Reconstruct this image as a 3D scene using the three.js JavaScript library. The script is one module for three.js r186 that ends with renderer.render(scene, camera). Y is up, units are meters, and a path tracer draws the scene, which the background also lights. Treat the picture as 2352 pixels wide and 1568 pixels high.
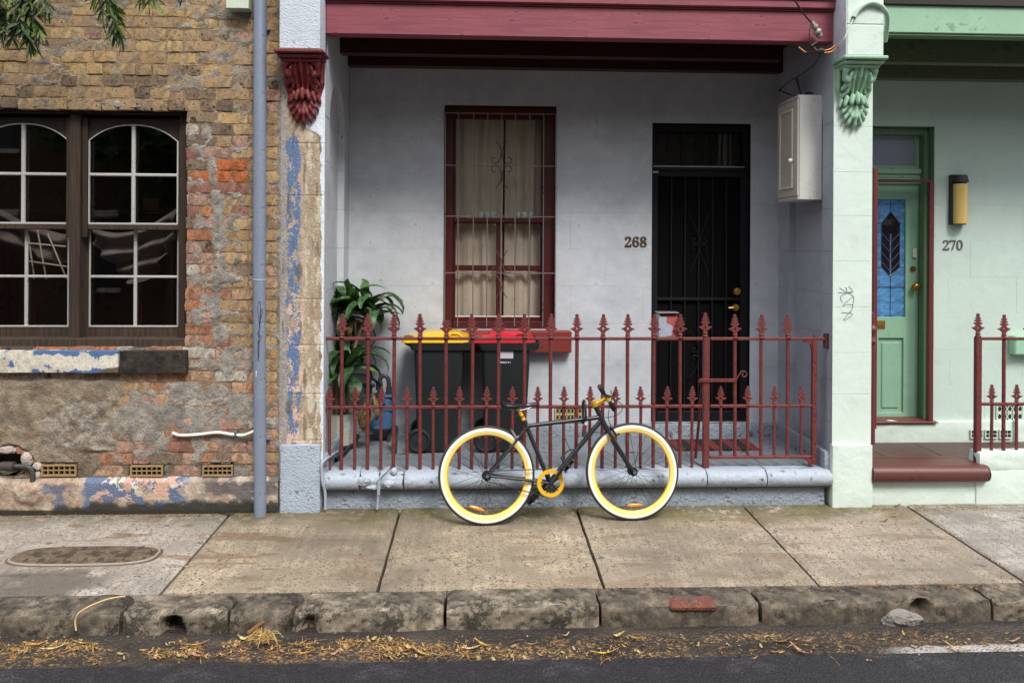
import * as THREE from 'three';
import { mergeGeometries, toCreasedNormals } from 'three/addons/utils/BufferGeometryUtils.js';
import { TextGeometry } from 'three/addons/geometries/TextGeometry.js';
import { FontLoader } from 'three/addons/loaders/FontLoader.js';
import { MarchingCubes } from 'three/addons/objects/MarchingCubes.js';

// ------------------------------------------------------------------ camera, sky, sun, exposure
const scene = new THREE.Scene();
const PX = 1800, CU = 1176, CV = 565, CAM = new THREE.Vector3(0, 1.9, 5.65);      // focal length and principal point in pixels of a 2352 x 1568 frame
const camera = new THREE.PerspectiveCamera(2 * Math.atan(1003 / PX) * 180 / Math.PI, 2352 / 2006, 0.05, 200);
camera.setViewOffset(2352, 2006, 0, 438, 2352, 1568);                             // shift lens: verticals stay upright
camera.position.copy(CAM);
camera.rotation.set(0, -2.5 * Math.PI / 180, 0.0055, 'YXZ');
camera.updateMatrixWorld(true);

const skyW = 64, skyH = 32, skyData = new Float32Array(skyW * skyH * 4);
for (let j = 0; j < skyH; j++) for (let i = 0; i < skyW; i++) {                    // overcast sky: brightest overhead
  const el = ((j + 0.5) / skyH - 0.5) * Math.PI, s = Math.sin(Math.max(el, 0)), k = el < 0 ? 0.22 : 0.40 * (0.55 + 2.1 * s) , o = (j * skyW + i) * 4;
  skyData[o] = k * 0.96; skyData[o + 1] = k; skyData[o + 2] = k * 1.07; skyData[o + 3] = 1;
}
const skyTex = new THREE.DataTexture(skyData, skyW, skyH, THREE.RGBAFormat, THREE.FloatType);
skyTex.mapping = THREE.EquirectangularReflectionMapping; skyTex.magFilter = THREE.LinearFilter; skyTex.needsUpdate = true;
scene.background = skyTex; scene.environment = skyTex;

const sun = new THREE.DirectionalLight(0xfffaf2, 1.5);
sun.position.set(3.8, 11.5, 8.4); sun.target.position.set(0.5, 0.5, 0); sun.castShadow = true; sun.shadow.radius = 34;
sun.shadow.mapSize.set(2048, 2048); Object.assign(sun.shadow.camera, { left: -7, right: 7, top: 7, bottom: -7, near: 0.5, far: 30 });
scene.add(sun, sun.target);

const renderer = new THREE.WebGLRenderer({ antialias: true });
renderer.toneMapping = THREE.LinearToneMapping; renderer.toneMappingExposure = 2.42;
renderer.shadowMap.enabled = true;

// ------------------------------------------------------------------ numbers
let seed = 7;
const rnd = () => { seed = (seed * 1664525 + 1013904223) >>> 0; return seed / 4294967296; };
const rr = (a, b) => a + (b - a) * rnd();
const V = (x, y, z) => new THREE.Vector3(x, y, z);
const clamp = (x, a = 0, b = 1) => Math.min(b, Math.max(a, x));
const sst = (a, b, x) => { const t = clamp((x - a) / (b - a)); return t * t * (3 - 2 * t); };
const lerp = (a, b, t) => a + (b - a) * t;
const h2 = (x, y) => { let n = Math.imul(x, 374761393) ^ Math.imul(y, 668265263); n = Math.imul(n ^ (n >>> 13), 1274126177); return ((n ^ (n >>> 16)) >>> 0) / 4294967296; };
function vn(x, y, p = 0) {                                                       // value noise, optional period
  const xi = Math.floor(x), yi = Math.floor(y), fx = x - xi, fy = y - yi, a = fx * fx * (3 - 2 * fx), b = fy * fy * (3 - 2 * fy);
  let x0 = xi, x1 = xi + 1, y0 = yi, y1 = yi + 1;
  if (p) { x0 = ((x0 % p) + p) % p; x1 = ((x1 % p) + p) % p; y0 = ((y0 % p) + p) % p; y1 = ((y1 % p) + p) % p; }
  const t = h2(x0, y0), u = h2(x1, y0), v = h2(x0, y1), w = h2(x1, y1);
  return t + (u - t) * a + (v - t) * b + (t - u - v + w) * a * b;
}
function fbm(x, y, oct = 4, p = 0) { let s = 0, a = 0.5, n = 0; for (let i = 0; i < oct; i++) { s += a * vn(x + i * 17.3 * (p ? 0 : 1), y + i * 9.1 * (p ? 0 : 1), p); n += a; a *= 0.5; x *= 2; y *= 2; p *= 2; } return s / n; }
const ridge = (x, y, p) => 1 - Math.abs(2 * fbm(x, y, 3, p) - 1);
// pixel (u, v) of the photograph at 2352 x 1568 -> point on the plane z
const rayOf = (u, v) => V((u - CU) / PX, -(v - CV) / PX, -1).applyQuaternion(camera.quaternion);
function at(u, v, z) { const d = rayOf(u, v); return CAM.clone().addScaledVector(d, (z - CAM.z) / d.z); }
function onY(u, v, y) { const d = rayOf(u, v); return CAM.clone().addScaledVector(d, (y - CAM.y) / d.y); }
const PAVE = 0.02;                                                                 // the footpath falls towards the kerb
const paveY = (z) => -PAVE * z;
function onPave(u, v, up = 0) { const d = rayOf(u, v), t = (-PAVE * CAM.z + up - CAM.y) / (d.y + PAVE * d.z); return CAM.clone().addScaledVector(d, t); }
const inv = new THREE.Matrix4().copy(camera.matrixWorld).invert();
function px(p) { const q = p.clone().applyMatrix4(inv); return [CU + PX * q.x / -q.z, CV - PX * q.y / -q.z]; }

// ------------------------------------------------------------------ textures and materials
function tex(w, h, fn, colour = true, wrap = true) {
  const d = new Uint8Array(w * h * 4), c = [0, 0, 0];
  for (let j = 0; j < h; j++) for (let i = 0; i < w; i++) {
    fn((i + 0.5) / w, (j + 0.5) / h, c);
    const o = (j * w + i) * 4;
    d[o] = clamp(c[0]) * 255; d[o + 1] = clamp(c[1]) * 255; d[o + 2] = clamp(c[2]) * 255; d[o + 3] = 255;
  }
  const t = new THREE.DataTexture(d, w, h); t.magFilter = THREE.LinearFilter; t.minFilter = THREE.LinearMipmapLinearFilter; t.generateMipmaps = true;
  if (colour) t.colorSpace = THREE.SRGBColorSpace;
  if (wrap) t.wrapS = t.wrapT = THREE.RepeatWrapping;
  t.needsUpdate = true; return t;
}
const grey = (w, h, fn) => tex(w, h, (u, v, c) => { c[0] = c[1] = c[2] = fn(u, v); }, false);
const set3 = (c, r, g, b) => { c[0] = r / 255; c[1] = g / 255; c[2] = b / 255; };
const mix3 = (c, r, g, b, t) => { c[0] += (r / 255 - c[0]) * t; c[1] += (g / 255 - c[1]) * t; c[2] += (b / 255 - c[2]) * t; };
const col = (r, g, b) => new THREE.Color().setRGB(r / 255, g / 255, b / 255, THREE.SRGBColorSpace);
const mat = (o) => new THREE.MeshStandardMaterial({ roughness: 0.8, ...o });
const phys = (o) => new THREE.MeshPhysicalMaterial({ roughness: 0.5, ...o });

const bGrain = grey(512, 512, (u, v) => 0.55 * fbm(u * 24, v * 24, 4, 24) + 0.45 * vn(u * 220, v * 220, 220));
const bRough = grey(512, 512, (u, v) => { const n = fbm(u * 40, v * 40, 3, 40); return clamp(0.25 + 0.9 * n * n + 0.2 * vn(u * 128, v * 128, 128)); });
const bLump = grey(512, 512, (u, v) => 0.7 * fbm(u * 10, v * 10, 5, 10) + 0.3 * ridge(u * 14, v * 14, 14));
// worn paint: even tone, faint clouds, specks and scratches; multiplied by each material's colour
const worn = (dirt, speck, n = 512) => tex(n, n, (u, v, c) => {
  const cl = fbm(u * 4, v * 4, 5, 4), f = vn(u * 150, v * 150, 150), g = fbm(u * 22, v * 22, 3, 22);
  let k = 0.93 + 0.10 * (cl - 0.5) + 0.05 * (f - 0.5);
  const d = sst(0.62, 0.8, g * 0.6 + cl * 0.4) * dirt, s = sst(0.86, 0.93, f) * sst(0.5, 0.75, cl) * speck;
  c[0] = k * (1 - d * 0.40) * (1 - s * 0.5); c[1] = k * (1 - d * 0.44) * (1 - s * 0.5); c[2] = k * (1 - d * 0.50) * (1 - s * 0.5);
});
const tRust = tex(512, 512, (u, v, c) => { const a = fbm(u * 6, v * 6, 4, 6), b = fbm(u * 30, v * 30, 3, 30), s = vn(u * 120, v * 120, 120), k = 0.88 + 0.3 * (a - 0.5) + 0.2 * (b - 0.5) + 0.1 * (s - 0.5); c[0] = c[1] = c[2] = k; mix3(c, 150, 96, 66, 0.8 * sst(0.60, 0.70, b * 0.7 + a * 0.3)); mix3(c, 66, 48, 42, 0.7 * sst(0.68, 0.78, b * 0.6 + s * 0.4)); mix3(c, 250, 220, 205, 0.5 * sst(0.90, 0.96, vn(u * 60 + 3, v * 60, 60))); });
const tWorn = worn(0.5, 0.5), tClean = worn(0.15, 0.2), tDirty = worn(1, 1);
const tWood = tex(512, 512, (u, v, c) => { const g = fbm(u * 60, v * 3, 4, 0) * 0.6 + fbm(u * 200, v * 6, 2) * 0.4; const k = 0.55 + 0.75 * (g - 0.3); c[0] = k; c[1] = k * 0.96; c[2] = k * 0.92; });

// ------------------------------------------------------------------ geometry helpers (all in world metres)
function fin(g) { const n = g.index ? g.toNonIndexed() : g; for (const k of Object.keys(n.attributes)) if (!['position', 'normal', 'uv'].includes(k)) n.deleteAttribute(k); n.clearGroups?.(); return n; }
function uvm(g, s = 1, ox = 0, oy = 0) {                                            // uv in metres / s, by the way each triangle faces
  g = fin(g); const p = g.attributes.position, uv = new Float32Array(p.count * 2), a = V(), b = V(), c = V(), n = V();
  for (let i = 0; i < p.count; i += 3) {
    a.fromBufferAttribute(p, i); b.fromBufferAttribute(p, i + 1); c.fromBufferAttribute(p, i + 2);
    n.subVectors(b, a).cross(c.clone().sub(a)); const x = Math.abs(n.x), y = Math.abs(n.y), z = Math.abs(n.z);
    [a, b, c].forEach((q, k) => {
      const [U, W] = z >= x && z >= y ? [q.x, q.y] : x >= y ? [q.z, q.y] : [q.x, q.z];
      uv[(i + k) * 2] = U / s + ox; uv[(i + k) * 2 + 1] = W / s + oy;
    });
  }
  g.setAttribute('uv', new THREE.BufferAttribute(uv, 2)); return g;
}
function fromTris(tris, normals) {
  const p = new Float32Array(tris.length * 9); let o = 0;
  for (const t of tris) for (const q of t) { p[o++] = q.x; p[o++] = q.y; p[o++] = q.z; }
  const g = new THREE.BufferGeometry(); g.setAttribute('position', new THREE.BufferAttribute(p, 3)); g.computeVertexNormals(); return g;
}
function bx(x0, x1, y0, y1, z0, z1, c = 0.003) {                                     // box with chamfered edges
  const H = [Math.abs(x1 - x0) / 2, Math.abs(y1 - y0) / 2, Math.abs(z1 - z0) / 2], C = V((x0 + x1) / 2, (y0 + y1) / 2, (z0 + z1) / 2);
  c = Math.min(c, ...H.map((h) => h * 0.9)); const T = [];
  const P = (ax, s) => { const q = [0, 0, 0]; for (let k = 0; k < 3; k++) q[k] = s[k] * (k === ax ? H[k] : H[k] - c); return V(...q); };
  const tri = (a, b, d) => { const n = b.clone().sub(a).cross(d.clone().sub(a)); T.push(n.dot(a.clone().add(b).add(d)) < 0 ? [a, d, b] : [a, b, d]); };
  const quad = (a, b, d, e) => { tri(a, b, d); tri(a, d, e); };
  for (let ax = 0; ax < 3; ax++) { const [b, d] = [(ax + 1) % 3, (ax + 2) % 3];
    for (const s of [-1, 1]) { const f = (sb, sd) => { const k = [0, 0, 0]; k[ax] = s; k[b] = sb; k[d] = sd; return P(ax, k); }; quad(f(-1, -1), f(1, -1), f(1, 1), f(-1, 1)); }
    for (const sa of [-1, 1]) for (const sb of [-1, 1]) { const f = (w, sd) => { const k = [0, 0, 0]; k[ax] = sa; k[b] = sb; k[d] = sd; return P(w, k); }; quad(f(ax, -1), f(ax, 1), f(b, 1), f(b, -1)); }
  }
  for (const sx of [-1, 1]) for (const sy of [-1, 1]) for (const sz of [-1, 1]) tri(P(0, [sx, sy, sz]), P(1, [sx, sy, sz]), P(2, [sx, sy, sz]));
  const g = fromTris(T); g.translate(C.x, C.y, C.z); return g;
}
function rod(a, b, r0, r1 = r0, n = 10, open = false) {
  const d = b.clone().sub(a), L = d.length(), g = new THREE.CylinderGeometry(r1, r0, L, n, 1, open);
  g.applyQuaternion(new THREE.Quaternion().setFromUnitVectors(V(0, 1, 0), d.normalize())); const m = a.clone().add(b).multiplyScalar(0.5); g.translate(m.x, m.y, m.z); return g;
}
function tube(pts, r, n = 32, k = 8, closed = false, tension) { return new THREE.TubeGeometry(new THREE.CatmullRomCurve3(pts, closed, tension === undefined ? 'centripetal' : 'catmullrom', tension), n, r, k, closed); }
function ball(c, rx, ry = rx, rz = rx, n = 12) { const g = new THREE.SphereGeometry(1, n, Math.max(6, n * 0.7 | 0)); g.scale(rx, ry, rz); g.translate(c.x, c.y, c.z); return g; }
function lathe(prof, c, n = 16) { const g = new THREE.LatheGeometry(prof.map(([r, y]) => new THREE.Vector2(Math.max(r, 1e-4), y)), n); g.translate(c.x, c.y, c.z); return g; }
function shapeOf(pts, holes = []) { const s = new THREE.Shape(pts.map(([x, y]) => new THREE.Vector2(x, y))); for (const h of holes) s.holes.push(new THREE.Path(h.map(([x, y]) => new THREE.Vector2(x, y)))); return s; }
function slab(pts, z0, z1, holes = [], bev = 0, curve = 8) {                          // outline in x, y with thickness along z
  const g = new THREE.ExtrudeGeometry(shapeOf(pts, holes), { depth: z1 - z0 - 2 * bev, bevelEnabled: bev > 0, bevelSize: bev, bevelThickness: bev, bevelOffset: -bev, bevelSegments: 1, curveSegments: curve, steps: 1 });
  g.translate(0, 0, z0 + bev); return g;
}
// profile in (z, y), drawn along x
function along(prof, x0, x1, bev = 0, crease = 0, holes = []) {
  let g = fin(slab(prof, x0, x1, holes, bev)); const p = g.attributes.position;
  for (let i = 0; i < p.count; i++) p.setXYZ(i, p.getZ(i), p.getY(i), p.getX(i));
  g = flip(g); return crease ? toCreasedNormals(g, crease) : g;
}
function flip(g) { g = fin(g); const p = g.attributes.position; for (let i = 0; i < p.count; i += 3) { const a = [p.getX(i), p.getY(i), p.getZ(i)]; p.setXYZ(i, p.getX(i + 1), p.getY(i + 1), p.getZ(i + 1)); p.setXYZ(i + 1, ...a); } g.computeVertexNormals(); return g; }
const turned = (g, rx = 0, ry = 0, rz = 0, at0 = V(0, 0, 0)) => { g.translate(-at0.x, -at0.y, -at0.z); g.rotateX(rx); g.rotateY(ry); g.rotateZ(rz); g.translate(at0.x, at0.y, at0.z); return g; };
const join = (list) => mergeGeometries(list.map(fin), false);

// ------------------------------------------------------------------ objects
const off = new Map(), taken = new Map();
function numbered(name) { const n = taken.get(name) ?? 0; taken.set(name, n + 1); return n ? name + '_' + String(n).padStart(3, '0') : name; }
function thing(name, label, category, base = [0, 0, 0], group) {
  const o = new THREE.Group(); o.name = numbered(name); o.position.set(...base); off.set(o, V(...base)); scene.add(o);
  o.userData = { label, category }; if (group) o.userData.group = group; return o;
}
function part(name, parent, label) { const o = new THREE.Group(); o.name = name; parent.add(o); off.set(o, off.get(parent) ?? V(0, 0, 0)); if (label) o.userData.label = label; return o; }
function obj(name, geos, m, parent = scene, s = 1, label) {                           // one named mesh from world-space geometries
  let g = Array.isArray(geos) ? join(geos.map((q) => { q = fin(q); if (s) q = uvm(q, s, 0.13, 0.37); return q; })) : (s ? uvm(geos, s, 0.13, 0.37) : geos);
  const o = off.get(parent); if (o) g.translate(-o.x, -o.y, -o.z);
  const k = new THREE.Mesh(g, m); k.name = parent === scene ? numbered(name) : name; k.castShadow = k.receiveShadow = true; parent.add(k); off.set(k, o ?? V(0, 0, 0));
  if (label) k.userData.label = label; return k;
}
function piece(name, g, m, parent, pos, rot, scl) {                                   // a mesh that shares its geometry
  const k = new THREE.Mesh(g, m); k.name = name; k.castShadow = k.receiveShadow = true; const o = off.get(parent) ?? V(0, 0, 0);
  k.position.copy(pos).sub(o); if (rot) k.rotation.set(...rot); if (scl) k.scale.set(...scl); parent.add(k); return k;
}
function structure(name, geos, m, s = 1) { const k = obj(name, geos, m, scene, s); k.userData.kind = 'structure'; return k; }
function solo(name, geos, m, label, category, group, s = 1) { const k = obj(name, geos, m, scene, s); k.userData = { label, category }; if (group) k.userData.group = group; return k; }

const bmDirty = tex(256, 256, (u, v, c) => { const a = fbm(u * 5, v * 5, 5), s = vn(u * 60, v * 60), k = 0.85 + 0.5 * (a - 0.5) + 0.3 * (s - 0.5); c[0] = c[1] = c[2] = k; mix3(c, 120, 116, 108, 0.7 * sst(0.5, 0.62, fbm(u * 8 + 3, v * 8, 4))); });
function rock(c, rx, ry, rz, s, n = 3, amp = 0.45) { const g = new THREE.IcosahedronGeometry(1, n), p = g.attributes.position; for (let i = 0; i < p.count; i++) { const x = p.getX(i), y = p.getY(i), z = p.getZ(i), k = 1 + amp * (fbm(x * 1.6 + s, y * 1.6 + z * 1.3, 4) - 0.5); p.setXYZ(i, c.x + x * rx * k, c.y + y * ry * k, c.z + z * rz * k); } g.computeVertexNormals(); return g; }
// ================================================================== GROUND: footpath, kerb, gutter, road
const mSoil = mat({ color: col(52, 46, 40), roughness: 0.95, bumpMap: bRough, bumpScale: 0.01 });
const bulk = structure('ground', [bx(-40, 40, -1.2, -0.45, -12, 40, 0)], mSoil);
// --- footpath: one map over the whole path: speckled grey-tan concrete with stains, moss along the walls, rust-brown dirt
const PX0 = -4.6, PX1 = 5.4, PZ0 = -0.2, PZ1 = 1.3;
const slabTone = [[172, 161, 149], [172, 155, 132], [170, 153, 130], [174, 158, 136], [178, 163, 144], [182, 173, 164]];
const joints = [-4.5, -1.744, -0.549, 0.727, 1.966, 3.184, 4.42, 5.3];
const gum = [...Array(34)].map((_, i) => [lerp(-3.2, 4.2, h2(i, 71)), lerp(0.15, 1.2, h2(i, 72)), 0.008 + 0.014 * h2(i, 73)]);
const coverC = onPave(192, 1277), tPath = tex(2048, 512, (u, v, c) => {
  const x = lerp(PX0, PX1, u), z = lerp(PZ0, PZ1, v); let k = 0; while (k < joints.length - 2 && x > joints[k + 1]) k++;
  const t = slabTone[Math.min(k, 5)], cl = fbm(x * 1.7 + 3, z * 1.7, 4), md = fbm(x * 9, z * 9 + 5, 4), fi = vn(x * 190, z * 190), f2 = vn(x * 95 + 9, z * 95);
  let g = 0.86 + 0.48 * (cl - 0.5) + 0.36 * (md - 0.5) + 0.14 * (fi - 0.5);
  g *= 1 - 0.34 * sst(0.72, 0.9, f2) * sst(0.2, 0.7, cl + 0.4 * (md - 0.5)) - 0.55 * sst(0.62, 0.9, fi) * sst(0.2, 0.55, md) + 0.10 * sst(0.86, 0.97, vn(x * 150 + 40, z * 150));
  set3(c, t[0] * g, t[1] * g, t[2] * g);
  for (const [gx0, gz, gr] of gum) { const q = Math.hypot((x - gx0) / gr, (z - gz) / gr); if (q < 1.6) mix3(c, 82, 78, 76, 0.75 * sst(1.15, 0.7, q + 0.5 * (f2 - 0.5))); }
  { const tw = fbm(x * 3 + 2, z * 60, 3); mix3(c, 120, 108, 92, 0.16 * sst(0.55, 0.75, tw)); const ck = 1 - Math.abs(2 * fbm(x * 1.6 + 9, z * 1.6 + 4, 5) - 1); mix3(c, 70, 62, 54, 0.5 * sst(0.990, 0.997, ck) * sst(0.45, 0.6, cl)); }
  const wallN = fbm(x * 5, z * 7, 4), edge = sst(0.30, 0.02, z + 0.32 * (wallN - 0.5));                   // moss and damp at the foot of the walls
  mix3(c, 70, 66, 42, 0.62 * edge * sst(0.25, 0.5, fbm(x * 26, z * 26, 3)) * (x > -1.9 && x < 2.9 ? 1 : 0.55));
  const moss = sst(0.5, 0.66, fbm(x * 2.3 + 20, z * 4, 4)) * sst(0.45, 0.05, z) * (x > -1.6 && x < 2.9 ? 1 : 0.2); mix3(c, 88, 82, 38, 0.45 * moss);
  const rust = sst(0.60, 0.72, fbm(x * 3 + 40, z * 12 + 11, 5)) * 0.45; mix3(c, 92, 66, 44, rust * (x < -1.2 ? 1 : 0.55));
  if (x < -1.9) mix3(c, 74, 66, 58, 0.65 * sst(0.35, 0.1, Math.hypot((x + 2.45) / 1.3, z - 1.16) + 0.3 * (md - 0.5)));
}, true, false);
const bPath = grey(1024, 1024, (u, v) => 0.6 * vn(u * 300, v * 300, 300) + 0.4 * vn(u * 140, v * 140, 140));
const bPath2 = bPath.clone(); bPath2.repeat.set(10, 1.5); bPath2.needsUpdate = true;
const mPath = mat({ map: tPath, roughness: 0.88, bumpMap: bPath2, bumpScale: 0.0025 });
const path = structure('footpath', [bx(PX0, PX1, -0.46, -0.075, -0.3, 1.27, 0)], mSoil);
function pathUV(g) { g = fin(g); const p = g.attributes.position, uv = new Float32Array(p.count * 2); for (let i = 0; i < p.count; i++) { uv[2 * i] = (p.getX(i) - PX0) / (PX1 - PX0); uv[2 * i + 1] = (p.getZ(i) - PZ0) / (PZ1 - PZ0); } g.setAttribute('uv', new THREE.BufferAttribute(uv, 2)); return g; }
// a slab with slightly wandering edges, its rims worn round
function pavingSlab(x0, x1, z0, z1, lift) {
  const nx = 40, nz = 30, g = new THREE.PlaneGeometry(1, 1, nx, nz), p = g.attributes.position, top = [];
  for (let i = 0; i < p.count; i++) {
    const a = p.getX(i) + 0.5, b = 0.5 - p.getY(i); let x = lerp(x0, x1, a), z = lerp(z0, z1, b);
    const wx = 0.006 * (fbm(z * 9 + x0 * 3, 4, 3) - 0.5), wz = 0.012 * (fbm(x * 6, 8 + z1, 3) - 0.5);
    if (a < 0.001 || a > 0.999) x += wx; if (b > 0.999) z += wz;
    const e = Math.min(a * (x1 - x0), (1 - a) * (x1 - x0), (1 - b) * (z1 - z0));
    const y = paveY(z) + lift + 0.004 * (fbm(x * 2.2, z * 2.2, 3) - 0.5) - 0.010 * sst(0.014, 0, e); p.setXYZ(i, x, y, z);
  }
  g.computeVertexNormals(); const S = [g];
  const rim = (f) => { const T = []; for (let i = 0; i < 12; i++) { const a = f(i / 12), b = f((i + 1) / 12), c = a.clone().setY(-0.12), d = b.clone().setY(-0.12); T.push([a, c, b], [b, c, d]); } return fromTris(T); };
  S.push(rim((t) => V(x0, paveY(lerp(z0, z1, t)) + lift - 0.010, lerp(z0, z1, t))), rim((t) => V(x1, paveY(lerp(z1, z0, t)) + lift - 0.010, lerp(z1, z0, t))), rim((t) => V(lerp(x0, x1, t), paveY(z1) + lift - 0.010, z1)));
  return join(S.map(pathUV));
}
for (let i = 0; i < joints.length - 1; i++) obj('paving_slab', pavingSlab(joints[i] + 0.009, joints[i + 1] - 0.009, -0.12, 1.235 + 0.01 * h2(i, 3), 0.003 * (h2(i, 9) - 0.5)), mPath, path, 0);
// oblong service cover let into the first slab
const cov = thing('service_cover', 'oblong concrete service cover with pale rusty rim in the footpath', 'cover', [coverC.x, coverC.y, coverC.z]);
{
  const a = onPave(22, 1280), b = onPave(365, 1275), f = onPave(190, 1254), n = onPave(190, 1301), cx = (a.x + b.x) / 2, cz = (f.z + n.z) / 2, hx = (b.x - a.x) / 2, hz = (n.z - f.z) / 2;
  const ov = (k, y) => { const R = []; for (let i = 0; i < 48; i++) { const t = i / 48 * Math.PI * 2, c = Math.cos(t), s = Math.sin(t), e = 0.62; const x = cx + hx * k[0] * Math.sign(c) * Math.abs(c) ** e, z = cz + hz * k[1] * Math.sign(s) * Math.abs(s) ** e; R.push(V(x, paveY(z) + y, z)); } return R; };
  const ring = ov([0.97, 0.94], 0.006);
  obj('rim', toCreasedNormals(fin(tube(ring, 0.008, 96, 6, true)), 1), mat({ color: col(158, 146, 134), map: tDirty, roughness: 0.7, bumpMap: bRough, bumpScale: 0.002 }), cov, 0.5);
  obj('dirt_seam', tube(ov([1.005, 1.0], -0.002), 0.007, 96, 5, true), mat({ color: col(104, 82, 60), map: tDirty, roughness: 0.95 }), cov, 0.2);
  const P = ov([0.95, 0.91], 0.006), T = []; const cc = V(cx, paveY(cz) + 0.006, cz); for (let i = 0; i < P.length; i++) T.push([cc, P[(i + 1) % P.length], P[i]]);
  obj('lid', fromTris(T), mat({ color: col(112, 96, 78), map: bmDirty, roughness: 0.9, bumpMap: bRough, bumpScale: 0.006 }), cov, 0.35);
}
// --- kerb: worn sandstone blocks
const tStone = tex(1024, 512, (u, v, c) => {
  const a = fbm(u * 6, v * 6, 5, 6), b = fbm(u * 22 + 0, v * 22, 4, 22), s = vn(u * 170, v * 170, 170), r = vn(u * 90, v * 30, 30);
  const k = 0.78 + 0.75 * (a - 0.5) + 0.5 * (b - 0.5) + 0.22 * (s - 0.5); set3(c, 176 * k, 165 * k, 150 * k);
  mix3(c, 44, 42, 33, 0.86 * sst(0.44, 0.60, 0.5 * fbm(u * 6, v * 9, 6, 3) + 0.3 * fbm(u * 36, v * 36, 3, 36) + 0.2 * s));                              // lichen and soot
  mix3(c, 196, 190, 180, 0.45 * sst(0.56, 0.78, b * 0.5 + a * 0.2 + s * 0.3)); mix3(c, 44, 40, 34, 0.45 * sst(0.62, 0.9, 0.5 * r + 0.5 * s));
});
const mStone = [0, 1, 2].map((i) => { const t = tStone.clone(), b = bLump.clone(); t.offset.set(i * 0.37, i * 0.21); b.repeat.set(2, 2); t.needsUpdate = b.needsUpdate = true; return mat({ map: t, color: [col(174, 166, 156), col(214, 206, 196), col(166, 158, 148)][i], roughness: 0.85, bumpMap: b, bumpScale: 0.005 }); });
const kz0 = 1.255, kz1 = 1.455, kTop = -0.035, gutY = -0.165;
const kerb = structure('kerb', [bx(-4.6, 5.4, -0.46, -0.2, kz0 + 0.02, kz1 - 0.04, 0)], mSoil);
function kerbStone(x0, x1, o) {
  const nx = Math.max(10, Math.round((x1 - x0) / 0.022)), prof = [], N = 22;
  for (let k = 0; k <= N; k++) {                                                                          // across: back edge, crown, rounded nose, face, foot
    const t = k / N; let z, y;
    if (t < 0.4) { z = lerp(kz0, kz1 - 0.05 - (o.round ?? 0), t / 0.4); y = kTop; } else if (t < 0.66) { const a = (t - 0.4) / 0.26 * Math.PI / 2, R = 0.045 + (o.round ?? 0); z = kz1 - 0.05 - (o.round ?? 0) + R * Math.sin(a); y = kTop - R + R * Math.cos(a); } else { const s = (t - 0.66) / 0.34; z = kz1 - 0.005 + 0.012 * s; y = lerp(kTop - 0.045 - (o.round ?? 0), -0.25, s); }
    prof.push([z, y]);
  }
  const g = new THREE.PlaneGeometry(1, 1, nx, N), p = g.attributes.position;
  for (let i = 0; i < p.count; i++) {
    const a = p.getX(i) + 0.5, k = Math.round((0.5 - p.getY(i)) * N); let x = lerp(x0, x1, a), [z, y] = prof[k];
    const e = Math.min(a, 1 - a) * (x1 - x0), ew = sst(0.03, 0, e), n1 = fbm(x * 7, k * 0.18 + o.s, 4) - 0.5, n2 = fbm(x * 22, k * 0.5 + o.s * 3, 3) - 0.5;
    const d = 0.022 * n1 + 0.008 * n2 - 0.020 * ew; const up = k < N * 0.5 ? 1 : 0.15, out = k < N * 0.35 ? 0.1 : 1;
    y += up * d + (o.dy ?? 0) * (1 - k / N); z += out * d;
    if (o.skewL && a < 0.5) x += o.skewL * (k / N) * (1 - a * 2) * -1; if (o.skewR && a > 0.5) x += o.skewR * (k / N) * (a * 2 - 1);
    for (const [hx, hk, hr, hd] of o.holes ?? []) { const q = Math.hypot((x - hx) / hr, (k - hk) / 4.2); z -= hd * sst(1.15, 0.55, q + 0.5 * n1); }
    p.setXYZ(i, x, y, z);
  }
  g.computeVertexNormals(); const ends = [0, 1].map((s) => { const T = [], q = (k) => V().fromBufferAttribute(p, k * (nx + 1) + s * nx), c = V(lerp(x0, x1, s), -0.25, kz0); for (let k = 0; k < N; k++) T.push(s ? [q(k), c, q(k + 1)] : [q(k), q(k + 1), c]); return fromTris(T); });
  return [fin(g), ...ends];
}
const kx = (u) => at(u, 1400, 1.40).x;
const stones = [
  [-4.5, kx(-420), 0, {}], [kx(-418), kx(281), 0, { dy: 0.004 }], [kx(287), kx(526), 1, { holes: [[kx(405), 17, 0.055, 0.12]] }], [kx(530), kx(686), 0, { round: 0.03, skewR: -0.07 }],
  [kx(690), kx(1020), 1, { skewL: 0.05, round: 0.01, holes: [[kx(712), 17, 0.05, 0.06]] }], [kx(1025), kx(1375), 1, { dy: 0.012 }], [kx(1379), kx(1740), 2, {}],
  [kx(1746), kx(2268), 2, { holes: [[kx(2105), 14, 0.06, 0.09]] }], [kx(2273), kx(2800), 1, {}], [kx(2806), 5.3, 0, {}]];
stones.forEach(([a, b, m, o], i) => { o.s = i * 2.7 + 1; obj('kerb_stone', kerbStone(a + 0.003, b - 0.003, o), mStone[m], kerb, 0.9); });
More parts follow.
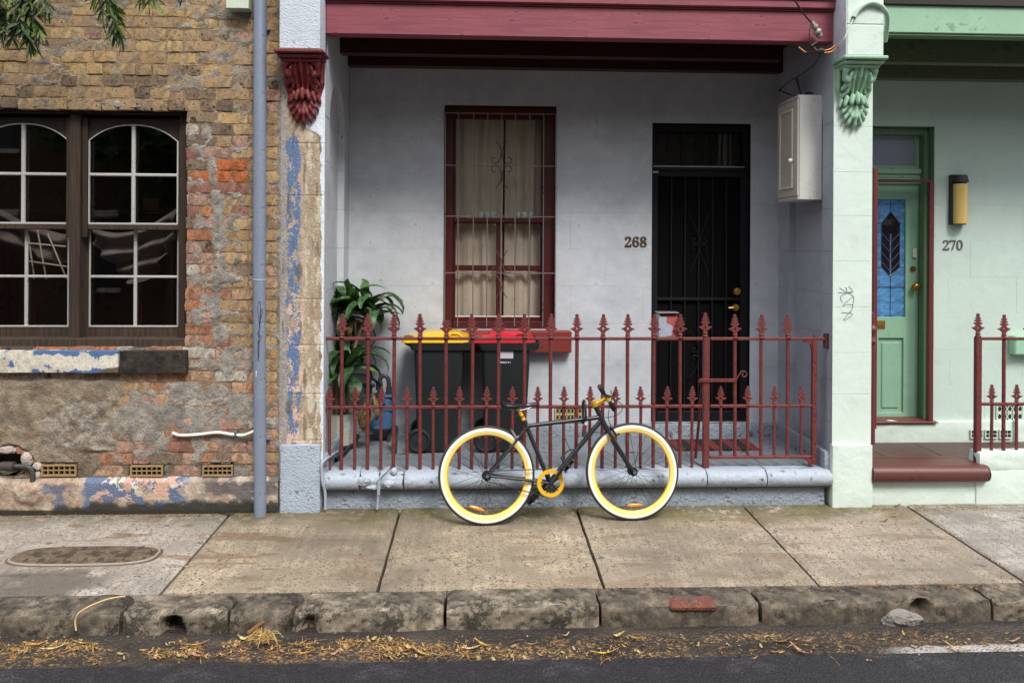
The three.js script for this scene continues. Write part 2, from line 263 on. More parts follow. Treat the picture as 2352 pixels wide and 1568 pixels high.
// broken bits: red brick set into the kerb, a loose sandstone lump
{
  const c = at(1592, 1385, 1.43), t = thing('brick_fragment', 'broken red brick set into the top edge of the stone kerb', 'brick', [c.x, c.y, c.z]);
  const g = bx(c.x - 0.135, c.x + 0.13, c.y - 0.05, c.y + 0.006, 1.345, 1.464, 0.014); const p = g.attributes.position; for (let i = 0; i < p.count; i++) { const x = p.getX(i), y = p.getY(i); if (y < c.y - 0.03) p.setXYZ(i, x, y + 0.02 * vn(x * 40, 3), p.getZ(i) - 0.012 * vn(x * 60, 8)); }
  g.computeVertexNormals(); obj('brick', g, mat({ color: col(134, 82, 66), map: tRust, roughness: 0.95, bumpMap: bRough, bumpScale: 0.008 }), t, 0.25);
}
{ const c = at(2072, 1430, 1.47); solo('stone_lump', rock(V(c.x, gutY + 0.04, 1.466), 0.11, 0.05, 0.03, 4, 3, 0.9), mat({ color: col(136, 130, 124), map: tDirty, roughness: 0.9, bumpMap: bRough, bumpScale: 0.008 }), 'pale broken sandstone lump fallen from the hole in the kerb', 'stone', undefined, 0.5); }
// --- gutter apron and road
const gutRoad = tex(2048, 512, (u, v, c) => {                                                             // gutter apron: dark wet grime over concrete, ochre plant grit in drifts
  const x = lerp(-5, 6, u), z = lerp(1.4, 1.8, v), a = fbm(x * 4, z * 9, 5), s = vn(x * 190, z * 190), m = 0.6 * vn(x * 180, z * 180 + 4) + 0.4 * vn(x * 60, z * 60 + 9), k = 0.75 + 0.8 * (a - 0.5) + 0.4 * (s - 0.5);
  set3(c, 62 * k, 53 * k, 46 * k);
  const drift = sst(0.36, 0.62, fbm(x * 1.3 + 6, z * 6, 4)) * sst(1.47, 1.56, z); mix3(c, 176, 132, 74, 0.8 * drift * sst(0.48, 0.74, m) * (x < 1.6 ? 1 : 0.7));
  mix3(c, 34, 29, 26, 0.7 * sst(0.52, 0.62, fbm(x * 3 + 50, z * 7, 5)) * sst(0.3, 0.6, s));
  if (x > 1.9) { const w = sst(1.665, 1.685, z + 0.025 * (fbm(x * 14, 3, 3) - 0.5)) * sst(1.95, 2.35, x + 0.4 * (a - 0.5)); mix3(c, 176, 170, 168, 0.85 * w * sst(0.2, 0.35, s)); }     // bare concrete lip
}, true, false);
const gutter = (() => { const g = new THREE.PlaneGeometry(1, 1, 300, 16), p = g.attributes.position; for (let i = 0; i < p.count; i++) { const x = lerp(-5, 6, p.getX(i) + 0.5), z = lerp(1.40, 1.80, 0.5 - p.getY(i)); p.setXYZ(i, x, gutY + 0.01 * (fbm(x * 6, z * 6, 4) - 0.5) + 0.012 * sst(1.6, 1.42, z), z); } g.computeVertexNormals(); return g; })();
{ const p = gutter.attributes.position, uv = gutter.attributes.uv; for (let i = 0; i < p.count; i++) uv.setXY(i, (p.getX(i) + 5) / 11, (p.getZ(i) - 1.4) / 0.4); }
const bGut = bRough.clone(); bGut.repeat.set(20, 0.8); bGut.needsUpdate = true;
structure('gutter', gutter, mat({ map: gutRoad, roughness: 0.62, bumpMap: bGut, bumpScale: 0.008 }), 0);
const tRoad = tex(1024, 1024, (u, v, c) => { const s = vn(u * 230, v * 230, 230), q = vn(u * 110, v * 110, 110), a = fbm(u * 5, v * 9, 5, 5), k = 0.72 + 0.55 * (s - 0.5) + 0.4 * (q - 0.5); set3(c, 62 * k, 59 * k, 63 * k); mix3(c, 112, 108, 112, 0.55 * sst(0.5, 0.7, a) * sst(0.35, 0.6, s)); });
const bRoad = grey(512, 512, (u, v) => vn(u * 120, v * 120, 120) * 0.6 + vn(u * 250, v * 250, 250) * 0.4);
const road = (() => { const g = new THREE.PlaneGeometry(1, 1, 260, 60), p = g.attributes.position; for (let i = 0; i < p.count; i++) { const b = 0.5 - p.getY(i), x = lerp(-40, 40, p.getX(i) + 0.5), z = b < 0.2 ? lerp(1.735, 1.80, b / 0.2) : lerp(1.80, 11, (b - 0.2) / 0.8); let y = gutY - 0.006 + 0.020 * sst(1.735, 1.775, z + 0.012 * (fbm(x * 9, 2, 3) - 0.5)) + 0.05 * sst(1.8, 6, z); p.setXYZ(i, x, y, z); } g.computeVertexNormals(); return g; })();
structure('road', road, mat({ map: tRoad, color: col(184, 184, 190), roughness: 0.58, bumpMap: bRoad, bumpScale: 0.004 }), 0.9);

// ================================================================== BRICK HOUSE (left)
const BX0 = -4.5, BX1 = -1.405, BY0 = 0.255, BY1 = 4.3, WX0 = -3.62, WX1 = at(428, 500, 0).x, WY0 = at(200, 800, 0).y, WY1 = at(200, 246, 0).y;
const brickHouse = thing('brick_house', 'old brick house front with patchy cement and arched wooden sash windows', 'house', [-2.6, 0, 0]);
const yc = Math.cos(2.5 * Math.PI / 180), ys0 = Math.sin(2.5 * Math.PI / 180);
const uvAt = (x, y) => { const d = x * ys0 + CAM.z * yc, u = PX * (x * yc - CAM.z * ys0) / d, v = -PX * (y - CAM.y) / d; return [CU + u - 0.0055 * v, CV + v + 0.0055 * u]; };   // where a wall point falls in the photograph, for laying out stains
// cement patches: [u, v, ru, rv, height] in picture pixels
const patches = [[487, 395, 14, 34, 1], [498, 470, 20, 40, 1], [503, 540, 19, 60, 1], [506, 610, 15, 40, 1], [516, 640, 40, 14, 1], [495, 700, 13, 50, 1], [470, 690, 14, 20, 0.8], [505, 770, 22, 26, 1], [452, 720, 12, 30, 0.8], [478, 790, 26, 16, 0.8], [520, 830, 18, 40, 1], [470, 830, 16, 20, 0.8],
  [500, 900, 40, 16, 1], [556, 942, 34, 30, 1], [500, 955, 30, 22, 0.8], [520, 1010, 40, 12, 0.7], [455, 1015, 16, 30, 0.8], [647, 560, 11, 900, 0.9], [520, 30, 60, 16, 0.8], [590, 95, 26, 18, 0.6], [500, 130, 50, 16, 0.7], [420, 160, 70, 12, 0.5], [300, 150, 60, 10, 0.5], [120, 120, 60, 14, 0.5], [60, 80, 40, 40, 0.6], [555, 150, 26, 60, 0.7], [560, 250, 22, 14, 0.6], [472, 310, 12, 24, 0.8],
  [455, 440, 8, 10, 0.5], [450, 575, 10, 16, 0.6], [448, 640, 12, 14, 0.7], [350, 980, 30, 40, 0.7], [420, 900, 60, 24, 0.9], [430, 960, 60, 34, 0.9], [380, 940, 50, 30, 0.9], [480, 985, 36, 18, 0.8], [300, 960, 50, 50, 0.9], [330, 905, 40, 14, 0.6], [250, 900, 60, 16, 0.5], [440, 200, 20, 8, 0.4], [200, 230, 300, 5, 0.3], [330, 1010, 12, 14, 0.6], [322, 1042, 22, 10, 0.8], [600, 1030, 14, 20, 0.4], [-100, 400, 60, 300, 0.5], [600, 930, 30, 40, 0.5]];
const renderEdge = (u, v) => sst(310, 215, u + 70 * (fbm(u * 0.02, v * 0.02, 4) - 0.5) + (v > 1035 ? 60 : 0)) * sst(872, 882, v + 26 * (fbm(u * 0.014, 3, 3) - 0.5));
const lumps = (u, v) => sst(1.1, 0.5, Math.hypot((u - 195) / 105, (v - 990) / 95) + 0.5 * (fbm(u * 0.03, v * 0.03, 4) - 0.5));
const holeAt = (u, v) => sst(1.05, 0.8, Math.hypot((u - 12) / 62, (v - 1062) / 36) + 0.5 * (fbm(u * 0.05, v * 0.05, 3) - 0.5));
function patchMask(u, v) {
  let m = 0; const n = fbm(u * 0.045, v * 0.045, 4) - 0.5, n2 = fbm(u * 0.16 + 5, v * 0.16, 3) - 0.5;
  for (const [a, b, ra, rb, k] of patches) { const du = (u - a) / ra, dv = (v - b) / rb; if (Math.abs(du) > 1.6 || Math.abs(dv) > 1.6) continue; const d = Math.hypot(du, dv) + 0.9 * n + 0.5 * n2; m = Math.max(m, k * sst(1.1, 0.75, d)); }
  const rnd0 = sst(0.60, 0.68, fbm(u * 0.022 + 31, v * 0.05, 4) + 0.25 * n2) * 0.75; m = Math.max(m, rnd0);
  return Math.max(m, renderEdge(u, v));
}
const airs = [[94, 172], [299, 371], [465, 532]];
const tMortar = tex(1024, 1408, (a, b, c) => {
  const x = lerp(BX0, BX1, a), y = lerp(BY0, BY1, b), [u, v] = uvAt(x, y), g = fbm(u * 0.06, v * 0.06, 4), f = vn(u * 1.1, v * 1.1), f2 = fbm(u * 0.25, v * 0.25, 3), k = 0.85 + 0.5 * (g - 0.5) + 0.3 * (f - 0.5);
  set3(c, 168 * k, 142 * k, 104 * k); mix3(c, 150 * k, 130 * k, 108 * k, sst(200, 330, v));                                                                     // sandy old joints
  const m = patchMask(u, v), r = renderEdge(u, v), l = lumps(u, v);
  mix3(c, 158 * k, 151 * k, 142 * k, sst(0.25, 0.6, m) * (v < 300 ? 0.75 : 0.95));                        // grey cement
  mix3(c, 150 * k, 134 * k, 112 * k, r * 0.95); mix3(c, 162 * k, 158 * k, 154 * k, l * r * sst(0.42, 0.56, f2));
  mix3(c, 96, 78, 60, 0.55 * sst(0.55, 0.72, fbm(u * 0.03 + 9, v * 0.06, 5)) * (r > 0.4 ? 1 : 0.5));
  mix3(c, 60, 52, 44, 0.6 * sst(0.66, 0.8, f2 * 0.6 + g * 0.4)); mix3(c, 186, 118, 80, 0.5 * l * sst(0.7, 0.8, f2));
  if (v > 1060) mix3(c, 58, 52, 44, 0.5 * sst(0.4, 0.6, g));
}, true, false);
const bMort = bRough.clone(); bMort.repeat.set(8, 10.5); bMort.needsUpdate = true;
const mMortar = mat({ map: tMortar, roughness: 0.93, bumpMap: bMort, bumpScale: 0.005 });
{
  const cell = 0.0095, nx = Math.round((BX1 - BX0) / cell), ny = Math.round((BY1 - BY0) / cell), pos = [], uv = [], idx = [];
  for (let j = 0; j <= ny; j++) for (let i = 0; i <= nx; i++) {
    const x = lerp(BX0, BX1, i / nx), y = lerp(BY0, BY1, j / ny), [u, v] = uvAt(x, y), n = fbm(x * 26, y * 26, 4) - 0.5, m = patchMask(u, v), r = renderEdge(u, v), l = lumps(u, v);
    let z = -0.006 + 0.005 * n + 0.009 * m + 0.007 * n * m + r * (0.004 + 0.012 * (fbm(x * 7, y * 12, 4) - 0.5)) + l * r * (0.03 * (fbm(x * 16, y * 16, 4) - 0.42) + 0.02 * (ridge(x * 9, y * 9, 0) - 0.6));
    z -= 0.20 * holeAt(u, v); if (v > 1064 && v < 1098 && airs.some(([a, b]) => u > a - 3 && u < b + 3)) z = Math.min(z, -0.07);
    pos.push(x, y, z); uv.push(i / nx, j / ny);
  }
  const out = (i, j) => { const x = lerp(BX0, BX1, (i + 0.5) / nx), y = lerp(BY0, BY1, (j + 0.5) / ny); return x > WX0 && x < WX1 && y > WY0 && y < WY1; };
  for (let j = 0; j < ny; j++) for (let i = 0; i < nx; i++) if (!out(i, j)) { const a = j * (nx + 1) + i, b = a + 1, c = a + nx + 1, d = c + 1; idx.push(a, b, d, a, d, c); }
  const g = new THREE.BufferGeometry(); g.setAttribute('position', new THREE.Float32BufferAttribute(pos, 3)); g.setAttribute('uv', new THREE.Float32BufferAttribute(uv, 2)); g.setIndex(idx); g.computeVertexNormals();
  g.translate(2.6, 0, 0); const k = new THREE.Mesh(g, mMortar); k.name = 'cement_coat'; k.castShadow = k.receiveShadow = true; k.userData.label = 'grey and brown cement smeared over the joints and bricks'; brickHouse.add(k);
}
// --- bricks, each its own mesh
const brickMap = (lime, dark, yellow) => tex(256, 256, (u, v, c) => {
  const a = fbm(u * 5, v * 5, 4, 5), b = fbm(u * 16, v * 16, 3, 16), s = vn(u * 70, v * 70, 70), k = 0.80 + 0.42 * (a - 0.5) + 0.30 * (b - 0.5) + 0.22 * (s - 0.5);
  c[0] = c[1] = c[2] = k;
  mix3(c, 238, 224, 190, yellow * sst(0.45, 0.62, fbm(u * 7 + 0, v * 7 + 3, 4, 7))); mix3(c, 240, 235, 225, lime * sst(0.52, 0.64, fbm(u * 9, v * 9, 4, 9)));
  mix3(c, 96, 84, 74, dark * sst(0.54, 0.72, 0.6 * fbm(u * 6, v * 6 + 1, 4, 6) + 0.4 * b)); mix3(c, 52, 44, 40, 0.7 * dark * sst(0.66, 0.76, 0.5 * b + 0.5 * s)); mix3(c, 30, 22, 18, 0.8 * sst(0.93, 0.97, vn(u * 22, v * 22, 22)));
});
const bm = [brickMap(0.15, 0.35, 0), brickMap(0.75, 0.4, 0), brickMap(0.2, 0.9, 0), brickMap(0.25, 0.3, 0.75)];
const tones = { yellow: [[202, 172, 128], 3], ochre: [[188, 157, 118], 0], tan: [[182, 154, 122], 3], brown: [[162, 136, 110], 2], umber: [[142, 120, 100], 2], pink: [[188, 150, 132], 1], red: [[166, 116, 100], 0], orange: [[198, 132, 94], 0], vermilion: [[204, 114, 64], 1], limed: [[200, 162, 130], 1], rust: [[178, 126, 98], 1], pale: [[200, 190, 176], 1], dark: [[104, 84, 72], 2] };
const brickMat = Object.fromEntries(Object.entries(tones).map(([k, [c, m]]) => [k, mat({ color: col(...c), map: bm[m], roughness: 0.9, bumpMap: bRough, bumpScale: 0.003 })]));
const pick = (...w) => { let t = 0; for (let i = 1; i < w.length; i += 2) t += w[i]; let r = rnd() * t; for (let i = 0; i < w.length; i += 2) { r -= w[i + 1]; if (r < 0) return w[i]; } return w[0]; };
function toneAt(u, v) {
  if (Math.abs(u - 524) < 30 && v > 336 && v < 412) return 'vermilion';
  if (v < 165) return u > 330 || rnd() < 0.8 ? pick('yellow', 6, 'ochre', 4, 'tan', 3, 'brown', 1.2, 'pink', 0.4) : 'tan';
  if (v < 250) return pick('brown', 4, 'umber', 3, 'tan', 3, 'ochre', 1, 'pink', 0.5);
  if (v < 330 && u < 500) return pick('brown', 3, 'umber', 3, 'pink', 1, 'pale', 1.5, 'tan', 1);
  if (v < 860) { if (u > 605) return pick('tan', 5, 'yellow', 4, 'ochre', 3, 'pink', 1.2, 'limed', v > 600 ? 2 : 0); if (u < 492) return v > 640 ? pick('rust', 3, 'orange', 2, 'dark', 1.6, 'pink', 2, 'pale', 1) : pick('pink', 5, 'red', 3, 'brown', 2, 'umber', 1.5, 'orange', 0.8, 'pale', 0.5); return v > 660 ? pick('limed', 4, 'rust', 3, 'ochre', 3, 'tan', 2, 'pink', 1) : pick('yellow', 4, 'tan', 3, 'ochre', 3, 'brown', 2, 'pink', 2, 'red', 0.7); }
  if (u > 605) return pick('tan', 3, 'brown', 2, 'limed', 2, 'yellow', 2); if (v > 1000) return pick('orange', 2.5, 'rust', 4, 'red', 2, 'pink', 4, 'limed', 4, 'umber', 2);
  return u < 330 ? pick('pink', 3, 'brown', 3, 'tan', 2) : pick('rust', 3, 'orange', 1.5, 'limed', 4, 'red', 1.5, 'pale', 2, 'pink', 3.5, 'brown', 2);
}
function brickGeo(L, s) {                                                                                 // worn face, rounded arrises, sides run back into the wall
  const H = 0.074, nx = L > 0.15 ? 5 : 3, ny = 2, T = [], P = [];
  for (let j = 0; j <= ny; j++) { P.push([]); for (let i = 0; i <= nx; i++) { const ex = i === 0 || i === nx, ey = j === 0 || j === ny, q = (k) => h2(i * 7 + j * 31 + s * 101, k) - 0.5; P[j].push(V((i / nx - 0.5) * L + q(1) * (ex ? 0.008 : 0.01), (j / ny - 0.5) * H + q(2) * (ey ? 0.007 : 0.004), (ex || ey ? -0.0022 : 0.0004) - (ex && ey ? 0.004 : 0) + q(3) * 0.0040)); } }
  for (let j = 0; j < ny; j++) for (let i = 0; i < nx; i++) T.push([P[j][i], P[j][i + 1], P[j + 1][i + 1]], [P[j][i], P[j + 1][i + 1], P[j + 1][i]]);
  const R = []; for (let i = 0; i <= nx; i++) R.push(P[0][i]); for (let j = 1; j <= ny; j++) R.push(P[j][nx]); for (let i = nx - 1; i >= 0; i--) R.push(P[ny][i]); for (let j = ny - 1; j > 0; j--) R.push(P[j][0]);
  R.forEach((a, i) => { const b = R[(i + 1) % R.length], c = a.clone().setZ(-0.06), d = b.clone().setZ(-0.06); T.push([a, c, d], [a, d, b]); });
  return uvm(toCreasedNormals(fromTris(T), 0.3), 0.25, h2(s, 5), h2(s, 6));
}
const G = { s: [...Array(18).keys()].map((k) => brickGeo(0.218, k + 1)), h: [...Array(12).keys()].map((k) => brickGeo(0.104, k + 31)), q: [...Array(6).keys()].map((k) => brickGeo(0.16, k + 51)) };
const course = 0.0835, rows = Math.floor((BY1 - BY0) / course), laid = [];
for (let r = 0; r < rows; r++) {
  const y = BY0 + (r + 0.5) * course; let x = BX1 - 0.004 - (r % 2 ? 0.0 : 0.0);
  const head = r % 3 === 1; let first = true;
  while (x > BX0) {
    let kind = first ? (r % 2 ? 'h' : 's') : head ? (rnd() < 0.75 ? 'h' : 's') : (rnd() < 0.75 ? 's' : rnd() < 0.6 ? 'h' : 'q'); first = false;
    let L = { s: 0.218, h: 0.104, q: 0.16 }[kind] * rr(0.97, 1.03); const cx0 = x - L, inY = y > WY0 - course * 0.3 && y < WY1 + course * 0.2;
    if (inY && x > WX1 && cx0 < WX1 + 0.06) { L = x - WX1 - 0.002 + rr(0, 0.012); kind = L > 0.19 ? 's' : L > 0.13 ? 'q' : 'h'; }
    const cx = x - L / 2; x -= L + rr(0.008, 0.014); if (L < 0.03) continue;
    if (inY && cx < WX1 && cx > WX0 - 0.1) continue;
    const [u, v] = uvAt(cx, y); if (holeAt(u, v) > 0.2) continue;
    if (v > 1062 && [[132, 60], [335, 52], [498, 50]].some(([a, w]) => Math.abs(u - a) < w)) continue;
    laid.push({ cx, y, L, kind, u, v, m: patchMask(u, v) });
  }
}
const inFrame = (b) => b.u > -40 && b.v > -20 && b.u < 700;
laid.sort((a, b) => (inFrame(b) - inFrame(a)) || (a.m - b.m)); const rest = [];
laid.forEach((b, i) => {
  const g = G[b.kind][(h2(i, 4) * G[b.kind].length) | 0], L0 = { s: 0.218, h: 0.104, q: 0.16 }[b.kind]; const exposed = Math.abs(b.u - 328) < 22 && Math.abs(b.v - 1030) < 14;
  let z = 0.0 + rr(-0.0022, 0.0022); if (b.v < 260 && b.v > 100 && rnd() < 0.3) z += rr(0.003, 0.009); if (exposed) z = -0.05;
  const y = b.y + rr(-0.004, 0.004), rot = rr(-0.012, 0.012), m = brickMat[exposed ? 'vermilion' : toneAt(b.u, b.v)];
  if (i < 296) piece('brick', g, m, brickHouse, V(b.cx, y, z), [0, 0, rot], [b.L / L0, 1, 1]);
  else { const q = g.clone(); q.applyMatrix4(new THREE.Matrix4().compose(V(b.cx, y, z), new THREE.Quaternion().setFromEuler(new THREE.Euler(0, 0, rot)), V(b.L / L0, 1, 1))); (rest[m.uuid] ??= { m, l: [] }).l.push(q); }
});
for (const k of Object.values(rest)) { const o = obj('far_bricks', join(k.l), k.m, brickHouse, 0); o.userData.kind = 'stuff'; }
// window opening: reveals, lintel, frame
const mReveal = mat({ color: col(96, 74, 58), map: tDirty, roughness: 0.95, bumpMap: bRough, bumpScale: 0.01 });
obj('reveal', [bx(WX1 - 0.004, WX1 + 0.05, WY0 - 0.05, WY1 + 0.05, -0.30, -0.02, 0), bx(WX0 - 0.05, WX0 + 0.004, WY0 - 0.05, WY1 + 0.05, -0.30, -0.02, 0), bx(WX0, WX1, WY1 - 0.002, WY1 + 0.06, -0.30, -0.025, 0)], mReveal, brickHouse, 0.4);
const mDarkWood = mat({ color: col(66, 44, 28), map: tWood, roughness: 0.72, bumpMap: tWood, bumpScale: 0.002 }), mGreyWood = mat({ color: col(86, 70, 58), map: tWood, roughness: 0.85, bumpMap: tWood, bumpScale: 0.003 });
const mWhite = mat({ color: col(192, 190, 184), map: tWorn, roughness: 0.55 }), mGlass = phys({ color: 0xffffff, roughness: 0.02, transmission: 1, thickness: 0, ior: 1.5 });
const wz = -0.11, frameB = part('window', brickHouse, 'pair of dark timber sash windows with white glazing bars and arched tops');
const W = (u, v, z = wz) => at(u, v, z);
{
  const L = (u, z) => W(u, 500, z).x, Y = (v, z) => W(200, v, z).y;
  obj('lintel_board', [bx(WX0 + 0.01, WX1 - 0.005, Y(262), WY1 - 0.002, wz - 0.07, wz + 0.035, 0.004)], mDarkWood, frameB, 0.6);
  obj('jamb', [bx(L(412), WX1 - 0.004, Y(800), Y(262), wz - 0.08, wz + 0.02, 0.004)], mDarkWood, frameB, 0.6);
  obj('jamb', [bx(WX0 + 0.004, L(-62), Y(800), Y(262), wz - 0.08, wz + 0.02, 0.004)], mDarkWood, frameB, 0.6);
  obj('mullion', [bx(L(163), L(187), Y(786, wz + 0.03), Y(263), wz - 0.08, wz + 0.035, 0.005)], mGreyWood, frameB, 0.6);
  obj('mullion_stop', [bx(L(188), L(201), Y(545), Y(270), wz - 0.02, wz + 0.012, 0.004)], mDarkWood, frameB, 0.6);
  obj('mullion_stop', [bx(L(152), L(162), Y(545), Y(270), wz - 0.02, wz + 0.012, 0.004)], mDarkWood, frameB, 0.6);
  obj('bottom_rail', [bx(WX0 + 0.005, WX1 - 0.005, Y(801), Y(775), wz - 0.10, wz + 0.055, 0.006)], mGreyWood, frameB, 0.6);
  obj('flashing', [bx(WX0, WX1 - 0.002, Y(803) - 0.012, Y(801) - 0.002, wz - 0.1, 0.02, 0.004)], mat({ color: col(34, 34, 40), roughness: 0.5 }), frameB, 0.6);
  for (const [u0, u1, mid, mid2] of [[200, 406, 303, 309], [-52, 154, 49, 58]]) {
    // upper sash: board with an arched opening
    const x0 = L(u0 - 8), x1 = L(u1 + 8), a0 = L(u0), a1 = L(u1), ys = Y(322), yt = Y(284), yb = Y(514), arch = [];
    for (let i = 0; i <= 16; i++) { const t = i / 16, q = Math.abs(2 * t - 1); arch.push([lerp(a1, a0, t), lerp(yt, ys, 0.55 * q * q + 0.45 * q ** 3)]); }
    obj('upper_sash', [slab([[x0, Y(270)], [x0, Y(527)], [x1, Y(527)], [x1, Y(270)]], wz - 0.055, wz - 0.012, [[[a0, yb], [a1, yb], ...arch]], 0.002)], mDarkWood, frameB, 0.6);
    const zc = wz - 0.022, e = arch.map(([x, y]) => V(x, y - 0.004, zc + 0.012)); obj('glazing_bead', [tube(e, 0.005, 24, 5), bx(a0 - 0.003, a0 + 0.009, yb, ys, zc, zc + 0.018, 0.002), bx(a1 - 0.006, a1 + 0.005, yb, ys, zc, zc + 0.018, 0.002), bx(a0, a1, yb - 0.004, yb + 0.010, zc, zc + 0.018, 0.002)], mWhite, frameB, 0.3);
    obj('glazing_bar', [bx(L(mid) - 0.013, L(mid) + 0.013, yb, yt, zc - 0.01, zc + 0.016, 0.006)], mWhite, frameB, 0.3); obj('glazing_bar', [bx(a0, a1, Y(400) - 0.011, Y(400) + 0.011, zc - 0.01, zc + 0.013, 0.005)], mWhite, frameB, 0.3);
    obj('meeting_rail', [bx(x0, x1, Y(527), Y(515), wz - 0.06, wz - 0.004, 0.004)], mGreyWood, frameB, 0.5);
    obj('pane', [bx(a0 - 0.01, a1 + 0.01, yb - 0.01, yt + 0.01, wz - 0.040, wz - 0.037, 0)], mGlass, frameB, 1);
    // lower sash, set further back
    const zl = wz - 0.075, M = (u) => W(u, 600, zl).x, N = (v) => W(200, v, zl).y, b0 = M(u0 + 4), b1 = M(u1 + 3);
    obj('lower_sash', [slab([[M(u0 - 12), N(516)], [M(u0 - 12), N(778)], [M(u1 + 12), N(778)], [M(u1 + 12), N(516)]], zl - 0.04, zl, [[[b0, N(750)], [b1, N(750)], [b1, N(526)], [b0, N(526)]]], 0.002)], mGreyWood, frameB, 0.6);
    obj('glazing_bar', [bx(M(mid2) - 0.012, M(mid2) + 0.012, N(750), N(527), zl - 0.02, zl - 0.002, 0.005)], mWhite, frameB, 0.3); obj('glazing_bar', [bx(b0, b1, N(635) - 0.010, N(635) + 0.010, zl - 0.02, zl - 0.004, 0.005)], mWhite, frameB, 0.3);
    obj('glazing_bead', [bx(b0 - 0.002, b0 + 0.009, N(750), N(527), zl - 0.01, zl + 0.002, 0.002), bx(b1 - 0.009, b1 + 0.002, N(750), N(527), zl - 0.01, zl + 0.002, 0.002), bx(b0, b1, N(750) - 0.003, N(750) + 0.009, zl - 0.01, zl + 0.003, 0.002)], mWhite, frameB, 0.3);
    obj('pane', [bx(b0 - 0.01, b1 + 0.01, N(751), N(526), zl - 0.026, zl - 0.023, 0)], mGlass, frameB, 1);
  }
}
// room behind the window, dark, with dust sheets and frames stored in it
const mRoom = mat({ color: col(108, 92, 80), map: tDirty, roughness: 0.95 });
obj('room', [bx(-4.4, -4.3, 0.3, 3.4, -3.6, -0.3, 0), bx(-1.5, -1.4, 0.3, 3.4, -3.6, -0.3, 0), bx(-4.4, -1.4, 0.3, 3.4, -3.7, -3.6, 0), bx(-4.4, -1.4, 3.4, 3.5, -3.7, -0.2, 0), bx(-4.4, -1.4, 0.2, 0.3, -3.7, -0.2, 0), bx(-4.5, -1.4, 3.0, 4.3, -0.32, -0.06, 0), bx(-4.5, -1.4, 0.0, 1.1, -0.32, -0.24, 0), bx(WX1 + 0.01, -1.4, 0, 4.3, -0.32, -0.24, 0), bx(-4.5, WX0 - 0.01, 0, 4.3, -0.32, -0.24, 0)], mRoom, brickHouse, 1);
{
  const sheetM = phys({ color: col(116, 104, 100), map: tClean, roughness: 0.95 });
  const drape = (u0, v0, u1, v1, sag, z, seedK, fold) => { const a = at(u0, v0, z), b = at(u1, v1, z), g = new THREE.PlaneGeometry(1, 1, 40, 24), p = g.attributes.position; for (let i = 0; i < p.count; i++) { const s = p.getX(i) + 0.5, t = 0.5 - p.getY(i); const hang = sag * 4 * s * (1 - s); p.setXYZ(i, lerp(a.x, b.x, s), lerp(a.y, b.y, s) - hang * (0.35 + 0.9 * t) - fold * t, z - 0.12 * t + 0.05 * Math.sin(s * 17 + t * 6 + seedK) * (0.3 + t) + 0.06 * Math.sin(hang * 60 * t)); } g.computeVertexNormals(); return g; };
  solo('dust_sheet', drape(205, 520, 410, 470, 0.34, -0.55, 1, 0.10), sheetM, 'pale dust sheet sagging behind the arched window nearer the drainpipe', 'sheet', undefined, 1);
  solo('dust_sheet', drape(-70, 430, 165, 540, 0.20, -0.6, 4, 0.14), sheetM, 'pale dust sheet slung behind the arched window farther from the drainpipe', 'sheet', undefined, 1);
  const rk = thing('red_rack', 'red metal rack standing inside the brick house window', 'rack', [-2.7, 0.3, -1.5]), mRed = mat({ color: col(84, 22, 26), roughness: 0.5 });
  for (const u of [80, 325, 395, 20]) { const a = at(u, 500, -1.5); obj('upright', rod(V(a.x, 0.3, -1.5), V(a.x, a.y, -1.5), 0.014), mRed, rk); }
  for (const v of [486, 548]) { const a = at(10, v + 4, -1.5), b = at(408, v - 2, -1.5); obj('rail', rod(a, b, 0.011), mRed, rk); }
  const fr = thing('leaning_frame', 'white stretcher frame leaning inside the brick house window', 'frame', [-3.2, 0.9, -0.5]), mPale = mat({ color: col(178, 170, 150), roughness: 0.7 });
  for (const [a, b, c, d] of [[62, 528, 78, 640], [85, 527, 105, 640], [108, 535, 152, 640], [60, 558, 150, 566], [66, 600, 152, 612]]) obj('bar', rod(at(a, b, -0.45), at(c, d, -0.5), 0.006), mPale, fr);
  const bd = at(345, 472, -1.6); solo('board', [bx(bd.x - 0.07, bd.x + 0.07, bd.y - 0.07, bd.y + 0.07, -1.62, -1.6)], mat({ color: col(170, 140, 110) }), 'square tan board seen deep inside the brick house window', 'board');
  const b2 = at(112, 475, -1.4); solo('banner', [bx(b2.x - 0.27, b2.x + 0.27, b2.y - 0.05, b2.y + 0.09, -1.42, -1.4)], mat({ color: col(150, 130, 100), map: tDirty }), 'long pale banner seen deep inside the brick house window', 'banner');
}
// stone sill: peeling white and blue paint on the left, bare dark stone on the right
const SX = at(272, 830, 0.05).x, sL = at(-80, 830, 0.05).x, sR = at(426, 830, 0.05).x, sT = at(200, 806, 0.06).y, sB = at(200, 857, 0.06).y;
const tSill = tex(1024, 192, (u, v, c) => {
  const X = u * 10, n = fbm(X * 1.3, v * 3, 5), f = fbm(X * 7, v * 9, 4), k = 0.95 + 0.25 * (f - 0.5); set3(c, 216 * k, 208 * k, 192 * k);
  mix3(c, 176, 160, 138, 0.6 * sst(0.5, 0.62, fbm(X * 2 + 9, v * 4, 4)) * sst(0.75, 0.3, u)); const hf = vn(X * 24, v * 26), bl = sst(0.50, 0.56, n + 0.22 * (f - 0.5) + 0.14 * (hf - 0.5) + 0.26 * sst(0.62, 0.95, v) * sst(0.3, 0.6, u) + 0.22 * sst(0.24, 0.06, v) * sst(0.35, 0.8, u) - 0.12); mix3(c, 58, 92, 140, 0.9 * bl);
  mix3(c, 96, 84, 72, sst(0.0, 0.08, (1 - v) * 0 + 0.30 * sst(0.80, 0.99, u) - v + 0.1 * (f - 0.5)));
});
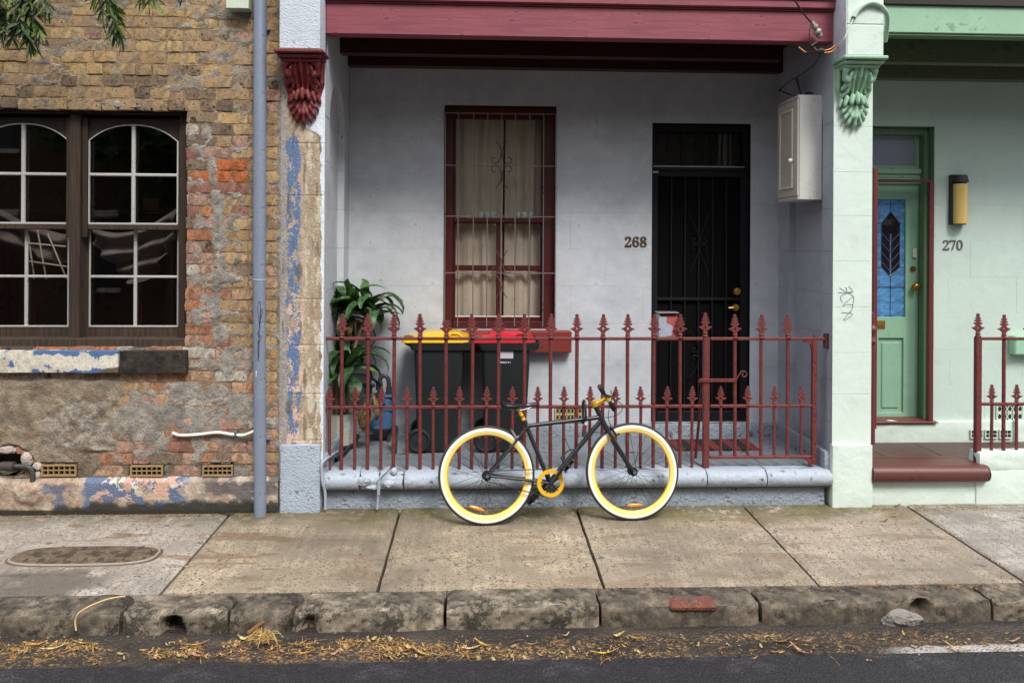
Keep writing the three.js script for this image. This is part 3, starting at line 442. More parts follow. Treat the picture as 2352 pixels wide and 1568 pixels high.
function roughBox(x0, x1, y0, y1, z0, z1, amp, s, n = 26) { const g = new THREE.BoxGeometry(x1 - x0, y1 - y0, z1 - z0, n, 6, 6), p = g.attributes.position, hx = (x1 - x0) / 2, hy = (y1 - y0) / 2, hz = (z1 - z0) / 2; for (let i = 0; i < p.count; i++) { let x = p.getX(i), y = p.getY(i), z = p.getZ(i); const e = (Math.abs(y) > hy * 0.99) + (Math.abs(z) > hz * 0.99) + (Math.abs(x) > hx * 0.99), k = amp * (fbm(x * 9 + s, y * 14 + z * 11, 4) - 0.5) * 2 - (e > 1 ? amp * 0.7 : 0); p.setXYZ(i, x + (Math.abs(x) > hx * 0.99 ? Math.sign(x) * k : 0) + (x0 + x1) / 2, y + (Math.abs(y) > hy * 0.99 ? Math.sign(y) * k : 0) + (y0 + y1) / 2, z + (Math.abs(z) > hz * 0.99 ? Math.sign(z) * k : 0) + (z0 + z1) / 2); } g.computeVertexNormals(); return g; }
{
  const g = roughBox(sL, SX - 0.002, sB, sT, -0.2, 0.055, 0.004, 3, 60), p = g.attributes.position, uv = g.attributes.uv; for (let i = 0; i < p.count; i++) uv.setXY(i, (p.getX(i) - sL) / (SX - sL), (p.getY(i) - sB) / (sT - sB));
  const b = bRough.clone(); b.repeat.set(5, 0.8); b.needsUpdate = true;
  obj('window_sill', g, mat({ map: tSill, roughness: 0.75, bumpMap: b, bumpScale: 0.004 }), brickHouse, 0, 'stone sill with flaking white and blue paint');
  obj('window_sill', roughBox(SX + 0.002, sR, sB - 0.002, sT, -0.2, 0.052, 0.004, 9), mat({ color: col(92, 86, 80), map: tStone, roughness: 0.9, bumpMap: bRough, bumpScale: 0.005 }), brickHouse, 0.8, 'bare dark stone end of the sill');
}
// plinth at the foot of the wall, layers of old paint
const tPlinth = tex(2048, 192, (a, b, c) => {
  const x = lerp(-4.5, -1.405, a), y = b * 0.265, [u, v] = uvAt(x, y), n = fbm(u * 0.035, v * 0.05, 5), f = fbm(u * 0.12, v * 0.12, 4), s = vn(u * 0.9, v * 0.9), k = 0.9 + 0.4 * (f - 0.5) + 0.2 * (s - 0.5), hf = 0.55 * fbm(u * 0.22 + 3, v * 0.22, 3) + 0.45 * vn(u * 0.6, v * 0.6) - 0.5;
  set3(c, 172 * k, 148 * k, 128 * k);                                                                      // bare pinkish render
  mix3(c, 186 * k, 168 * k, 150 * k, sst(0.5, 0.58, fbm(u * 0.02 + 4, v * 0.03, 3)));
  const zone = sst(190, 205, u + 30 * (n - 0.5)) * sst(450, 420, u + 40 * (f - 0.5));
  mix3(c, 206, 200, 186, zone * sst(1140, 1118, v + 22 * (f - 0.5)) * sst(0.42, 0.5, f)); mix3(c, 190, 152, 132, zone * sst(0.50, 0.54, fbm(u * 0.06 + 8, v * 0.06, 4) + 0.3 * hf));
  mix3(c, 82, 98, 130, zone * sst(0.505, 0.545, fbm(u * 0.04 + 2, v * 0.07 + 1, 4) + 0.38 * hf) * 0.9); mix3(c, 56, 88, 150, 0.9 * sst(300, 330, u) * sst(520, 490, u) * sst(1150, 1158, v + 14 * (f - 0.5)) * sst(1172, 1160, v) * sst(0.35, 0.5, f));
  mix3(c, 70, 84, 120, 0.6 * sst(40, 20, Math.abs(u - 125) + 30 * (f - 0.5)) * sst(0.5, 0.6, n));
  mix3(c, 74, 72, 76, 0.7 * sst(440, 500, u + 60 * (f - 0.5)) * sst(0.40, 0.56, n));
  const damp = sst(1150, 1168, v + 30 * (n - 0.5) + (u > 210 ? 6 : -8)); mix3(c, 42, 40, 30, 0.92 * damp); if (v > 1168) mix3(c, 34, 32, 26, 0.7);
}, true, false);
{
  const g = new THREE.PlaneGeometry(1, 1, 300, 26), p = g.attributes.position, uv = g.attributes.uv;
  for (let i = 0; i < p.count; i++) { const a = p.getX(i) + 0.5, b = p.getY(i) + 0.5, x = lerp(-4.5, -1.405, a), y = -0.02 + b * 0.285, [u, v] = uvAt(x, y), n = fbm(x * 8, y * 8, 4) - 0.5; const lump = sst(1, 0.4, Math.hypot((u - 78) / 46, (v - 1128) / 34) + 0.4 * n); let z = 0.034 + 0.012 * n + 0.03 * lump + 0.02 * lump * (fbm(x * 30, y * 30, 3) - 0.5) - 0.05 * sst(0.225, 0.265, y) ; p.setXYZ(i, x, y, z); uv.setXY(i, a, clamp(y / 0.265)); }
  g.computeVertexNormals(); const b = bRough.clone(); b.repeat.set(8, 0.8); b.needsUpdate = true;
  obj('plinth', g, mat({ map: tPlinth, roughness: 0.8, bumpMap: b, bumpScale: 0.004 }), brickHouse, 0, 'rendered plinth with layers of flaking blue, pink and white paint');
}
// terracotta air bricks
const mAir = mat({ color: col(154, 128, 88), map: tDirty, roughness: 0.85, bumpMap: bRough, bumpScale: 0.003 }), mHoleShade = mat({ color: col(52, 45, 40), roughness: 1 });  // last material: dark brown that paints in the shade of holes not cut
function airBrick(x0, x1, y0, y1, z, nx, ny, parent, m, mu = 0.28, dp = 0.04) {
  const g = part('air_brick', parent), bars = [], w = (x1 - x0) / (nx + mu * (nx + 1)), h = (y1 - y0) / (ny + mu * (ny + 1)), bw = w * mu, bh = h * mu;
  bars.push(bx(x0 - 0.006, x1 + 0.006, y0 - 0.006, y0 + bh, z - dp, z, 0.002), bx(x0 - 0.006, x1 + 0.006, y1 - bh, y1 + 0.006, z - dp, z, 0.002), bx(x0 - 0.006, x0 + bw, y0, y1, z - dp, z - 0.0006, 0.002), bx(x1 - bw, x1 + 0.006, y0, y1, z - dp, z - 0.0006, 0.002)); obj('frame', bars, m, g, 0.3);
  for (let i = 1; i < nx; i++) obj('bar', [bx(x0 + i * (w + bw), x0 + i * (w + bw) + bw, y0 + bh * 0.5, y1 - bh * 0.5, z - dp, z - 0.003, 0.002)], m, g, 0.3);
  for (let j = 1; j < ny; j++) obj('bar', [bx(x0 + bw * 0.5, x1 - bw * 0.5, y0 + j * (h + bh), y0 + j * (h + bh) + bh, z - dp, z - 0.0045, 0.002)], m, g, 0.3);
  obj('hole_shade', [bx(x0, x1, y0, y1, z - dp * 1.4, z - dp * 0.94, 0)], mHoleShade, g); return g;  // solid dark box behind the bars, its colour imitating a shaded cavity
}
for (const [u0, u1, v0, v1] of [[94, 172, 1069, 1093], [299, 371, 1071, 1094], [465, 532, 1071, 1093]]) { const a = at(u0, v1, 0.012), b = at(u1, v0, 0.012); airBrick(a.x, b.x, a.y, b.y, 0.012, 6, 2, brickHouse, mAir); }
// hole with an old iron tap pipe
{
  const t = thing('iron_pipe', 'old dark iron pipe elbow poking from the hole in the brick wall', 'pipe', at(40, 1085, 0).toArray()), z = 0.03, m = mat({ color: col(74, 76, 70), map: tDirty, roughness: 0.5, metalness: 0.3, bumpMap: bRough, bumpScale: 0.003 });
  obj('pipe', tube([at(-60, 1066, -0.12), at(-20, 1068, -0.02), at(10, 1070, z), at(50, 1071, z), at(66, 1073, z), at(73, 1082, z), at(74, 1105, z)], 0.017, 40, 10), m, t, 0.3);
  obj('coupling', [rod(at(2, 1070, z), at(32, 1071, z), 0.03, 0.034, 14), rod(at(-12, 1069, z), at(2, 1070, z), 0.024, 0.024, 12)], mat({ color: col(66, 58, 52), map: tDirty, roughness: 0.7 }), t, 0.3);
}
{ const m = mat({ color: col(190, 176, 164), map: tDirty, roughness: 0.95, bumpMap: bRough, bumpScale: 0.006 }); obj('rubble', [rock(at(62, 1052, -0.01), 0.045, 0.055, 0.035, 2), rock(at(86, 1070, 0), 0.03, 0.03, 0.03, 5), rock(at(86, 1090, 0), 0.02, 0.03, 0.02, 7), rock(at(20, 1028, -0.04), 0.09, 0.04, 0.05, 12)], m, brickHouse, 0.3); }
// drainpipe
const pipeX = at(597, 600, 0.075).x, pz = 0.075;
const dp = thing('drainpipe', 'tall blue-grey drainpipe running down beside the brick wall corner', 'drainpipe', [pipeX, 0, pz]);
{
  const m = mat({ color: col(138, 148, 168), map: tWorn, roughness: 0.42, metalness: 0.15, bumpMap: bGrain, bumpScale: 0.0015 }), a = at(597, 1186, pz), c = at(595, 632, pz), b = at(597.5, -160, pz);
  obj('lower_pipe', rod(V(a.x, 0.0, pz), V(c.x, c.y, pz), 0.0425, 0.0425, 28), m, dp, 0.4); obj('upper_pipe', rod(V(c.x, c.y - 0.03, pz), V(b.x, b.y, pz), 0.0445, 0.0445, 28), m, dp, 0.4);
  obj('joint_ring', new THREE.TorusGeometry(0.0445, 0.0022, 6, 32).rotateX(Math.PI / 2).translate(c.x, c.y - 0.03, pz), mat({ color: col(214, 216, 220), roughness: 0.6 }), dp, 1);
  for (const v of [60, 1010]) { const y = at(597, v, pz).y, x = at(597, v, pz).x; obj('bracket', [bx(x - 0.055, x + 0.055, y - 0.012, y + 0.012, -0.01, 0.03, 0.002)], m, dp); }
  const s = at(584, 857, pz + 0.035), g = slab([[-0.02, -0.012], [-0.012, -0.03], [0.012, -0.022], [0.014, 0.012], [0.0, 0.026], [-0.016, 0.018]], 0, 0.0015).rotateY(-0.7).translate(s.x + 0.006, s.y, s.z - 0.001); obj('paper_scrap', g, mat({ color: col(236, 232, 236) }), dp, 1);
  const pen = [[596, 750], [592, 700], [597, 690], [594, 760], [590, 770], [600, 772], [592, 790], [594, 780], [593, 830], [592, 795], [596, 745], [602, 712], [600, 708], [598, 730], [594, 820]].map(([u, v]) => { const p = at(u, v, pz + 0.04), dx = clamp((p.x - pipeX) / 0.0445, -0.95, 0.95); return V(p.x, p.y, pz + 0.0446 * Math.sqrt(1 - dx * dx)); });
  obj('scribble', tube(pen, 0.0014, 80, 4), mat({ color: col(28, 28, 40) }), dp, 1);
}
{ const t = thing('conduit', 'short wavy white conduit clipped to the bricks beside the drainpipe', 'conduit', at(490, 997, 0.02).toArray()), m = mat({ color: col(226, 224, 216), roughness: 0.45 }); obj('pipe', tube([at(396, 994, 0.012), at(410, 999, 0.022), at(450, 998, 0.024), at(500, 993, 0.026), at(530, 997, 0.026), at(558, 999, 0.03), at(576, 993, 0.05), at(590, 986, 0.06)], 0.0105, 60, 8), m, t); const c = at(541, 994, 0.026); obj('clip', [bx(c.x - 0.008, c.x + 0.008, c.y - 0.02, c.y + 0.016, 0.0, 0.042, 0.002)], mat({ color: col(120, 128, 150), roughness: 0.4, metalness: 0.5 }), t); }
{ const a = at(519, 18, 0.1), b = at(569, -30, 0.1), t = thing('junction_box', 'pale green electrical box high on the brick wall by the drainpipe', 'box', [a.x, a.y, 0.0]); obj('case', [bx(a.x, b.x, a.y, b.y, -0.005, 0.085, 0.006)], mat({ color: col(206, 216, 196), map: tWorn, roughness: 0.5 }), t); obj('lid', [bx(a.x - 0.004, b.x + 0.004, a.y - 0.003, b.y + 0.004, 0.087, 0.1, 0.005)], mat({ color: col(214, 222, 204), map: tWorn, roughness: 0.5 }), t); }

// ================================================================== TERRACE HOUSE, pale blue-grey (middle)
const ZW = -1.04, XL = -1.097, XR = 2.612, FL = 0.27, TOP = 4.3;
const house = thing('terrace_house', 'pale blue-grey terrace house with maroon beam over a recessed porch', 'house', [0.75, 0, -1.04]);
const tWall = tex(1024, 1024, (u, v, c) => {                                                              // matt paint over old render, scuffs and grey bloom
  const a = fbm(u * 4, v * 4, 5, 4), b = fbm(u * 20, v * 20, 4, 20), s = vn(u * 260, v * 260, 260), k = 0.93 + 0.13 * (a - 0.5) + 0.08 * (b - 0.5) + 0.04 * (s - 0.5); c[0] = k; c[1] = k; c[2] = k;
  mix3(c, 170, 172, 176, 0.35 * sst(0.45, 0.85, fbm(u * 3, v * 5 + 2, 6, 3))); mix3(c, 150, 134, 112, 0.4 * sst(0.74, 0.80, b) * sst(0.6, 0.72, a)); mix3(c, 70, 70, 70, 0.5 * sst(0.955, 0.985, vn(u * 48, v * 48, 48)) * sst(0.45, 0.6, b));
});
const mWall = mat({ color: col(197, 201, 207), map: tWall, roughness: 0.72, bumpMap: bLump, bumpScale: 0.004 }), mJoint = mat({ color: col(150, 156, 166), map: tWall, roughness: 0.9 });
const mMaroon = mat({ color: col(78, 20, 20), map: tWorn, roughness: 0.45 }), mMaroonD = mat({ color: col(64, 14, 18), map: tWorn, roughness: 0.5 });
const tBeam = tex(1024, 512, (u, v, c) => { const g = fbm(u * 5, v * 60, 4), a = fbm(u * 3, v * 4, 4), s = fbm(u * 40, v * 60, 3), k = 0.93 + 0.18 * (g - 0.5) + 0.16 * (a - 0.5); c[0] = c[1] = c[2] = k; mix3(c, 215, 190, 205, 0.35 * sst(0.55, 0.75, a)); mix3(c, 110, 90, 96, 0.5 * sst(0.68, 0.8, s * 0.6 + g * 0.4)); });
const mBeam = mat({ color: col(142, 66, 80), map: tBeam, roughness: 0.6, bumpMap: tBeam, bumpScale: 0.003 });
// openings in the back wall
const wA = at(1020, 755, ZW), wB = at(1278, 244, ZW), WO = [-0.29, 0.668, wA.y - 0.005, wB.y], DO = [1.498, 2.36, 0.386, at(1600, 283, ZW).y];
function ashlar(parent, x0, x1, y0, y1, z, holes, y00, ch, cw, m, mj, th = 0.0045) {
  // thin scored blocks over a backing wall; holes = [[x0, x1, y0, y1], ...]
  const xs = [...new Set([x0, x1, ...holes.flatMap((h) => [h[0], h[1]])])].sort((a, b) => a - b), back = [];
  for (let i = 0; i < xs.length - 1; i++) { let segs = [[y0, y1]]; for (const h of holes) if (h[0] <= xs[i] + 1e-6 && h[1] >= xs[i + 1] - 1e-6) segs = segs.flatMap(([a, b]) => [[a, Math.min(b, h[2])], [Math.max(a, h[3]), b]]).filter(([a, b]) => b - a > 1e-4); for (const [a, b] of segs) back.push(bx(xs[i], xs[i + 1], a, b, z - 0.30, z - th + 0.003, 0)); }
  obj('wall', back, mj, parent, 1);
  let r = 0; for (let y = y00; y < y1; y += ch, r++) {
    const a = Math.max(y, y0), b = Math.min(y + ch, y1); if (b - a < 0.01) continue; const cuts = [x0, x1]; for (let x = x0 + (r % 2 ? cw * 0.5 : cw) * (0.9 + 0.2 * h2(r, 1)); x < x1 - 0.1; x += cw * (0.92 + 0.16 * h2(r, x * 10 | 0))) cuts.push(x);
    for (const h of holes) if (h[2] < b - 0.005 && h[3] > a + 0.005) cuts.push(h[0], h[1]); cuts.sort((p, q) => p - q);
    for (let i = 0; i < cuts.length - 1; i++) {
      const p = cuts[i], q = cuts[i + 1], mx = (p + q) / 2; if (q - p < 0.012) continue; let ya = a, yb = b, skip = false;
      for (const h of holes) if (mx > h[0] && mx < h[1]) { if (h[2] <= ya + 0.004 && h[3] >= yb - 0.004) skip = true; else if (h[2] < yb && h[3] > ya) { if (h[2] > ya) yb = h[2]; else ya = h[3]; } }
      if (skip || yb - ya < 0.008) continue; obj('render_block', [bx(p + 0.0004, q - 0.0004, ya + 0.0004, yb - 0.0004, z - th, z + 0.0010 * (h2(r * 7 + i, 3) - 0.5), 0.0011)], m, parent, 1.4);
    }
  }
}
ashlar(house, XL, XR, FL, 3.75, ZW, [WO, DO], 2.19 - 0.316 * 7, 0.316, 0.62, mWall, mJoint);
obj('corner_fill', [bx(XR + 0.0005, XR + 0.11, FL, 3.8, ZW - 0.3, ZW + 0.03, 0), bx(XL - 0.11, XL - 0.0005, FL, 3.8, ZW - 0.3, ZW + 0.03, 0)], mJoint, house);
// plinth along the back wall, door step
const mFloor = mat({ color: col(134, 141, 148), map: tDirty, roughness: 0.6, bumpMap: bRough, bumpScale: 0.005 });
const mPlinth = mat({ color: col(150, 160, 172), map: tDirty, roughness: 0.75, bumpMap: bRough, bumpScale: 0.008 });
obj('skirting', roughBox(XL, XR - 0.02, FL - 0.02, 0.384, ZW - 0.1, ZW + 0.045, 0.006, 5, 90), mPlinth, house, 0.7);
obj('skirting', roughBox(XR - 0.05, XR + 0.01, FL - 0.02, 0.40, ZW + 0.05, -0.02, 0.006, 8, 8), mPlinth, house, 0.7);
obj('skirting', roughBox(XL - 0.01, XL + 0.03, FL - 0.02, 0.40, ZW + 0.05, -0.02, 0.005, 11, 8), mPlinth, house, 0.7);
// porch floor in four flags
{ const cuts = [XL, -0.2, 0.75, 1.66, 2.14, XR]; for (let i = 0; i < 5; i++) { const g = new THREE.BoxGeometry(cuts[i + 1] - cuts[i] - 0.006, 0.12, 1.0, 20, 1, 20), p = g.attributes.position; g.translate((cuts[i] + cuts[i + 1]) / 2, FL - 0.06, ZW + 0.5); for (let k = 0; k < p.count; k++) if (p.getY(k) > FL - 0.01) p.setY(k, FL + 0.005 * (fbm(p.getX(k) * 5, p.getZ(k) * 5, 3) - 0.5)); g.computeVertexNormals(); obj('porch_flag', g, mFloor, house, 0.9); } obj('porch_base', [bx(XL, XR, -0.3, FL - 0.125, ZW, -0.10, 0)], mJoint, house); }
// bullnosed step edge in lengths, one of them cracked
const mNose = mat({ color: col(170, 180, 192), map: tDirty, roughness: 0.62, bumpMap: bRough, bumpScale: 0.004 });
function nosing(x0, x1, amp, s) {
  const prof = [[-0.16, FL + 0.001], [-0.03, FL + 0.001], [0.0, FL - 0.008], [0.024, FL - 0.024], [0.036, FL - 0.05], [0.036, FL - 0.076], [0.022, FL - 0.104], [-0.002, FL - 0.120], [-0.05, FL - 0.128]], N = prof.length - 1, nx = Math.max(6, Math.round((x1 - x0) / 0.02));
  const g = new THREE.PlaneGeometry(1, 1, nx, N * 2), p = g.attributes.position;
  for (let i = 0; i < p.count; i++) { const a = p.getX(i) + 0.5, t = (0.5 - p.getY(i)) * N, k = Math.min(N - 1, Math.floor(t)), f = t - k; let z = lerp(prof[k][0], prof[k + 1][0], f), y = lerp(prof[k][1], prof[k + 1][1], f), x = lerp(x0, x1, a); const e = Math.min(a, 1 - a) * (x1 - x0), d = amp * (fbm(x * 11 + s, t * 0.5, 4) - 0.5) * 2 - 0.010 * sst(0.014, 0, e); p.setXYZ(i, x + (amp > 0.01 ? 0.02 * (fbm(t * 0.7 + s, a * 3, 2) - 0.5) : 0), y + (t > 1.5 ? 0.5 * d : 0.2 * d), z + (t > 1.5 ? d : 0)); }
  g.computeVertexNormals(); return g;
}
{
  const nx = (u) => at(u, 1095, 0.03).x, E = [[XL + 0.002, nx(824)], [nx(827), nx(868), 1], [nx(872), nx(924), 1], [nx(928), nx(1290)], [nx(1292), nx(1625)], [nx(1627), nx(1763)], [nx(1765), XR - 0.004]];
  E.forEach(([a, b, br], i) => obj('step_nosing', nosing(a, b, br ? 0.022 : 0.004, i * 3 + 1), mNose, house, 0.8));
  obj('step_core', [bx(XL, XR, FL - 0.13, FL - 0.012, -0.3, -0.01, 0)], mat({ color: col(96, 98, 98), map: tDirty, roughness: 0.95 }), house);
  obj('step_riser', roughBox(XL, XR - 0.03, -0.06, FL - 0.118, -0.3, -0.045, 0.008, 21, 150), mPlinth, house, 0.7);
  obj('cement_repair', [rock(at(835, 1104, 0.03), 0.05, 0.035, 0.02, 3), rock(at(893, 1110, 0.03), 0.045, 0.03, 0.03, 6), rock(at(858, 1118, 0.01), 0.06, 0.02, 0.03, 9), rock(at(905, 1082, 0.0), 0.025, 0.025, 0.03, 14)], mat({ color: col(184, 192, 202), map: tDirty, roughness: 0.9, bumpMap: bRough, bumpScale: 0.008 }), house, 0.4);
  const w = mat({ color: col(166, 174, 186), map: tWorn, roughness: 0.5 });
  const t1 = thing('waste_pipe', 'white pipe bent over the step edge beside the pier base', 'pipe', at(742, 1160, 0.05).toArray()); obj('pipe', tube([at(775, 1036, -0.25), at(757, 1048, -0.08), at(746, 1056, 0.03), at(739, 1064, 0.05), at(739, 1085, 0.055), at(741, 1110, 0.06), at(746, 1130, 0.045), at(747, 1169, 0.045)], 0.0105, 60, 8), w, t1);
  const t2 = thing('waste_pipe', 'white pipe coming through the cracked step to the footpath', 'pipe', at(866, 1168, 0.05).toArray()); obj('pipe', tube([at(893, 1072, -0.05), at(886, 1082, 0.03), at(874, 1094, 0.055), at(870, 1104, 0.055), at(868, 1140, 0.045), at(866, 1169, 0.045)], 0.0085, 40, 8), w, t2); obj('sleeve', rod(at(870, 1100, 0.055), at(869, 1136, 0.05), 0.012, 0.0115, 10), w, t2);
  const hose = thing('black_hose', 'black hose lying on the porch floor below the white planter', 'hose', at(790, 1030, -0.4).toArray()); obj('hose', tube([onY(770, 1056, FL + 0.02), onY(785, 1046, FL + 0.02), onY(800, 1030, FL + 0.02), onY(812, 1015, FL + 0.025), onY(822, 1000, FL + 0.03)], 0.016, 30, 8), mat({ color: col(30, 30, 32), roughness: 0.45 }), hose);
}
// wing walls with blind arches
function wing(x, dir, zs, parent, m) {                                                                     // dir +1: face looks to +x
  const a0 = -0.82, a1 = -0.19, ya = 2.83, r = (a1 - a0) / 2, cz = (a0 + a1) / 2, arc = []; for (let i = 0; i <= 20; i++) { const t = Math.PI * i / 20; arc.push([cz + r * Math.cos(t), ya + 0.31 * Math.sin(t)]); }
  const lines = [FL]; for (let y = 2.19 - 0.316 * 6; y < ya; y += 0.316) if (y > FL + 0.05) lines.push(y); lines.push(ya);
  const x1 = x - dir * 0.055, X = [Math.min(x, x1), Math.max(x, x1)], X2 = [Math.min(x1, x1 - dir * 0.05), Math.max(x1, x1 - dir * 0.05)], g = 0.0006;
  for (let i = 0; i < lines.length - 1; i++) {
    const y0 = lines[i] + g, y1 = lines[i + 1] - g;
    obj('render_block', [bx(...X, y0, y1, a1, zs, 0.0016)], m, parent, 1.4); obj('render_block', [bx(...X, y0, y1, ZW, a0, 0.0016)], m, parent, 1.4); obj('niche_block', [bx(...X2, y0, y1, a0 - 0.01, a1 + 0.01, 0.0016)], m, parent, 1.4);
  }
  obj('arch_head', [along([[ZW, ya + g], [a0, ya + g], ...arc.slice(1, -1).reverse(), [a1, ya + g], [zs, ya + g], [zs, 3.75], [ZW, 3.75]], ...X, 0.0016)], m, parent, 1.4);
  obj('niche_head', [bx(...X2, ya + g, 3.3, a0 - 0.01, a1 + 0.01, 0)], m, parent, 1.4);
}
wing(XL, 1, -0.005, house, mWall);
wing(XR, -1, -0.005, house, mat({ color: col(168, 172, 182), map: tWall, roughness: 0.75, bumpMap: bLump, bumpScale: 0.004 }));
// left pier: peeling render on the front, white roughcast above and at the base
const PL = at(643, 600, 0).x, pierTop = at(690, 112, 0.2).y;
const tPeel = tex(512, 2048, (a, b, c) => {
  const x = lerp(PL, XL, a), y = lerp(0.3, 3.35, b), [u, v] = uvAt(x, y), n = fbm(u * 0.06, v * 0.03, 5), f = fbm(u * 0.2, v * 0.2, 4), q = vn(u * 0.8, v * 0.8), g = fbm(u * 0.05 + 7, v * 0.02 + 3, 4), k = 0.95 + 0.3 * (f - 0.5) + 0.12 * (q - 0.5);
  set3(c, 172 * k, 154 * k, 130 * k);                                                                      // bare tan render
  mix3(c, 140, 118, 92, 0.6 * sst(0.52, 0.68, g) * sst(690, 705, u));
  mix3(c, 158 * k, 150 * k, 144 * k, sst(662, 655, u + 8 * (f - 0.5)));                                    // cement strip against the bricks
  const hf = 0.5 * fbm(u * 0.3 + 2, v * 0.22, 3) + 0.5 * vn(u * 0.75, v * 0.6) - 0.5, wob = u + 14 * (n - 0.5) + 9 * hf, band = sst(655, 661, wob) * sst(693, 687, wob);
  mix3(c, 202, 172, 152, sst(0.47, 0.53, fbm(u * 0.11 + 3, v * 0.045, 4) + 0.3 * hf) * sst(655, 660, u) * sst(712, 692, u + 14 * (f - 0.5)) * (0.5 + 0.5 * sst(600, 760, v)));
  const solid = 0.13 * sst(320, 345, v) * sst(700, 560, v) + 0.05 * sst(760, 800, v) * sst(960, 880, v) - 0.05 * sst(690, 700, v) * sst(760, 740, v) - 0.1 * sst(985, 1010, v);
  mix3(c, 78, 106, 152, 0.88 * band * sst(0.48, 0.54, 0.55 * fbm(u * 0.09, v * 0.045 + 2, 4) + 0.45 * f + solid * 0.8 + 0.42 * hf) * sst(300, 320, v));
  mix3(c, 210, 202, 186, 0.65 * sst(694, 706, u) * sst(0.54, 0.60, 0.32 * hf + fbm(u * 0.09 + 5, v * 0.03, 5) + 0.05 * sst(460, 520, v) * sst(640, 560, v)));
  mix3(c, 96, 82, 66, 0.55 * sst(0.64, 0.72, fbm(u * 0.08 + 1, v * 0.016 + 8, 5)));
  const edge = 737 + 5 * (fbm(v * 0.05, 2, 4) - 0.5) * 2 - 38 * sst(318, 286, v + 12 * (f - 0.5)); mix3(c, 214, 220, 228, sst(edge - 0.6, edge + 0.6, u));   // remaining pale paint
}, true, false);
{
  const grooves = [450, 686, 792, 905, 1010, 330].map((v) => at(700, v, 0).y), g = new THREE.PlaneGeometry(1, 1, 36, 500), p = g.attributes.position, uv = g.attributes.uv;
  for (let i = 0; i < p.count; i++) { const a = p.getX(i) + 0.5, b = p.getY(i) + 0.5, x = lerp(PL, XL, a), y = lerp(0.3, 3.35, b), [u, v] = uvAt(x, y); const paint = sst(735, 738, u + 5 * (fbm(v * 0.05, 2, 4) - 0.5) * 2 + 38 * sst(318, 286, v)); p.setXYZ(i, x, y, 0.002 + 0.006 * (fbm(x * 12, y * 12, 4) - 0.5) + 0.004 * paint - (u > 668 && grooves.some((q) => Math.abs(y - q) < 0.0031) ? 0.005 : 0)); uv.setXY(i, a, b); }
  g.computeVertexNormals(); const b = bRough.clone(); b.repeat.set(1, 9); b.needsUpdate = true;
  const pier = part('pier', house); obj('peeling_face', g, mat({ map: tPeel, roughness: 0.85, bumpMap: b, bumpScale: 0.004 }), pier, 0, 'render face with flaking blue, pink and white paint');
  obj('core', [bx(PL, XL - 0.056, -0.1, 4.3, -1.3, -0.004, 0)], mJoint, pier);
}
const mRoughcast = mat({ color: col(206, 213, 222), map: tWorn, roughness: 0.85, bumpMap: bRough, bumpScale: 0.004 }), mRoughBase = mat({ color: col(176, 188, 202), map: tDirty, roughness: 0.85, bumpMap: bRough, bumpScale: 0.006 });
obj('upper_pier', [bx(at(641, 50, 0.2).x, XL, pierTop, TOP, -0.05, 0.2, 0.006)], mRoughcast, house, 0.35);
obj('pier_base', roughBox(at(641, 1100, 0.035).x, at(735, 1100, 0.035).x, -0.03, at(690, 1023, 0.035).y, -0.1, 0.035, 0.006, 31, 16), mRoughBase, house, 0.35);
// beams and ceiling
obj('front_beam', [bx(XL + 0.002, XR - 0.002, 3.41, 3.632, -0.10, 0.0, 0.006)], mBeam, house, 0.9);
obj('beam_moulding', [bx(XL + 0.002, XR - 0.002, 3.645, 3.705, -0.10, 0.035, 0.008), bx(XL + 0.003, XR - 0.003, 3.633, 3.644, -0.10, 0.012, 0.003)], mBeam, house, 0.9);
obj('balcony_wall', [bx(XL + 0.002, XR - 0.002, 3.708, TOP, -0.12, 0.05, 0.004)], mRoughcast, house, 0.5);
obj('joist', [bx(XL + 0.002, XR - 0.16, 3.41, 3.60, -0.66, -0.58, 0.008)], mMaroonD, house, 0.8); obj('joist', [bx(XL + 0.003, XR - 0.003, 3.40, 3.60, ZW + 0.005, ZW + 0.08, 0.008)], mMaroonD, house, 0.8);
for (let i = 0; i < 9; i++) { const z = -0.11 - i * 0.104; obj('ceiling_board', [bx(XL, XR, 3.602, 3.63, z - 0.101, z, 0.003)], mMaroonD, house, 0.8); }
obj('roof_deck', [bx(XL - 0.3, XR + 0.3, 3.64, 3.70, -1.4, -0.12, 0), bx(XL - 0.3, XR + 0.3, 3.70, TOP, -1.5, -1.2, 0)], mJoint, house);
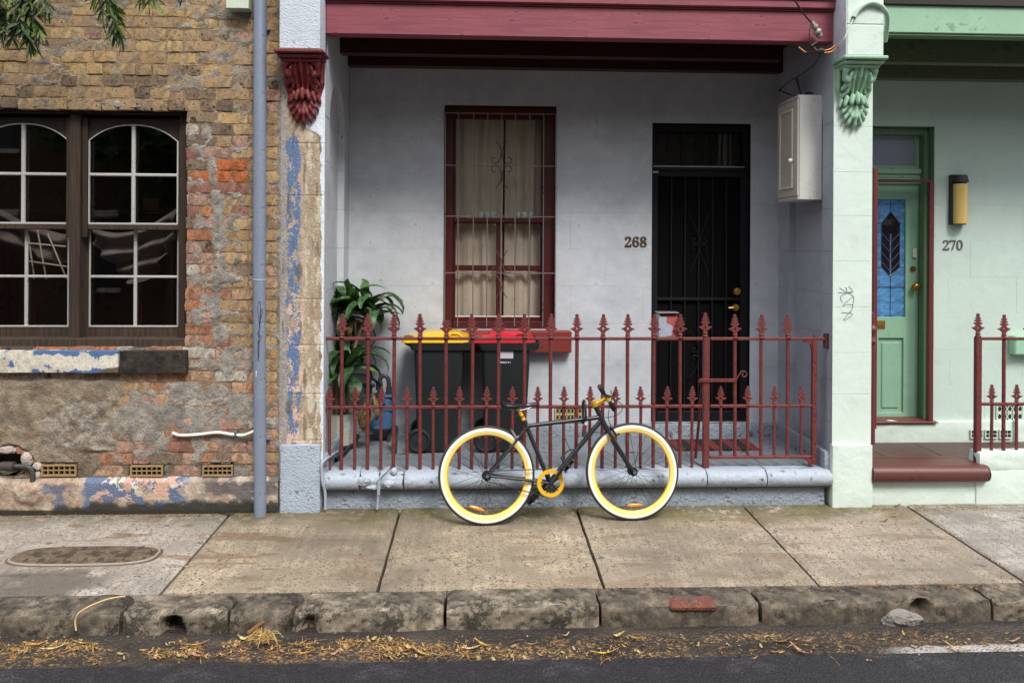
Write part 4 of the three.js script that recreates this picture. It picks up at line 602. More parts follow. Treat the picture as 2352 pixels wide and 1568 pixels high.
// carved corbels: grown from rounded leaf strokes, meshed as one surface
function corbelGeo() {
  // unit space: x -0.5..0.5 across, y 0 (bottom) .. 1 (top), z out from the wall
  const S = [], leaf = (pts, r0, r1) => { for (let i = 0; i < pts.length - 1; i++) S.push([pts[i], pts[i + 1], lerp(r0, r1, i / (pts.length - 1)), lerp(r0, r1, (i + 1) / (pts.length - 1))]); };
  const zf = (y) => 0.05 + 0.30 * sst(0.25, 0.95, y);                                                       // front of the body
  leaf([[0, 0.80, zf(0.8) - 0.17], [0, 0.5, zf(0.5) - 0.15], [0, 0.2, -0.03]], 0.19, 0.08);
  leaf([[0, 0.86, zf(0.86) + 0.05], [0, 0.68, zf(0.68) + 0.05], [0, 0.48, zf(0.48) + 0.04]], 0.05, 0.016);
  for (const s of [-1, 1]) {
    leaf([[s * 0.10, 0.84, zf(0.84)], [s * 0.13, 0.66, zf(0.66) + 0.02], [s * 0.10, 0.50, zf(0.5) + 0.02], [s * 0.05, 0.42, zf(0.42)]], 0.05, 0.025);
    leaf([[s * 0.24, 0.83, zf(0.83) - 0.02], [s * 0.34, 0.76, zf(0.76)], [s * 0.33, 0.66, zf(0.66) + 0.01], [s * 0.25, 0.63, zf(0.63) + 0.05], [s * 0.22, 0.70, zf(0.7) + 0.05]], 0.07, 0.035);
    leaf([[s * 0.18, 0.74, zf(0.74) - 0.03], [s * 0.24, 0.58, zf(0.58)], [s * 0.33, 0.52, zf(0.52)]], 0.06, 0.03); leaf([[s * 0.14, 0.66, zf(0.66) - 0.02], [s * 0.20, 0.50, zf(0.5)], [s * 0.29, 0.43, zf(0.43) - 0.02]], 0.05, 0.028);
    leaf([[s * 0.36, 0.80, 0.06], [s * 0.36, 0.55, 0.04], [s * 0.28, 0.36, 0.0]], 0.07, 0.05);
    leaf([[s * 0.10, 0.40, 0.17], [s * 0.13, 0.335, 0.19]], 0.055, 0.045); leaf([[s * 0.20, 0.39, 0.12], [s * 0.25, 0.315, 0.13]], 0.05, 0.038); leaf([[s * 0.29, 0.37, 0.05], [s * 0.33, 0.30, 0.05]], 0.045, 0.032);
    leaf([[s * 0.04, 0.30, 0.09], [s * 0.17, 0.27, 0.10], [s * 0.27, 0.22, 0.09], [s * 0.29, 0.19, 0.05]], 0.04, 0.026); leaf([[s * 0.03, 0.28, 0.09], [s * 0.13, 0.21, 0.11], [s * 0.22, 0.135, 0.09], [s * 0.23, 0.105, 0.05]], 0.04, 0.028); leaf([[s * 0.02, 0.26, 0.10], [s * 0.075, 0.15, 0.12], [s * 0.14, 0.07, 0.09], [s * 0.15, 0.045, 0.05]], 0.04, 0.032);
  }
  leaf([[0, 0.28, 0.12], [0, 0.14, 0.14], [0, 0.05, 0.10], [0, 0.02, 0.06]], 0.028, 0.042); leaf([[0, 0.42, 0.19], [0, 0.345, 0.21]], 0.06, 0.045);
  const R = 76, mc = new MarchingCubes(R, mMaroon, false, false, 120000), F = mc.field, k = 0.018; mc.isolation = 0; const hw = 0.56;
  for (let iz = 0; iz < R; iz++) for (let iy = 0; iy < R; iy++) for (let ix = 0; ix < R; ix++) {
    const x = (ix / (R / 2) - 1) * hw, y = (iy / (R / 2) - 1) * hw + 0.46, z = (iz / (R / 2) - 1) * hw + 0.25; let d = 9;
    for (const [a, b, r0, r1] of S) { const ax = x - a[0], ay = y - a[1], az = z - a[2], bX = b[0] - a[0], bY = b[1] - a[1], bZ = b[2] - a[2], t = clamp((ax * bX + ay * bY + az * bZ) / (bX * bX + bY * bY + bZ * bZ)), q = Math.sqrt((ax - bX * t) ** 2 + (ay - bY * t) ** 2 + (az - bZ * t) ** 2) - lerp(r0, r1, t); if (q > d + k) continue; const h = Math.max(k - Math.abs(d - q), 0) / k; d = Math.min(d, q) - h * h * k * 0.25; }
    F[ix + iy * R + iz * R * R] = -d;
  }
  mc.update(); const n = mc.count ?? mc.geometry.drawRange.count, g = new THREE.BufferGeometry(); g.setAttribute('position', new THREE.BufferAttribute(mc.positionArray.slice(0, n * 3), 3)); g.setAttribute('normal', new THREE.BufferAttribute(mc.normalArray.slice(0, n * 3), 3));
  const p = g.attributes.position; for (let i = 0; i < p.count; i++) p.setXYZ(i, p.getX(i) * hw, p.getY(i) * hw + 0.46, p.getZ(i) * hw + 0.25); return g;
}
const corbelBase = corbelGeo();
function corbel(parent, cx, yb, yt, w, m, zf) {
  const o = part('corbel', parent), H = yt - yb, g = corbelBase.clone(); g.scale(w * 1.12, H * 0.93 / 0.86, 0.42 * H / 0.5 * 1.0); g.translate(cx, yb, 0);
  obj('acanthus', g, m, o, 0.3);
  const t = yt; obj('abacus', [bx(cx - w * 0.56, cx + w * 0.56, t - 0.028, t, 0, zf + 0.012, 0.008), bx(cx - w * 0.51, cx + w * 0.51, t - 0.055, t - 0.026, 0, zf - 0.014, 0.01), bx(cx - w * 0.45, cx + w * 0.45, t - 0.078, t - 0.05, 0, zf - 0.04, 0.01)], m, o, 0.3); return o;
}
corbel(house, (at(641, 50, 0.2).x + XL) / 2 - 0.004, at(690, 284, 0.05).y, pierTop, 0.30, mat({ color: col(116, 34, 36), map: tWorn, roughness: 0.5, bumpMap: bRough, bumpScale: 0.003 }), 0.205);

// --- sash window with security grille and curtains
const win = part('window', house, 'maroon sash window with beige curtains behind a steel security grille'), wf = ZW - 0.10;
{
  const X = (u, z) => at(u, 500, z).x, Y = (v, z) => at(1150, v, z).y, z = wf;
  obj('reveal', [bx(WO[0] - 0.03, WO[0] + 0.002, WO[2], WO[3], ZW - 0.3, ZW - 0.008, 0), bx(WO[1] - 0.002, WO[1] + 0.03, WO[2], WO[3], ZW - 0.3, ZW - 0.008, 0), bx(WO[0], WO[1], WO[3] - 0.002, WO[3] + 0.03, ZW - 0.3, ZW - 0.008, 0)], mMaroonD, win, 0.8);
  obj('frame', [bx(WO[0] + 0.003, WO[0] + 0.075, WO[2], WO[3] - 0.003, z - 0.08, z + 0.03, 0.004), bx(WO[1] - 0.10, WO[1] - 0.003, WO[2], WO[3] - 0.003, z - 0.08, z + 0.03, 0.004), bx(WO[0] + 0.076, WO[1] - 0.101, WO[3] - 0.07, WO[3] - 0.003, z - 0.08, z + 0.03, 0.004), bx(WO[0] + 0.076, WO[1] - 0.101, WO[2], WO[2] + 0.06, z - 0.08, z + 0.03, 0.004)], mMaroon, win, 0.8);
  const ix0 = WO[0] + 0.076, ix1 = WO[1] - 0.101, yr = Y(505, z), yb = WO[2] + 0.06, yt = WO[3] - 0.07, zu = z - 0.01, zl = z - 0.045, mid = X(1145, z);
  obj('upper_sash', [slab([[ix0, yr - 0.02], [ix1, yr - 0.02], [ix1, yt], [ix0, yt]], zu - 0.035, zu, [[[ix0 + 0.02, yr + 0.018], [ix1 - 0.02, yr + 0.018], [ix1 - 0.02, yt - 0.03], [ix0 + 0.02, yt - 0.03]]], 0.002)], mMaroon, win, 0.8);
  obj('lower_sash', [slab([[ix0, yb], [ix1, yb], [ix1, yr + 0.015], [ix0, yr + 0.015]], zl - 0.035, zl, [[[ix0 + 0.02, Y(726, zl)], [ix1 - 0.02, Y(726, zl)], [ix1 - 0.02, yr - 0.03], [ix0 + 0.02, yr - 0.03]]], 0.002)], mMaroon, win, 0.8);
  obj('glazing_bar', [bx(mid - 0.018, mid + 0.018, Y(726, zl) - 0.005, yr - 0.025, zl - 0.02, zl - 0.002, 0.005)], mMaroon, win, 0.8); obj('glazing_bar', [bx(ix0 + 0.015, ix1 - 0.015, Y(622, zl), Y(609, zl), zl - 0.02, zl - 0.001, 0.005)], mMaroon, win, 0.8);
  obj('putty', [bx(ix0 + 0.02, ix1 - 0.02, Y(727, zl) - 0.003, Y(727, zl) + 0.006, zl - 0.012, zl + 0.001, 0.001)], mat({ color: col(222, 216, 204) }), win);
  obj('pane', [bx(ix0 + 0.015, ix1 - 0.015, yr + 0.01, yt - 0.02, zu - 0.021, zu - 0.018, 0)], mGlass, win); obj('pane', [bx(ix0 + 0.015, ix1 - 0.015, Y(729, zl), yr - 0.02, zl - 0.027, zl - 0.024, 0)], mGlass, win);
  obj('window_sill', [bx(at(985, 790, -0.95).x, at(1313, 790, -0.95).x, at(1300, 810, -0.95).y, WO[2] - 0.004, ZW - 0.1, -0.945, 0.008)], mat({ color: col(128, 48, 42), map: tWorn, roughness: 0.5 }), win, 0.8);
  // grille
  const gz = ZW + 0.012, gm = mat({ color: col(150, 148, 146), map: tDirty, roughness: 0.45, metalness: 0.6 }), bars = [1022, 1052, 1087, 1119, 1151, 1183, 1216, 1248, 1276];
  for (const u of bars) { const a = at(u, 500, gz).x; obj('grille_bar', rod(V(a, Y(750, gz), gz), V(a, Y(258, gz), gz), 0.0055, 0.0055, 6), gm, win); }
  for (const v of [260, 380, 497, 627]) obj('grille_rail', [bx(at(1022, v, gz).x, at(1276, v, gz).x, Y(v, gz) - 0.004, Y(v, gz) + 0.004, gz - 0.012, gz - 0.005, 0.001)], gm, win);
  const gs = mat({ color: col(92, 78, 70), roughness: 0.6, metalness: 0.4 });
  const scroll = (cu, cv, sx, sy, big) => { const P = []; for (let i = 0; i <= 26; i++) { const t = i / 26, a = t * 5.2, r = 12 * (1 - 0.72 * t) * big; P.push(at(cu + sx * (16 - r * Math.cos(a)), cv + sy * (12 - r * Math.sin(a)), gz + 0.008)); } P.unshift(at(cu + sx * 10 + sx * 3, cv + sy * 55, gz + 0.008), at(cu + sx * 1, cv + sy * 32, gz + 0.008)); return tube(P, 0.004, 70, 5); };
  for (const [cu, cv] of [[1152, 378], [1152, 630]]) for (const sx of [-1, 1]) for (const sy of [-1, 1]) obj('grille_scroll', scroll(cu, cv, sx, sy, cv > 500 ? 0.85 : 1), gs, win);
  // curtains and room
  const cm = phys({ color: col(214, 200, 180), map: tClean, roughness: 0.95, transmission: 0.12, thickness: 0 });
  const curtain = (xa, xb, s) => { const g = new THREE.PlaneGeometry(1, 1, 150, 12), p = g.attributes.position; for (let i = 0; i < p.count; i++) { const a = p.getX(i) + 0.5, b = p.getY(i) + 0.5, x = lerp(xa, xb, a), f = 0.020 * Math.sin(a * 19 + 3 * fbm(a * 6 + s, b * 0.7, 3)) * (0.5 + 0.7 * fbm(a * 5, s, 2)) + 0.02 * (fbm(a * 9 + s, b * 1.5, 3) - 0.5); p.setXYZ(i, x + 0.012 * (1 - b) * Math.sin(a * 9 + s), lerp(yb - 0.05, yt + 0.04, b), z - 0.145 + f); } g.computeVertexNormals(); return g; };
  obj('curtain', curtain(ix0 - 0.04, mid + 0.045, 2), cm, win, 0.5); obj('curtain', curtain(mid + 0.062, ix1 + 0.05, 5), cm, win, 0.5);
  for (const u of [1105, 1119, 1133, 1191, 1205, 1219]) { const a = at(u, 490, z - 0.07); obj('candle', lathe([[0, 0], [0.019, 0], [0.0195, 0.05], [0.017, 0.054], [0, 0.052]], V(a.x, yr + 0.019, z - 0.075), 14), mat({ color: col(182, 206, 196), roughness: 0.6 }), win); }
  obj('inner_shelf', [bx(ix0, ix1, yr - 0.005, yr + 0.018, z - 0.1, z - 0.05, 0.002)], mMaroonD, win);
  obj('room', [bx(-0.8, 1.2, 0.6, 3.5, -2.9, -2.8, 0), bx(-0.9, -0.8, 0.6, 3.5, -2.9, -1.35, 0), bx(1.2, 1.3, 0.6, 3.5, -2.9, -1.35, 0), bx(-0.9, 1.3, 0.5, 0.6, -2.9, -1.35, 0), bx(-0.9, 1.3, 3.5, 3.6, -2.9, -1.35, 0)], mRoom, win);
}
// --- front door behind a black security screen
const fd = part('door', house, 'black barred security door with brass lever and lock'), mBlack = phys({ color: col(20, 19, 23), roughness: 0.55, specularIntensity: 0.45 });
{
  const Y = (v, z = ZW - 0.05) => at(1600, v, z).y, z = ZW - 0.05, x0 = DO[0], x1 = DO[1], yt = Y(393), y0 = DO[2];
  obj('recess', [bx(x0 - 0.03, x0 + 0.003, y0, DO[3], ZW - 0.3, ZW - 0.008, 0), bx(x1 - 0.003, x1 + 0.03, y0, DO[3], ZW - 0.3, ZW - 0.008, 0), bx(x0, x1, DO[3] - 0.003, DO[3] + 0.03, ZW - 0.3, ZW - 0.008, 0), bx(x0, x1, 0.2, y0 - 0.001, ZW - 0.3, ZW + 0.02, 0)], mBlack, fd);
  obj('door_leaf', [bx(x0, x1, y0, yt, z - 0.20, z - 0.14, 0.003)], mat({ color: col(34, 12, 14), map: tWorn, roughness: 0.6 }), fd);
  for (const [a, b, c, d] of [[x0 + 0.10, x0 + 0.38, y0 + 0.2, y0 + 0.8], [x1 - 0.38, x1 - 0.10, y0 + 0.2, y0 + 0.8], [x0 + 0.10, x0 + 0.38, y0 + 1.05, yt - 0.15], [x1 - 0.38, x1 - 0.10, y0 + 1.05, yt - 0.15]]) obj('door_panel', [bx(a, b, c, d, z - 0.15, z - 0.13, 0.008)], mat({ color: col(38, 12, 14), roughness: 0.5 }), fd);
  obj('screen_frame', [bx(x0 + 0.006, x0 + 0.06, y0 + 0.004, yt, z - 0.02, z + 0.02, 0.004), bx(x1 - 0.075, x1 - 0.006, y0 + 0.004, yt, z - 0.02, z + 0.02, 0.004), bx(x0 + 0.061, x1 - 0.076, yt - 0.05, yt, z - 0.02, z + 0.018, 0.004), bx(x0 + 0.061, x1 - 0.076, y0 + 0.004, y0 + 0.09, z - 0.02, z + 0.018, 0.004), bx(x0 + 0.061, x1 - 0.076, Y(690), Y(683), z - 0.012, z + 0.014, 0.003)], mBlack, fd);
  for (let i = 1; i < 6; i++) { const x = lerp(x0 + 0.06, x1 - 0.075, i / 6); obj('screen_bar', [bx(x - 0.007, x + 0.007, y0 + 0.09, yt - 0.05, z - 0.007, z + 0.008, 0.003)], mBlack, fd); }
  obj('insect_mesh', [bx(x0 + 0.05, x1 - 0.06, y0 + 0.05, yt - 0.02, z - 0.020, z - 0.018, 0)], phys({ color: col(18, 17, 19), roughness: 0.95, specularIntensity: 0.15, transparent: true, opacity: 0.75 }), fd);
  for (const vv of [560, 812]) { const c = at(1607, vv, z + 0.01), sc = vv > 700 ? 0.8 : 1; for (const sx of [-1, 1]) for (const sy of [-1, 1]) { const P = []; for (let i = 0; i <= 20; i++) { const t = i / 20, a = t * 5.4, r = 0.035 * (1 - 0.7 * t) * sc; P.push(V(c.x + sx * (0.04 - r * Math.cos(a)), c.y + sy * (0.036 - r * Math.sin(a)), z + 0.012)); } P.unshift(V(c.x + sx * 0.085, c.y + sy * 0.26 * sc, z + 0.012), V(c.x + sx * 0.02, c.y + sy * 0.10, z + 0.012)); obj('screen_scroll', tube(P, 0.004, 50, 5), mBlack, fd); } }
  const brass = mat({ color: col(214, 176, 84), roughness: 0.25, metalness: 0.9 }), k = at(1693, 669, z + 0.02), h = at(1690, 706, z + 0.02);
  const rose = (p, r, d) => { const g = new THREE.CylinderGeometry(r * 0.85, r, d, 24); g.rotateX(Math.PI / 2); g.translate(p.x, p.y, p.z + d / 2); return g; };
  obj('deadlock', [rose(k, 0.035, 0.012), rose(k.clone().setZ(k.z + 0.012), 0.02, 0.012), bx(k.x - 0.003, k.x + 0.003, k.y - 0.008, k.y + 0.008, k.z + 0.022, k.z + 0.027, 0.001)], brass, fd);
  obj('lever', [rose(h, 0.034, 0.012), rose(h.clone().setZ(h.z + 0.012), 0.013, 0.03), tube([V(h.x, h.y, h.z + 0.04), V(h.x - 0.03, h.y + 0.002, h.z + 0.046), V(h.x - 0.075, h.y, h.z + 0.042)], 0.009, 16, 8)], brass, fd);
  // transom light with its own bars
  const yb = yt + 0.03, yT = DO[3] - 0.004;
  obj('transom_frame', [bx(x0 + 0.006, x1 - 0.006, yt + 0.002, yb, z - 0.1, z + 0.016, 0.003), bx(x0 + 0.006, x0 + 0.05, yb, yT, z - 0.1, z + 0.01, 0.003), bx(x1 - 0.05, x1 - 0.006, yb, yT, z - 0.1, z + 0.01, 0.003), bx(x0 + 0.05, x1 - 0.05, yT - 0.06, yT, z - 0.1, z + 0.01, 0.003)], mBlack, fd);
  obj('transom_pane', [bx(x0 + 0.05, x1 - 0.05, yb + 0.02, yT - 0.06, z - 0.092, z - 0.089, 0)], mGlass, fd); obj('transom_back', [bx(x0, x1, yb, yT, z - 0.22, z - 0.2, 0)], mHoleShade, fd);  // dark back board: shade of the space behind the pane, painted in
  for (let i = 1; i < 6; i++) { const x = lerp(x0 + 0.06, x1 - 0.06, i / 6); obj('transom_bar', [bx(x - 0.006, x + 0.006, yb, yT - 0.05, z - 0.02, z - 0.008, 0.002)], mBlack, fd); }
  obj('draught_strip', [bx(x0 + 0.02, x1 - 0.04, yb + 0.002, yb + 0.016, z + 0.002, z + 0.012, 0.002)], mat({ color: col(150, 150, 158), roughness: 0.4, metalness: 0.5 }), fd); obj('maker_plate', [bx(x0 + 0.012, x0 + 0.062, yt - 0.02, yt - 0.006, z + 0.0195, z + 0.022, 0.001)], mat({ color: col(210, 210, 208), roughness: 0.3, metalness: 0.6 }), fd);
}
// pierced vent low on the wall
function piercedVent(parent, u0, u1, v0, v1, z, m, n) {
  const a = at(u0, v1, z), b = at(u1, v0, z), g = part('wall_vent', parent), h = (b.y - a.y) / 2; obj('hole_shade', [bx(a.x, b.x, a.y, b.y, z - 0.003, z + 0.001, 0)], mHoleShade, g);  // dark plate on solid wall, painted shade in place of pierced openings
  obj('frame', [bx(a.x - 0.006, b.x + 0.006, b.y - 0.004, b.y + 0.006, z - 0.004, z + 0.012, 0.002), bx(a.x - 0.006, b.x + 0.006, a.y - 0.006, a.y + 0.004, z - 0.004, z + 0.012, 0.002), bx(a.x - 0.006, a.x + 0.004, a.y, b.y, z - 0.004, z + 0.011, 0.002), bx(b.x - 0.004, b.x + 0.006, a.y, b.y, z - 0.004, z + 0.011, 0.002)], m, g);
  for (let r = 0; r < 2; r++) for (let i = 0; i < n; i++) { const x = lerp(a.x, b.x, (i + 0.5) / n), y = a.y + h * (r + 0.5), e = new THREE.TorusGeometry(1, 0.22, 5, 16); e.scale((b.x - a.x) / n * 0.42, h * 0.40, 0.012); e.translate(x, y, z + 0.005); obj('ring', e, m, g); }
  obj('mid_bar', [bx(a.x, b.x, a.y + h - 0.004, a.y + h + 0.004, z, z + 0.009, 0.002)], m, g);
}
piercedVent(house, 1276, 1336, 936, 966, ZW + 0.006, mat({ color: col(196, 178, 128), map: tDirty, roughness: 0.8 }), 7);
// house number
const font = await new FontLoader().loadAsync('fonts/droid/droid_serif_bold.typeface.json'), font2 = await new FontLoader().loadAsync('fonts/droid/droid_serif_regular.typeface.json'), fontS = await new FontLoader().loadAsync('fonts/droid/droid_sans_bold.typeface.json');
function number(txt, u0, u1, vb, vt, z, m, f, label) {
  const t = thing('house_number', label, 'house number', at((u0 + u1) / 2, vb, z).toArray()), H = at(u0, vt, z).y - at(u0, vb, z).y, X0 = at(u0, vb, z).x, X1 = at(u1, vb, z).x, step = (X1 - X0) / txt.length;
  [...txt].forEach((ch, i) => { const g = new TextGeometry(ch, { font: f, size: H, depth: 0.006, bevelEnabled: true, bevelSize: 0.0012, bevelThickness: 0.001, bevelSegments: 1, curveSegments: 6 }); g.computeBoundingBox(); const b = g.boundingBox, s = H / (b.max.y - b.min.y), sw = step * 0.9 / (b.max.x - b.min.x); g.translate(-b.min.x, -b.min.y, 0); g.scale(Math.min(sw, s * 1.2), s, 1); g.translate(X0 + i * step, at(u0 + (u1 - u0) * i / txt.length, vb, z).y, z + 0.001); obj('digit', g, m, t); });
}
number('268', 1435, 1487, 567, 543, ZW, mat({ color: col(104, 84, 62), map: tWorn, roughness: 0.4, metalness: 0.5 }), font, 'brass serif digits reading 268 beside the black door');
// meter box on the wing wall
{
  const a = at(1833, 458, -0.2), yT = at(1833, 217, -0.2).y, x0 = a.x, z0 = -0.60, z1 = -0.2, t = thing('meter_box', 'tall cream painted meter cupboard on the porch side wall', 'meter box', [x0, a.y, z1]), m = mat({ color: col(204, 202, 196), map: tClean, roughness: 0.55 }), m2 = mat({ color: col(192, 186, 176), map: tClean, roughness: 0.6 });
  obj('case', [bx(x0 + 0.012, XR + 0.002, a.y, yT, z0, z1, 0.003)], m, t, 0.7); obj('door', [bx(x0 - 0.004, x0 + 0.010, a.y + 0.03, yT - 0.03, z0 + 0.004, z1 - 0.003, 0.003)], m2, t, 0.7); obj('case_rail', [bx(x0 + 0.0, x0 + 0.011, yT - 0.027, yT, z0, z1 - 0.001, 0.002), bx(x0, x0 + 0.011, a.y, a.y + 0.027, z0, z1 - 0.001, 0.002)], m2, t);
  const y0 = a.y + 0.09, y1 = yT - 0.09, p0 = z0 + 0.07, p1 = z1 - 0.07; obj('panel_moulding', [bx(x0 - 0.018, x0 - 0.004, y0, y1, p0, p0 + 0.02, 0.005), bx(x0 - 0.018, x0 - 0.004, y0, y1, p1 - 0.02, p1, 0.005), bx(x0 - 0.018, x0 - 0.0045, y0, y0 + 0.02, p0 + 0.02, p1 - 0.02, 0.005), bx(x0 - 0.018, x0 - 0.0045, y1 - 0.02, y1, p0 + 0.02, p1 - 0.02, 0.005)], mat({ color: col(222, 216, 200), map: tWorn, roughness: 0.5 }), t); obj('knob', ball(V(x0 - 0.028, lerp(a.y, yT, 0.38), z1 - 0.075), 0.018), mat({ color: col(226, 220, 206), roughness: 0.4 }), t);
}

// ================================================================== MINT TERRACE HOUSE (right)
const mint = thing('terrace_house', 'mint green terrace house with stained glass door and carved corbel', 'house', [3.7, 0, -1.04]);
const tMint = tex(512, 512, (u, v, c) => { const a = fbm(u * 4, v * 4, 5, 4), s = vn(u * 200, v * 200, 200), k = 0.95 + 0.05 * (a - 0.5) + 0.03 * (s - 0.5); c[0] = c[1] = c[2] = k; mix3(c, 200, 196, 184, 0.08 * sst(0.62, 0.8, fbm(u * 14, v * 14, 3, 14))); });
const mMintW = mat({ color: col(214, 228, 218), map: tMint, roughness: 0.7, bumpMap: bLump, bumpScale: 0.004 }), mMintJ = mat({ color: col(188, 206, 192), map: tMint, roughness: 0.9 }), mMintWall = mat({ color: col(198, 216, 206), map: tMint, roughness: 0.7, bumpMap: bLump, bumpScale: 0.004 });
const mGreenTrim = mat({ color: col(156, 194, 164), map: tWorn, roughness: 0.5 }), mGreenD = mat({ color: col(98, 132, 98), map: tWorn, roughness: 0.5 }), mGreenDoor = mat({ color: col(146, 186, 160), map: tClean, roughness: 0.4 });
const GX0 = XR + 0.062, GXL = at(1914, 600, 0).x, GXR = at(2003, 700, 0).x, gx = (u, z, v = 600) => at(u, v, z).x;
// pier: blocks with fine joints
{
  const vs = [1020, 905, 810, 705, 600, 495, 395, 290, 190], ys = [at(1955, 1020, 0).y, ...vs.slice(1).map((v) => at(1955, v, 0).y), 3.42]; const p = part('pier', mint);
  for (let i = 0; i < ys.length - 1; i++) obj('render_block', [bx(GXL, GXR, ys[i] + 0.0006, ys[i + 1] - 0.0006, -0.0045, 0.001 * (h2(i, 2) - 0.5), 0.0016), bx(GXR - 0.06, GXR - 0.0005, ys[i] + 0.0006, ys[i + 1] - 0.0006, -1.0, -0.0046, 0.001)], mMintW, p, 1.2);
  obj('core', [bx(XR + 0.11, GXR - 0.06, -0.1, 4.3, -1.2, -0.006, 0), bx(XR + 0.001, XR + 0.11, -0.1, FL, -1.0, -0.006, 0)], mMintJ, p);
  obj('pier_base', roughBox(GXL - 0.006, GXR + 0.004, -0.03, ys[0], -0.03, 0.025, 0.006, 44, 14), mMintW, p, 0.6);
  const yT = at(1985, 127, 0.2).y; obj('upper_pier', [bx(GXL + 0.002, gx(2031, 0.2, 60), yT, yT + 0.22, -0.1, 0.2, 0.006)], mMintW, p, 0.7); obj('upper_pier', [bx(GXL + 0.002, gx(2031, 0.2, 60), yT + 0.2215, TOP, -0.1, 0.199, 0.006)], mMintW, p, 0.7);
  obj('grey_return', [bx(GXL - 0.006, GXL + 0.0015, yT, TOP, 0.0, 0.196, 0.001)], mWall, p, 0.7);
  corbel(mint, (GXL + gx(2031, 0.2, 60)) / 2 + 0.004, at(1965, 292, 0.05).y, yT, 0.285, mat({ color: col(158, 198, 166), map: tWorn, roughness: 0.5, bumpMap: bRough, bumpScale: 0.002 }), 0.205);
}
// graffiti tag on the pier
{
  const f = (x, y) => at((2000 + x / 4.694) * 0.9408, (700 + y / 4.694) * 0.9408, 0.003), S = [[[235, 10], [320, 65], [395, 105], [390, 205], [380, 260], [350, 298]], [[220, 65], [320, 70], [400, 60]], [[310, 0], [320, 65], [250, 110], [255, 150], [275, 180]], [[395, 105], [275, 215], [330, 200], [388, 208]], [[255, 295], [345, 298], [390, 310], [330, 360], [285, 385], [310, 340], [378, 262]], [[320, 65], [385, 45], [340, -10]]];
  solo('graffiti_tag', S.map((s) => { const g = tube(s.map(([x, y]) => f(x, y)), 0.0016, 30, 4); g.translate(0, 0, -0.003); g.scale(1, 1, 0.6); g.translate(0, 0, 0.003); return g; }), mat({ color: col(84, 96, 104), roughness: 0.8 }), 'thin grey graffiti scrawl on the mint pier', 'graffiti');
}
// back wall with the door opening
const MO = [3.12, gx(2146, ZW), 0.30, at(2100, 290, ZW).y], MF = at(2200, 1013, ZW).y;
ashlar(mint, GXR - 0.02, 6.2, MF - 0.02, 3.9, ZW, [MO], 2.19 - 0.316 * 7 + 0.09, 0.316, 0.62, mMintWall, mMintJ);
obj('skirting', roughBox(GXR, 6.1, MF - 0.05, at(2150, 968, ZW + 0.04).y, ZW - 0.1, ZW + 0.045, 0.007, 51, 90), mMintW, mint, 0.7);
